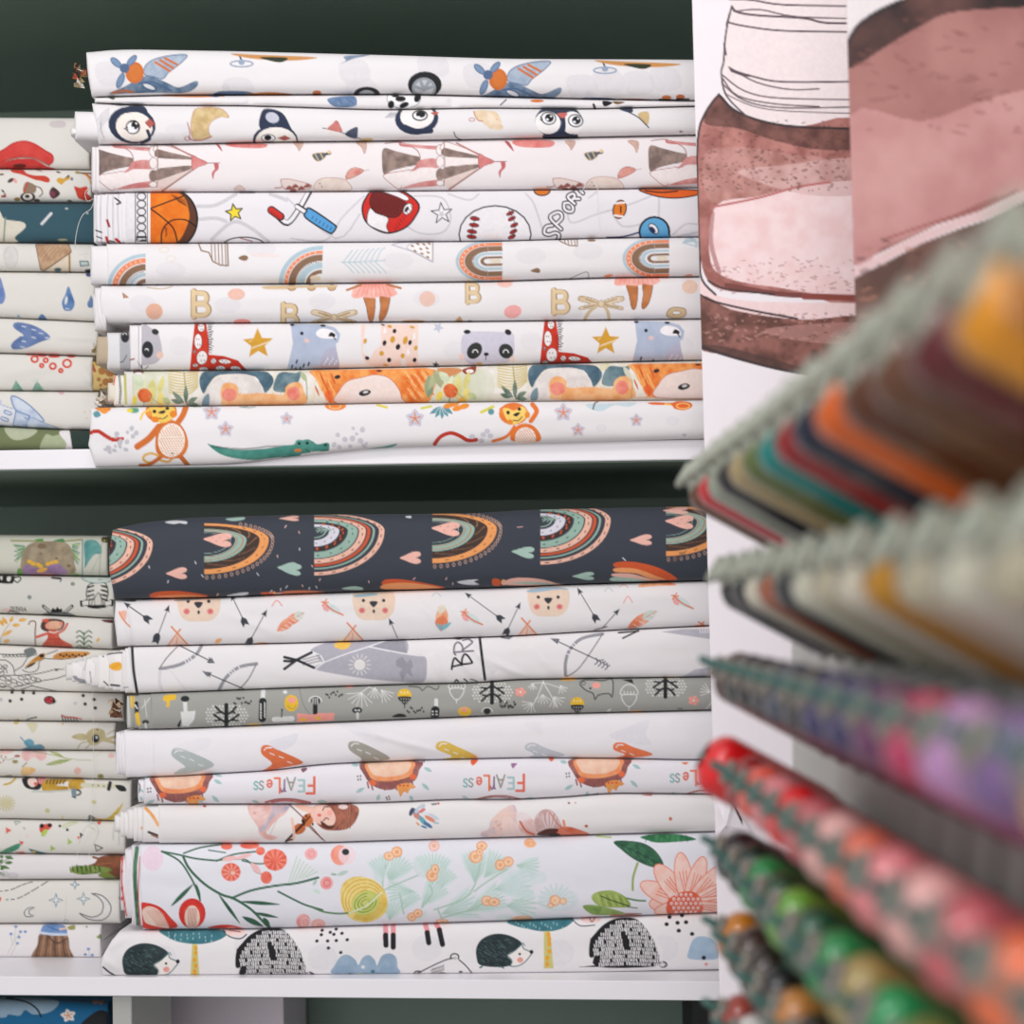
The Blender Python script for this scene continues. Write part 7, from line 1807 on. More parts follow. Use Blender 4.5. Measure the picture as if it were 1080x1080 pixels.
# ------------------------------------------------------------------ the large spool motif of the two banners
def pr_banner_a(g):
    g.at(700, 0, 2.571); g.ns = 13.0
    BR, PK, IK = (112, 74, 66), ((206, 164, 160), (226, 190, 186)), (58, 44, 46)
    X, Y = g.X, g.Y
    g.f([(176, -100), (180, 30), (172, 70), (160, 140), (154, 190), (165, 260), (230, 322), (330, 345), (560, 350), (560, -100)], (240, 226, 226), sm=0)
    g.f([(149, 258), (190, 300), (260, 332), (360, 348), (560, 352), (560, 812), (400, 806), (260, 798), (170, 790), (118, 760), (96, 660), (92, 380), (110, 310)], ((150, 92, 84), (190, 130, 122)))
    g.f([(149, 258), (190, 300), (260, 332), (360, 348), (560, 352), (560, 400), (420, 408), (300, 384), (200, 350), (120, 340), (112, 312)], ((74, 46, 42), (120, 78, 70)), a=.9)
    g.f([(110, 420), (200, 400), (330, 420), (500, 440), (500, 480), (330, 520), (200, 546), (120, 540)], ((166, 114, 104), (200, 150, 142)), a=.8)
    g.f([(140, 560), (250, 536), (380, 506), (520, 490), (560, 500), (560, 790), (300, 780), (160, 750), (124, 690)], ((244, 220, 220), (238, 204, 204)))
    g.f([(200, 470), (330, 450), (560, 430), (560, 520), (380, 530)], PK, a=.6)
    g.s_([(135, 562), (260, 538), (360, 510), (450, 496)], 6, (186, 110, 108)).s_([(132, 580), (128, 660), (150, 740)], 12, (160, 96, 92), a=.7)
    n = 260
    r = np.random.RandomState(5)
    for k in range(n):
        x, y = r.uniform(100, 500), r.uniform(330, 520); g.e(x, y, r.uniform(2, 7), r.uniform(1.5, 4), (96, 60, 54), r.uniform(-30, 30), a=.55, n=8)
    for k in range(120):
        x, y = r.uniform(110, 520), r.uniform(700, 800); g.e(x, y, r.uniform(2, 8), r.uniform(1, 3), (150, 90, 90), r.uniform(-30, 30), a=.5, n=8)
    g.s_([(170, 775), (300, 798), (400, 804), (560, 812)], 14, (120, 66, 60)).s_([(380, 806), (560, 808)], 16, (140, 70, 62))
    g.f([(98, 760), (140, 800), (230, 818), (350, 822), (560, 826), (560, 866), (350, 866), (200, 846), (104, 812)], (240, 212, 212))
    g.f([(100, 806), (180, 840), (300, 862), (400, 868), (560, 866), (560, 1020), (400, 1016), (300, 1000), (180, 966), (92, 938)], ((96, 60, 52), (150, 100, 90)))
    g.f([(92, 938), (160, 940), (300, 976), (400, 1000), (560, 990), (560, 1020), (380, 1010), (180, 968)], (70, 50, 46), a=.7)
    g.f([(260, 900), (400, 880), (560, 878), (560, 930), (400, 930)], (190, 140, 132), a=.6)
    for k in range(160):
        x, y = r.uniform(104, 540), r.uniform(850, 930); g.e(x, y, r.uniform(2, 9), r.uniform(1.5, 4), (84, 54, 48) if k % 2 else (196, 146, 136), r.uniform(-30, 30), a=.5, n=8)
    for P, w in (([(149, 258), (190, 300), (260, 330), (360, 347), (560, 351)], 7), ([(149, 258), (112, 308), (92, 380), (92, 560), (97, 700), (104, 760), (140, 800)], 6), ([(98, 800), (140, 820), (240, 844), (360, 866)], 6), ([(92, 938), (180, 968), (300, 1000), (390, 1016)], 8), ([(98, 800), (94, 938)], 5), ([(120, 762), (170, 785), (300, 800)], 5)): g.s_(P, w, IK)
    for P, w in (([(178, 0), (240, 4), (330, 18), (560, 20)], 5), ([(184, 20), (200, 36), (260, 46), (380, 54), (440, 66), (560, 64)], 6), ([(172, 62), (220, 74), (330, 88), (560, 90)], 5), ([(184, 20), (174, 60), (166, 110), (162, 170), (156, 200), (170, 262), (228, 322)], 5), ([(180, 190), (240, 210), (330, 226), (560, 222)], 5), ([(176, 184), (250, 226), (340, 246), (420, 244)], 4), ([(160, 206), (220, 250), (320, 270), (560, 272)], 4), ([(160, 230), (220, 276), (330, 296), (560, 290)], 4), ([(165, 255), (240, 290), (340, 305), (560, 310)], 3), ([(190, 34), (260, 30), (360, 50), (560, 54)], 4), ([(164, 120), (168, 150)], 5), ([(160, 215), (200, 262), (300, 285), (420, 292)], 4), ([(184, 194), (210, 204), (230, 208)], 7), ([(178, 40), (170, 70)], 5)): g.s_(P, w, (84, 70, 78))


def pr_banner_b(g):
    g.at(700, 0, 2.571); g.ns = 55.0
    IK = (40, 34, 36)
    g.f([(480, -120), (1100, -120), (1100, -40), (640, -20), (560, 30), (510, 80), (490, 120)], (226, 218, 218), sm=0)
    g.f([(492, 130), (520, 80), (570, 40), (640, 6), (720, -30), (1100, -60), (1100, 500), (960, 520), (860, 570), (740, 610), (600, 680), (500, 730)], ((158, 106, 100), (176, 124, 118)), sm=0)
    g.f([(492, 130), (520, 80), (570, 40), (640, 6), (720, -30), (1100, -60), (1100, 0), (800, 30), (700, 70), (600, 130), (500, 190)], ((44, 34, 34), (104, 70, 64)))
    g.f([(500, 320), (700, 330), (900, 260), (1100, 240), (1100, 470), (900, 530), (740, 606), (600, 670), (510, 710)], ((188, 132, 130), (206, 156, 152)), a=.85)
    r = np.random.RandomState(8)
    for k in range(60):
        x, y = r.uniform(520, 1080), r.uniform(40, 360); g.e(x, y, r.uniform(6, 26), r.uniform(3, 8), (130, 80, 74), r.uniform(-20, 20), a=.35, n=10)
    g.s_([(515, 742), (600, 698), (700, 646), (800, 604), (880, 576), (970, 530), (1100, 476)], 24, (218, 186, 186))
    g.s_([(600, 650), (740, 600), (860, 560), (960, 510)], 5, (150, 84, 80))
    g.f([(515, 756), (600, 714), (700, 660), (800, 620), (880, 592), (970, 546), (1100, 496), (1800, 400), (1800, 1500), (520, 1500)], ((92, 66, 58), (120, 86, 76)), sm=0)
    for k in range(60):
        x, y = r.uniform(530, 900), r.uniform(640, 900); g.e(x, y, r.uniform(6, 20), r.uniform(3, 8), (80, 54, 46) if k % 2 else (170, 118, 100), r.uniform(-30, 30), a=.5, n=10)
    g.s_([(492, 130), (520, 80), (570, 40), (640, 6)], 9, IK)
# ------------------------------------------------------------------ the setting
Z_UP = float(pt(0, 475, 0)[2])            # top of the upper shelf board
Z_LO = float(pt(0, 1030, 0)[2])           # top of the lower shelf board
T_UP = float(pt(0, 475, 0)[2] - pt(0, 495.3, 0)[2])
T_LO = float(pt(0, 1030, 0)[2] - pt(0, 1049.5, 0)[2])
XL, XR = -1.02, 0.62
SD = 0.48                                  # shelf depth
box('floor', -2.6, 2.6, -4.2, SD + 0.08, -0.03, 0.0, M_FLOOR, bev=0)['kind'] = 'structure'
w = box('wall_back', -2.6, 2.6, SD + 0.03, SD + 0.08, 0.0, 2.6, M_GREEN, bev=0); w['kind'] = 'structure'

shelf = bpy.data.objects.new('shelving_unit', None)
shelf.location = (0, 0, 0); COL.objects.link(shelf)
tag(shelf, 'white-edged shelving unit with dark green back, stacked with folded fabric bolts', 'shelving unit')
box('back_panel', XL, XR, SD, SD + 0.025, 0.0, 2.3, M_GREEN, shelf)
for z, t in ((Z_UP, T_UP), (Z_LO, T_LO), (Z_UP + 0.57, 0.02), (Z_LO - 0.30, 0.02), (0.12, 0.02)):
    box('shelf_board', XL, XR, 0.0, SD, z - t, z, M_SHELF, shelf)
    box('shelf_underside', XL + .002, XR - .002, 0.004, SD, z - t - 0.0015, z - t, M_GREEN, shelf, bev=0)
for x in (XL - 0.02, XR):
    box('side_panel', x, x + 0.02, 0.002, SD, 0.0, 2.3, M_SHELF, shelf)

# ------------------------------------------------------------------ the upper stack
S = [None] * 11
S[0] = [(88, 56), (95, 54), (130, 51.5), (250, 53.5), (420, 58), (530, 61.5), (737, 62.5), (800, 64)]
S[1] = [(88, 103), (175, 100.5), (290, 100), (430, 99.5), (600, 104), (737, 106.5), (800, 108)]
SF = [(88, 108), (150, 111), (260, 111.5), (400, 116), (510, 114), (620, 115), (737, 112), (800, 111)]
S[2] = [(70, 153), (180, 152.5), (290, 150), (400, 149), (520, 147), (737, 142.5), (800, 141)]
S[3] = [(90, 203), (290, 202.5), (520, 200.8), (640, 199.4), (737, 198), (800, 197)]
S[4] = [(90, 257), (290, 256), (520, 254.5), (640, 251), (737, 250), (800, 249)]
S[5] = [(90, 301), (300, 299.5), (520, 297), (640, 293), (737, 292), (800, 291)]
S[6] = [(90, 341.5), (300, 340.5), (520, 339), (640, 337.5), (737, 336.5), (800, 336)]
S[7] = [(90, 391.5), (300, 390), (520, 385), (640, 382), (737, 380), (800, 379)]
S[8] = [(90, 429.5), (300, 427.5), (400, 425.5), (520, 423.8), (737, 422), (800, 421)]
S[9] = [(88, 494), (110, 493.5), (250, 490), (300, 483.5), (350, 478), (400, 472.8), (500, 470), (600, 467.5), (737, 463), (800, 460)]


def off(p, d): return curve_y([(x, y + d) for x, y in p])


G_UP, G_LO, G_SU, G_SL = 'fabric bolts of the main upper stack', 'fabric bolts of the main lower stack', 'fabric bolts of the upper side stack', 'fabric bolts of the lower side stack'


YE_UP, YE_LO, YE_SIDE = (.000, .030), (.014, .043), (.088, .088)


def bolt(label, group, xl, xr, sa, sb, bulge, base, paint, seed, layers=(), top_off=0.5, bot_off=-0.5, ye=None, **kw):
    ye = ye or (YE_UP if group == G_UP else YE_LO)
    o = cloth_shell('fabric_bolt', xl, xr, off(sa, top_off), off(sb, bot_off), ye, base, paint, seed=seed, a=bulge, **kw)
    tag(o, label, 'fabric bolt', group)
    for k, (lx, rx, dt, db, lp, lb) in enumerate(layers):
        d = 0.0015 * (k + 1)
        cloth_shell('inner_fold', lx, rx, off(sa, top_off + dt), off(sb, bot_off - db), ye, lb or base, lp, seed=seed + 40 + k, parent=o, endr=2.5,
                    depth=0.062, bump=0.4, a=max(.006, bulge - .001 - d), dfront=0.0)
    return o


XE = 785
WH = BASE_WHITE
b = bolt('white fabric bolt printed with blue-grey propeller airplanes and a tyre, topmost on upper shelf', G_UP, (91, 93, 97), XE, S[0], S[1], 0.016, WH, pr_airplane, 1,
         creases=((420, 70, 700, 80, 6, .5),))
fl = cloth_shell('loose_flap', 100, XE - 4, off(S[1], .6), off(SF, -.4), YE_UP, WH, pr_flap, seed=2, parent=b, a=.009, depth=.12, creases=((475, 104, 480, 114, 5, -2.5), (264, 103, 262, 112, 4, -2.0), (640, 106, 646, 114, 4, -2)))
rr = np.random.RandomState(4)
bolt('white fabric bolt printed with big-eyed penguins and crescent moons, its near end twisted open', G_UP, (97, 101, 104), XE, SF, S[2], 0.016, WH, pr_penguin, 3,
     layers=((79, 106, 9, 4, None, None), (75, 90, 26, 9, None, (238, 236, 234))), creases=((104, 118, 108, 150, 3, 1.6), (97, 125, 100, 150, 3, -1.5)))
bolt('white fabric bolt printed with faded pink and brown circus tents', G_UP, (104, 104, 104), XE, S[2], S[3], 0.012, (236, 229, 230), pr_circus, 4,
     layers=((97, 108, 1.5, .5, pr_plainfold, None),))
bolt('white fabric bolt printed with a basketball, a baseball and the word SPORT', G_UP, (132, 132, 132), XE, S[3], S[4], 0.012, (231, 228, 232), pr_sports, 5,
     layers=((127, 138, 0.5, .5, pr_sportfold, None), (119, 131, 1, .5, pr_sportfold, None), (111, 123, 1, 1, pr_sportfold, None), (105, 116, 1.5, 1, pr_sportfold, None), (99, 110, 2, 1, pr_sportfold, None)))
bolt('white fabric bolt printed with striped blue, orange and brown rainbows on white', G_UP, (112.5, 112.5, 112.5), XE, S[4], S[5], 0.016, WH, pr_boho, 6,
     layers=((96, 117, 2, .5, None, None),))
bolt('white fabric bolt printed with wooden letter B, bows and peach dots', G_UP, (107, 105, 110), XE, S[5], S[6], 0.015, WH, pr_letters, 7,
     layers=((100, 112, 2, -8, pr_lettersfold, None), (98.5, 106, 9, 4, pr_lettersfold, None)), creases=((200, 316, 420, 312, 6, .5),))
bolt('white fabric bolt printed with panda faces, red giraffes and gold stars', G_UP, (149, 149, 149), XE, S[6], S[7], 0.015, WH, pr_panda, 8,
     layers=((136.5, 153, 1, .5, pr_pandafold, None), (113, 140, 9, 1, pr_pandafold, (222, 221, 222)), (102, 118, 13, 6, None, (186, 170, 146))))
bolt('cream fabric bolt crowded with painted orange lions, bears and leaves', G_UP, (139, 139, 139), XE, S[7], S[8], 0.013, (234, 228, 220), pr_bears, 9,
     layers=((131, 143, 0, 0, pr_bearfold, (228, 222, 220)), (120, 135, 4, 1, pr_bearfold, None), (114, 124, 12, 5, pr_bearfold, None)))
bolt('white fabric bolt printed with orange monkeys and a green crocodile, bottom of the upper shelf', G_UP, lambda t: np.interp(t, [0, .2, .5, .62, .8, 1], [96, 95.5, 94.5, 93, 97, 101]), XE, S[8], S[9], .015 + 0*0.015, WH, pr_monkey, 10,
     ye=(-.0045, -.003), bot_ye=(-.0045, -.003), floor_z=Z_UP + .0006, bump=1.0, creases=((240, 440, 320, 470, 14, 1.2), (110, 450, 150, 490, 12, 1.5), (420, 440, 700, 436, 9, .8)))

# ------------------------------------------------------------------ the lower stack
T = [[(105, 563), (115, 560), (135, 553), (165, 549), (200, 545.5), (310, 542.5), (500, 541), (560, 537), (740, 533.5), (800, 532)],
     [(105, 633), (240, 630), (300, 627), (410, 623), (540, 619.5), (600, 616.5), (745, 612.5), (800, 611)],
     [(105, 682.5), (300, 678.5), (420, 675), (540, 671), (640, 665), (745, 660), (800, 658)],
     [(60, 733), (150, 731.5), (310, 725.5), (420, 722), (510, 720), (540, 716.7), (740, 714), (800, 713)],
     [(105, 770), (180, 769), (310, 763.5), (420, 759), (540, 754), (750, 749), (800, 748)],
     [(105, 821), (180, 819), (290, 812.5), (340, 806), (450, 801.5), (560, 799), (660, 800), (720, 801.5), (760, 801), (800, 800)],
     [(105, 848.5), (340, 848), (420, 846), (480, 843), (540, 843.4), (600, 840.5), (640, 836.5), (760, 837.6), (800, 838)],
     [(105, 890), (340, 889), (400, 887), (560, 882.6), (640, 880), (760, 877), (800, 876)],
     [(105, 981), (280, 979.5), (340, 977.5), (540, 971), (640, 967), (757, 962.6), (800, 961)],
     [(95, 1031.5), (330, 1031), (540, 1028.5), (640, 1026), (757, 1023), (800, 1022)]]
bolt('navy fabric bolt printed with pink and orange rainbows and hearts', G_LO, lambda t: np.interp(t, [0, .3, .6, 1], [119, 115, 115.5, 121]), XE, T[0], T[1], .024, (60, 65, 75), pr_navy, 11, creases=((560, 545, 700, 600, 20, 1.2), (380, 550, 420, 620, 20, 1)))
bolt('white fabric bolt printed with pale bear faces, dark arrows and feathers', G_LO, lambda t: np.interp(t, [0, .4, 1], [122, 120.5, 124]), XE, T[1], T[2], 0.014, WH, pr_bearboho, 12, bump=1.3,
     creases=((132, 640, 138, 678, 3, 2), (330, 635, 420, 640, 6, 1.4), (480, 640, 500, 672, 5, 1.2), (235, 645, 300, 672, 5, 1.1), (440, 632, 470, 668, 4, 1.2)))
ly = [(132, 141, 1, .5, pr_bravecone, None)]
xs = [127, 119, 111, 103.5, 96, 89, 82, 75.5, 69.5]
for k, x in enumerate(xs):
    f = k / (len(xs) - 1)
    ly.append((x, x + 12, 3 + 14 * f ** 1.15, 2 + 13 * f ** 1.2, pr_bravecone, (236, 233, 231) if k % 2 else (228, 225, 223)))
bolt('white fabric bolt printed with bows, arrows and grey mountains, its end telescoped to a point', G_LO, (135, 137, 140), XE, T[2], T[3], 0.012, WH, pr_brave, 13, layers=ly, bump=1.3,
     creases=((470, 676, 500, 715, 4, 2), (490, 672, 520, 708, 4, 2), (505, 690, 560, 718, 4, 2.2), (455, 690, 470, 720, 4, 1.5), (560, 680, 590, 716, 5, 1.6), (300, 690, 420, 700, 9, .8)))
bolt('grey fabric bolt printed with white and yellow mushrooms, acorns and black trees', G_LO, (159, 159, 158), XE, T[3], T[4], 0.014, (162, 162, 156), pr_mushroom, 14,
     layers=((146, 164, .5, 0, pr_mushfold, None), (134, 150, 1.5, 1, pr_mushfold, None)))
bolt('plain white fabric bolt with one row of orange, grey and yellow hearts', G_LO, (131, 131, 133), XE, T[4], T[5], 0.013, (236, 233, 236), pr_hearts, 15,
     layers=((122.5, 136, 2, 3, pr_heartsfold, None),), creases=((365, 766, 470, 795, 4, 1.8), (160, 775, 161, 815, 2, .8)))
bolt('white fabric bolt printed with lion heads and the upside-down word FEARLESS', G_LO, (153, 152, 152), XE, T[5], T[6], 0.015, (234, 231, 236), pr_fearless, 16,
     layers=((146, 157, 2, 2, pr_fearlessfold, None),), bump=1.0)
bolt('white fabric bolt printed with a girl playing a violin', G_LO, (167, 167, 168), XE, T[6], T[7], 0.016, (235, 231, 230), pr_violin, 17,
     layers=((150, 171, 1, 1, pr_violinfold, None), (141, 154, 2, 2, pr_violinfold, None), (134, 145, 4, 5, pr_violinfold, None), (127, 138, 7, 7, pr_violinfold, None), (121, 131, 11, 12, pr_violinfold, None)))
bolt('thick pale blue fabric bolt printed with green stems, red petals and a coral daisy', G_LO, lambda t: np.interp(t, [0, .5, 1], [148, 147, 151]), XE, T[7], T[8], .021, (230, 230, 237), pr_floral, 18,
     layers=((139, 152, 1, 4, pr_floralfold, (226, 222, 228)), (132, 143, 5, 12, pr_floralfold, (230, 226, 230)), (127.5, 136, 14, 20, pr_floralfold, (226, 222, 226))))
bolt('white fabric bolt printed with hedgehogs and shaggy black bears, bottom of the lower shelf', G_LO, lambda t: np.interp(t, [0, .2, .55, .75, 1], [127, 118, 108, 106, 109]), XE, T[8], T[9], 0.014, WH, pr_hedgehog, 19,
     floor_z=Z_LO + .0006, creases=((115, 1000, 135, 985, 5, 1.5), (110, 1012, 130, 1028, 4, 1.5)))

# ------------------------------------------------------------------ the side stacks, set further back
SIDE = (222, 219, 212)
LX0 = -150


def side(label, grp, s0, s1, xr, base, paint, seed, ye=YE_SIDE, **kw):
    o = cloth_shell('fabric_bolt', LX0, xr, off(s0, .5), off(s1, -.5), ye, base, paint, seed=seed, xr_round=True, res=1.0, repeat=104, **kw)
    tag(o, label, 'fabric bolt', grp)
    return o


U = [[(-160, 124), (0, 123.6), (120, 124.5)], [(-160, 177.5), (0, 178), (120, 179.5)], [(-160, 214), (0, 214), (120, 214)], [(-160, 256), (0, 256), (60, 256.5), (120, 257.5)],
     [(-160, 286), (0, 286.5), (120, 287.5)], [(-160, 333), (0, 335), (120, 340.5)], [(-160, 372), (0, 372.5), (120, 376.5)], [(-160, 412), (0, 412), (120, 413)],
     [(-160, 448), (0, 449.5), (50, 452.5), (120, 454.5)], [(-160, 475.5), (120, 474.5)]]
side('white fabric bolt printed with a large red cap, topmost of the upper side stack', G_SU, U[0], U[1], 95, SIDE, pr_lips, 21)
side('white fabric bolt printed with small foxes, birds and monkeys', G_SU, U[1], U[2], 97, SIDE, pr_fox, 22)
side('dark teal fabric bolt with pale cream shapes, under the fox print', G_SU, U[2], U[3], 100, (52, 86, 98), pr_teal, 23)
side('white fabric bolt printed with a thatched wooden hut, under the teal bolt', G_SU, U[3], U[4], 99, SIDE, pr_hut, 24)
side('white fabric bolt printed with blue raindrops', G_SU, U[4], U[5], 101, SIDE, pr_drops, 25)
side('white fabric bolt printed with a large blue heart lying sideways', G_SU, U[5], U[6], 104, SIDE, pr_blueheart, 26, creases=((60, 355, 105, 358, 3, 1),))
gb = side('white fabric bolt printed with red rings above green leaves', G_SU, U[6], U[7], 98, SIDE, pr_rings, 27, bump=1.6, creases=((5, 395, 70, 380, 7, 2), (85, 385, 97, 405, 5, 2)))
cloth_shell('folded_corner', 95, 121, off(U[6], 1.5), off(U[7], -.8), (.089, .089), (206, 182, 120), pr_girafold, seed=28, parent=gb, depth=.12, endr=6)
side('white fabric bolt printed with a pale blue fairy castle', G_SU, U[7], U[8], 104, SIDE, pr_castle, 29)
side('olive green fabric bolt with camouflage patches, on the upper shelf board', G_SU, U[8], U[9], 100, (112, 122, 84), pr_camo, 30, floor_z=Z_UP + .0006)

V = [[(-160, 563), (0, 563.5), (120, 564.5)], [(-160, 605), (0, 606), (120, 608)], [(-160, 645), (0, 647), (60, 649), (120, 652.5)], [(-160, 678), (0, 679.5), (140, 686)], [(-160, 727), (0, 728), (130, 731)],
     [(-160, 759.5), (0, 760), (130, 761.5)], [(-160, 791), (0, 791), (130, 791.5)], [(-160, 818), (0, 819), (140, 822.5)], [(-160, 863), (0, 863.5), (140, 866)], [(-160, 900), (0, 900), (140, 901.5)],
     [(-160, 927.5), (0, 928), (140, 927)], [(-160, 974), (0, 974), (130, 974)], [(-160, 1013.3), (0, 1013.3), (130, 1013.3)]]
side('white fabric bolt printed with a spotted egg in grass, topmost of lower side stack', G_SL, V[0], V[1], 114, (206, 206, 192), pr_egg, 41, a=.018)
side('white fabric bolt printed with zebras and the word ZEBRA', G_SL, V[1], V[2], 121, (212, 211, 203), pr_zebra, 42)
side('white fabric bolt printed with a girl in a red dress holding a crook', G_SL, V[2], V[3], 119, SIDE, pr_girl, 43)
side('white fabric bolt printed with black outlined giraffes', G_SL, V[3], V[4], 128, SIDE, pr_giraffe, 44, a=.008)
side('white fabric bolt printed with a ladybird and black dots', G_SL, V[4], V[5], 131, SIDE, pr_ladybug, 45)
side('white fabric bolt printed with a brown fawn and a blue bird', G_SL, V[5], V[6], 122, SIDE, pr_fawn, 46)
side('white fabric bolt printed with pale pink flowers and thin leaves', G_SL, V[6], V[7], 134, SIDE, pr_flowers, 47)
side('white fabric bolt printed with a swordsman in mustard coat', G_SL, V[7], V[8], 139, SIDE, pr_pirate, 48)
side('white fabric bolt printed with small red and green triangles', G_SL, V[8], V[9], 133, SIDE, pr_triangles, 49)
side('white fabric bolt printed with a brown tree and green foliage', G_SL, V[9], V[10], 131, (226, 222, 222), pr_tree, 50)
side('white fabric bolt printed with outlined moons and stars', G_SL, V[10], V[11], 127, SIDE, pr_moons, 51)
side('white fabric bolt printed with a long brown skirt, bottom of the lower side stack', G_SL, V[11], V[12], 107, (226, 222, 222), pr_skirt, 52, floor_z=Z_LO + .0006)

# below the lower shelf
ZB = Z_LO - 0.30
W0 = [(-160, 1052.5), (0, 1052.5), (60, 1053), (130, 1058)]
W1 = [(-160, 1135), (130, 1135)]
o = side('bright blue fabric bolt with white flowers, under the lower shelf board', None, W0, W1, 114, (28, 104, 150), pr_blueflower, 60, ye=(.08, .08), a=.03, endr=9)
p1 = pt(119, 1100, .05); p2 = pt(139, 1100, .05)
o2 = box('divider_panel', p1[0], p2[0], .05, .19, ZB + .0006, Z_LO - T_LO, M_BOARD, shelf)
zs = float(pt(60, 1134.4, .05 + .03)[2])
o3 = box('storage_box', -.95, p1[0] - .02, .09, .30, ZB + .0008, zs - .001, M_LILAC)
tag(o3, 'plain lilac-grey carton under the bright blue bolt', 'box')
q1 = pt(143, 1100, .31); q2 = pt(299, 1100, .31)
o4 = box('document_box', q1[0], q2[0], .31, .45, ZB + .0008, Z_LO - T_LO - .02, M_LILAC)
tag(o4, 'plain lilac-grey upright box standing beneath the lower shelf board', 'box')
z0, z1 = Z_LO - T_LO - .03, Z_LO
qx = pt(730, 1070, .30)
box('side_rail', float(qx[0]), float(qx[0]) + .03, .30, SD, ZB, Z_LO - T_LO - .002, M_BLACK, shelf)
c1 = [pt(143.5, 1050, .19), pt(145, 1062, .187), pt(144.5, 1076, .185), pt(145.5, 1095, .19), pt(144, 1110, .19)]
t0 = tube('black_cord', c1, .0009, M_BLACK); tag(t0, 'thin black cord hanging beside the lilac-grey upright box', 'cord')

# loose threads hanging from the stacks
def thread(label, P, Y, r=.00022):
    m = crom(np.array(P, float), False, 6)
    o = tube('loose_thread', [pt(x, y, Y) for x, y in m], r, M_THREAD)
    tag(o, label, 'thread', 'loose threads')


thread('white thread curling off the fox bolt over the teal bolt', [(97, 195), (90, 203), (92, 212), (99, 210), (96, 220), (88, 226), (83, 236), (80, 250), (79, 262)], .055, .00035)
thread('thin thread hanging down across the ladybird and fawn bolts', [(97, 690), (98, 730), (98.5, 790), (97.5, 830), (96, 862)], .068)
thread('tangled thread looped over the triangle bolt', [(97, 862), (95, 870), (100, 880), (104, 872), (100, 868), (92, 880), (84, 892), (82, 904), (90, 906), (96, 898)], .066)
thread('stray thread on the circus bolt above the word SPORT', [(612, 205), (618, 196), (625, 193), (630, 198), (631, 220), (634, 250)], -.008, .0003)

# frayed raw edges that stick out of bolt ends
def frayed(parent, px, py, w, h, Y, cols):
    import bmesh
    r = np.random.RandomState(int(px * 7 + py))
    n = 14
    vs, fs, cc = [], [], []
    for k in range(n):
        x, y = px + r.uniform(-w, w), py + r.uniform(-h, h)
        a = r.uniform(0, 6.28); L = r.uniform(.5, 1) * w
        P = [(x - L * .5 * math.cos(a) - 2, y - L * .5 * math.sin(a) - 2), (x + L * math.cos(a), y + L * math.sin(a)), (x + 3, y + 4), (x - 4, y + 3)]
        b0 = len(vs)
        for i, (u, v) in enumerate(P): vs.append(pt(u, v, Y + r.uniform(-.004, .004) + (.004 if i % 2 else 0))); cc.append(lin1(cols[k % len(cols)]))
        for i, (u, v) in enumerate(P): vs.append(np.array(vs[b0 + i]) + np.array([0, .0012, 0])); cc.append(lin1(cols[k % len(cols)]))
        fs += [(b0, b0 + 1, b0 + 2, b0 + 3), (b0 + 7, b0 + 6, b0 + 5, b0 + 4)] + [(b0 + i, b0 + 4 + i, b0 + 4 + (i + 1) % 4, b0 + (i + 1) % 4) for i in range(4)]
    return mesh_obj('frayed_edge', vs, fs, M_CLOTH, parent, False, np.array(parent.location), np.array(cc))


bolts = [x for x in bpy.data.objects if x.name.startswith('fabric_bolt')]
frayed(bolts[0], 85, 78, 5, 11, .01, [(150, 120, 80), (60, 50, 40), (226, 220, 210), (190, 90, 60), (170, 150, 110)])
frayed(bolts[6], 106, 369, 6, 10, .012, [(150, 130, 90), (90, 80, 60), (206, 196, 176), (170, 70, 50), (120, 110, 70)])
frayed(bolts[7], 110, 418, 7, 7, .012, [(216, 206, 190), (150, 130, 110), (226, 220, 210), (120, 110, 90)])
bb = [x for x in bolts if x.get('label', '').startswith('grey fabric bolt')][0]
frayed(bb, 124, 747, 6, 8, .045, [(206, 176, 140), (120, 80, 60), (226, 210, 190), (90, 60, 50)])

# ------------------------------------------------------------------ the two printed banners
def banner(label, x0, x1, y0, y1, Yp, paint, base, seed, lean, res, zbot=0.0, wave=.006):
    nx = int((x1 - x0) / res); ny = int((y1 - y0) / res)
    u = np.linspace(0, 1, nx); v = np.linspace(y0, y1, ny)
    v = np.concatenate([v, np.linspace(y1 + 30, 1500, 30)])
    Y2 = np.repeat(v[:, None], nx, 1); L = x0 + lean * v[:, None]
    X2 = L + (x1 + lean * v[:, None] - L) * u[None]
    g = Print(X2, Y2, base, seed); paint(g)
    W = on_plane(X2, Y2, Yp)
    # carry the sheet on down to the floor
    zl = W[-1, :, 2].min()
    low = []
    for z in np.linspace(zl - .05, zbot + .001, 8): q = W[-1].copy(); q[:, 2] = z; low.append(q)
    W = np.concatenate([W, np.array(low)], 0)
    C = np.concatenate([g.C, np.repeat(np.repeat(lin1(base)[None, None], 8, 0), nx, 1)], 0)
    W[..., 1] += wave * np.sin(W[..., 0] * 14 + 1) + wave * .5 * np.sin(W[..., 0] * 9 + W[..., 2] * 3)
    nr = W.shape[0]
    idx = np.arange(nr * nx).reshape(nr, nx)
    q = np.stack([idx[:-1, :-1], idx[1:, :-1], idx[1:, 1:], idx[:-1, 1:]], -1).reshape(-1, 4)
    loc = np.array([W[..., 0].mean(), W[..., 1].mean(), zbot])
    o = mesh_obj('printed_banner', W.reshape(-1, 3), q, M_PAPER, None, True, loc, np.clip(C.reshape(-1, 3), 0, 1))
    md = o.modifiers.new('thickness', 'SOLIDIFY'); md.thickness = .0015; md.offset = -1
    tag(o, label, 'banner', 'banners printed with a thread spool')
    return o


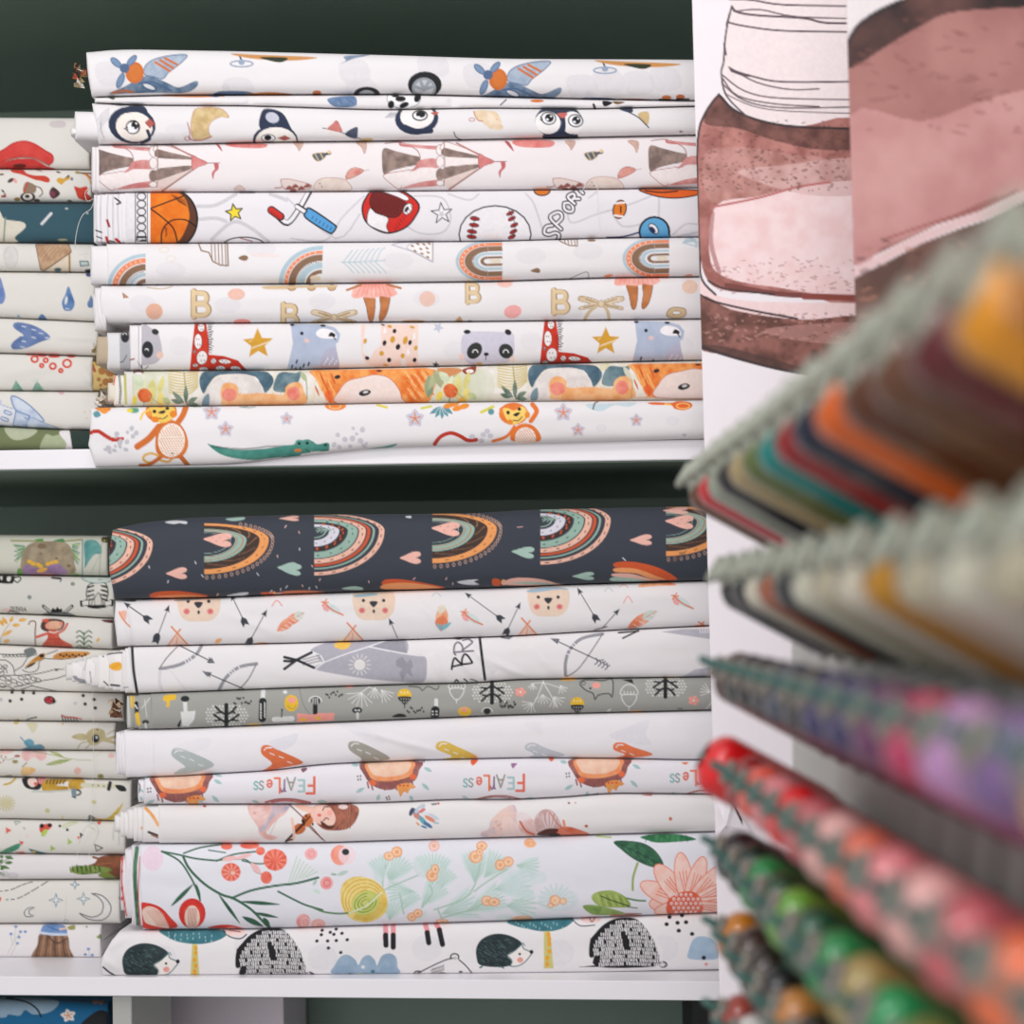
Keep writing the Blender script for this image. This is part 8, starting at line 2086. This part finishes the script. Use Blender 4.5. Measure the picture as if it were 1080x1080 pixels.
banner('pale banner showing the white-wound spool, hanging against the shelf end', 730, 960, -160, 430, -.13, pr_banner_a, (238, 232, 236), 71, .027, 1.1)
banner('nearer banner showing a large brown spool body, overlapping the pale one', 892, 1128, -160, 600, -.36, pr_banner_b, (226, 218, 220), 72, .03, 2.2)

# small folded leaflet stuck to the pale banner
P = [(752, 836), (764, 838), (772, 846), (792, 878), (778, 884), (766, 870), (756, 882)]
yy = [-.148, -.150, -.158, -.150, -.146, -.156, -.147]
fv = [pt(x, y, q) for (x, y), q in zip(P, yy)]
fv += [v + np.array([0, .0015, 0]) for v in fv]
ff = [(0, 1, 2, 5, 6), (2, 3, 4, 5), (13, 12, 9, 8, 7), (12, 11, 10, 9)] + [(i, 7 + i, 7 + (i + 1) % 7, (i + 1) % 7) for i in range(7)]
lf = mesh_obj('folded_leaflet', fv, ff, M_PAPER, None, False, fv[6], np.array([lin1((236, 230, 234))] * 14))
tag(lf, 'small folded white leaflet hanging beside the violin bolt, behind the red spools', 'leaflet')
sv = [pt(771 + k % 2 * 2.5 + k // 2 * 14, 846 + k // 2 * 28, -.1592 + k // 2 * .009) for k in range(4)]
sv += [v + np.array([0, .0006, 0]) for v in sv]
mesh_obj('printed_stripe', sv, [(0, 1, 3, 2), (6, 7, 5, 4), (0, 4, 5, 1), (1, 5, 7, 3), (3, 7, 6, 2), (2, 6, 4, 0)], M_BLACK, lf, False, np.array(lf.location))

# ------------------------------------------------------------------ the thread rack
RX = 0.1125      # tips of the pegs, right of the optical axis
TILT = math.radians(29)
STEP = 0.0385
Z0 = 0.76
ROWH = [0.079, 0.0225, -0.0330, -0.0885, -0.1355, -0.1815, -0.2290]
N = 17
LEN = 0.082
BX = RX + 0.083
rack = bpy.data.objects.new('thread_rack', None)


def rk(x, d, h): return Vector((CAM + FWD * d + RGT0 * x + UP0 * h).tolist())


rack.location = rk(BX, Z0 - STEP * 7, -EYE)
rack.rotation_euler = (0, 0, YAW)
COL.objects.link(rack)
tag(rack, 'pale grey pegboard rack holding rows of coloured thread spools on teal pegs', 'thread rack')
ext0, ext1 = -STEP * 8.5, .93 - (Z0 - STEP * 7)


def rbox(name, x0, x1, y0, y1, z0, z1, m, bev=.001):
    vs, fs = box_vf(x0, x1, y0, y1, z0, z1, bev)
    o = mesh_obj(name, vs, fs, m, None, False)
    o.parent = rack; return o


rbox('back_board', 0.0, 0.012, ext0, ext1, EYE - .42, EYE + .066, M_BOARD)
for y in (ext0 + .03, ext1 - .03):
    rbox('post', 0.012, 0.034, y - .012, y + .012, 0.02, EYE + .05, M_PEG)
    rbox('foot', -.12, .14, y - .018, y + .018, 0.0, 0.02, M_PEG, .003)
vs, fs = lathe_vf([(0.0, -.004), (.0025, -.004), (.0025, .062), (.0022, .0636), (0.0012, .0645), (0, .0645)], 12)
peg_me = None
rot_sp = Matrix.Rotation(-(math.pi / 2 - TILT), 4, 'Y')

TH = LEN - .0105     # where the thread ends and the pale plastic head begins
core_prof = [(.0040, .0), (.0130, .0), (.0158, .0008), (.0162, .0020), (.0158, .0032), (.0130, .0046), (.0096, .0060), (.0084, .0070), (.0084, TH - .003), (.0080, TH), (.0058, TH + .0020), (.0056, LEN - .0050), (.0066, LEN - .0042), (.0084, LEN - .0036), (.0088, LEN - .0024), (.0086, LEN - .0010), (.0078, LEN), (.0066, LEN), (.0058, LEN - .0020), (.0040, LEN - .0020), (.0040, 0.0)]
wind = [(.0084, .0050)] + [(.0154 - .0060 * max(0.0, (k / 36 - .84) / .16) ** 2.4 - .0008 * max(0.0, 1 - k / 3) - (.0001 if k % 2 else 0), .0050 + (TH - .0050) * k / 36) for k in range(37)] + [(.0078, TH)]
# the spools of the lower rows: a shorter head, thread wound almost to the tip
TL = LEN - .0042
low_core = core_prof[:8] + [(.0084, TL - .003), (.0074, TL), (.0056, TL + .0006), (.0056, LEN - .0032), (.0068, LEN - .0026), (.0074, LEN - .0018), (.0072, LEN - .0008), (.0064, LEN), (.0056, LEN), (.0050, LEN - .0014), (.0040, LEN - .0014), (.0040, 0.0)]
low_wind = [(.0084, .0050)] + [(.0154 - .0078 * max(0.0, (k / 36 - .84) / .16) ** 2.6 - .0008 * max(0.0, 1 - k / 3) - (.0001 if k % 2 else 0), .0050 + (TL - .0050) * k / 36) for k in range(37)] + [(.0066, TL + .0002)]
core_v, core_f = lathe_vf(core_prof, 30)
wind_v, wind_f = lathe_vf(wind, 30)
low_core_v, low_core_f = lathe_vf(low_core, 30)
low_wind_v, low_wind_f = lathe_vf(low_wind, 30)
core_me = {}

THREADC = {}


def thread_mat(name, rgb):
    if name in THREADC: return THREADC[name]
    m, nt, bs = mat_new('thread_' + name.replace(' ', '_').replace('-', '_'))
    c = lin1(rgb)
    tc = nt.nodes.new('ShaderNodeTexCoord')
    wv = nt.nodes.new('ShaderNodeTexWave'); wv.bands_direction = 'Z'; wv.inputs['Scale'].default_value = 420; wv.inputs['Distortion'].default_value = 3
    nt.links.new(tc.outputs['Object'], wv.inputs['Vector'])
    mx = nt.nodes.new('ShaderNodeMix'); mx.data_type = 'RGBA'
    mx.inputs['A'].default_value = tuple(c * .8) + (1,); mx.inputs['B'].default_value = tuple(np.clip(c * 1.12, 0, 1)) + (1,)
    nt.links.new(wv.outputs['Fac'], mx.inputs['Factor']); nt.links.new(mx.outputs['Result'], bs.inputs['Base Color'])
    bs.inputs['Roughness'].default_value = .34
    bs.inputs['Coat Weight'].default_value = .7; bs.inputs['Coat Roughness'].default_value = .07
    THREADC[name] = m
    return m


CLR = dict(brown=(104, 62, 36), black=(30, 30, 32), red=(206, 44, 52), sage=(160, 168, 150), tan=(176, 156, 112), olive=(96, 112, 56), teal=(0, 132, 126), crimson=(150, 10, 18), navy=(14, 22, 52),
           orange=(222, 98, 14), chestnut=(92, 44, 12), maroon=(96, 18, 24), mustard=(228, 150, 16), charcoal=(54, 56, 58), cream=(214, 206, 186), white=(224, 222, 218), ivory=(206, 204, 184), beige=(188, 180, 154), rust=(166, 92, 60),
           ochre=(190, 134, 20), umber=(74, 52, 44), slate=(70, 76, 92), indigo=(58, 52, 96), plum=(104, 50, 92), magenta=(190, 50, 96), lilac=(186, 138, 186), violet=(120, 92, 140), gold=(206, 160, 80), scarlet=(226, 24, 30), coral=(232, 92, 76), pink=(226, 130, 134),
           blush=(230, 172, 166), rose=(196, 96, 100), salmon=(226, 112, 86), brick=(160, 66, 54), tangerine=(226, 110, 66), forest=(14, 70, 40), green=(26, 136, 72), pine=(16, 50, 38), lime=(104, 166, 60), emerald=(20, 150, 84), khaki=(168, 150, 90), moss=(112, 124, 56), caramel=(196, 130, 66), espresso=(48, 34, 28), amber=(206, 126, 24), grey=(150, 150, 148), bottle=(20, 84, 56), mint=(120, 160, 130))
ROWS = [('top', 'brown red sage black tan olive teal crimson navy orange chestnut brown maroon mustard amber'.split()),
        ('second', 'black charcoal cream rust charcoal ivory beige cream ochre beige ivory beige ivory cream beige'.split()),
        ('third', 'umber charcoal black charcoal slate charcoal indigo indigo plum magenta lilac violet gold grey brick'.split()),
        ('fourth', 'scarlet crimson coral pink scarlet rose blush salmon pink blush rose tangerine brick coral tangerine'.split()),
        ('fifth', 'black pine green forest lime bottle green khaki emerald moss green mint lime forest green'.split()),
        ('sixth', 'amber umber espresso black caramel espresso brown gold umber caramel brown tan amber brown tan'.split()),
        ('lowest', 'brick white grey gold cream tan white beige caramel cream white tan gold beige cream'.split())]
ORD = 'first second third fourth fifth sixth seventh eighth ninth tenth eleventh twelfth thirteenth fourteenth fifteenth sixteenth seventeenth'.split()
ax = Vector((-math.cos(TILT), 0, math.sin(TILT)))
random.seed(4)
for ri, (rn, cols) in enumerate(ROWS):
    for i in range(N):
        zs0 = Z0 + (.07 if ri == 0 else 0)
        d = zs0 - STEP * i
        tipx = PPX + FPX * RX / d
        py = PPY - FPX * (ROWH[ri]) / d
        if tipx - 62 > 1080 or py > 1150 or py < -40: continue
        # base of the peg on the board, in rack coordinates
        px_, py_, pz_ = 0.0, (zs0 - STEP * i) - (Z0 - STEP * 7), EYE + ROWH[ri] - (BX - RX) * math.tan(TILT)
        prot = .083 / math.cos(TILT) + (0.0065 if ri >= 2 else (0.0065 if ri == 0 else -.003))
        if peg_me is None:
            po = mesh_obj('peg', vs, fs, M_PEG); peg_me = po.data
        else:
            po = bpy.data.objects.new('peg', peg_me); COL.objects.link(po)
        po.parent = rack
        po.matrix_local = Matrix.Translation((px_, py_, pz_)) @ rot_sp @ Matrix.Scale(prot / .0645, 4, (0, 0, 1))
        j = random.uniform(0, .0012)
        base = Vector((px_, py_, pz_)) + ax * (.0096 + j + (.010 if ri == 0 else 0))
        sp = bpy.data.objects.new('thread_spool', None); COL.objects.link(sp)
        sp.matrix_world = Matrix.Translation(rack.location) @ Matrix.Rotation(YAW, 4, 'Z') @ Matrix.Translation(base + (ax * .006 if (ri, i) == (3, 0) else Vector((0, 0, 0)))) @ rot_sp @ Matrix.Rotation(random.uniform(0, 6), 4, 'Z')
        c = cols[i % 15]
        tag(sp, f'{c} thread spool, {ORD[i]} from the shelf end in the {rn} row of pegs', 'thread spool', 'thread spools on the rack')
        cm = core_me.get(ri >= 2)
        if cm is None:
            co = mesh_obj('spool_core', low_core_v, low_core_f, M_CORE_GREY) if ri >= 2 else mesh_obj('spool_core', core_v, core_f, M_CORE); core_me[ri >= 2] = co.data
        else:
            co = bpy.data.objects.new('spool_core', cm); COL.objects.link(co)
        co.parent = sp
        mk = ('low_' if ri >= 2 else 'me_') + c
        wm = THREADC.get(mk)
        if wm is None:
            wo = mesh_obj('thread_winding', *((low_wind_v, low_wind_f) if ri >= 2 else (wind_v, wind_f)), thread_mat(c, CLR[c])); THREADC[mk] = wo.data
        else:
            wo = bpy.data.objects.new('thread_winding', wm); COL.objects.link(wo)
        wo.parent = sp
        if (ri, i) == (3, 0):      # a full spool: its thread covers the head
            wo.scale = (1.18, 1.18, 1.06); co.scale = (1, 1, .96)
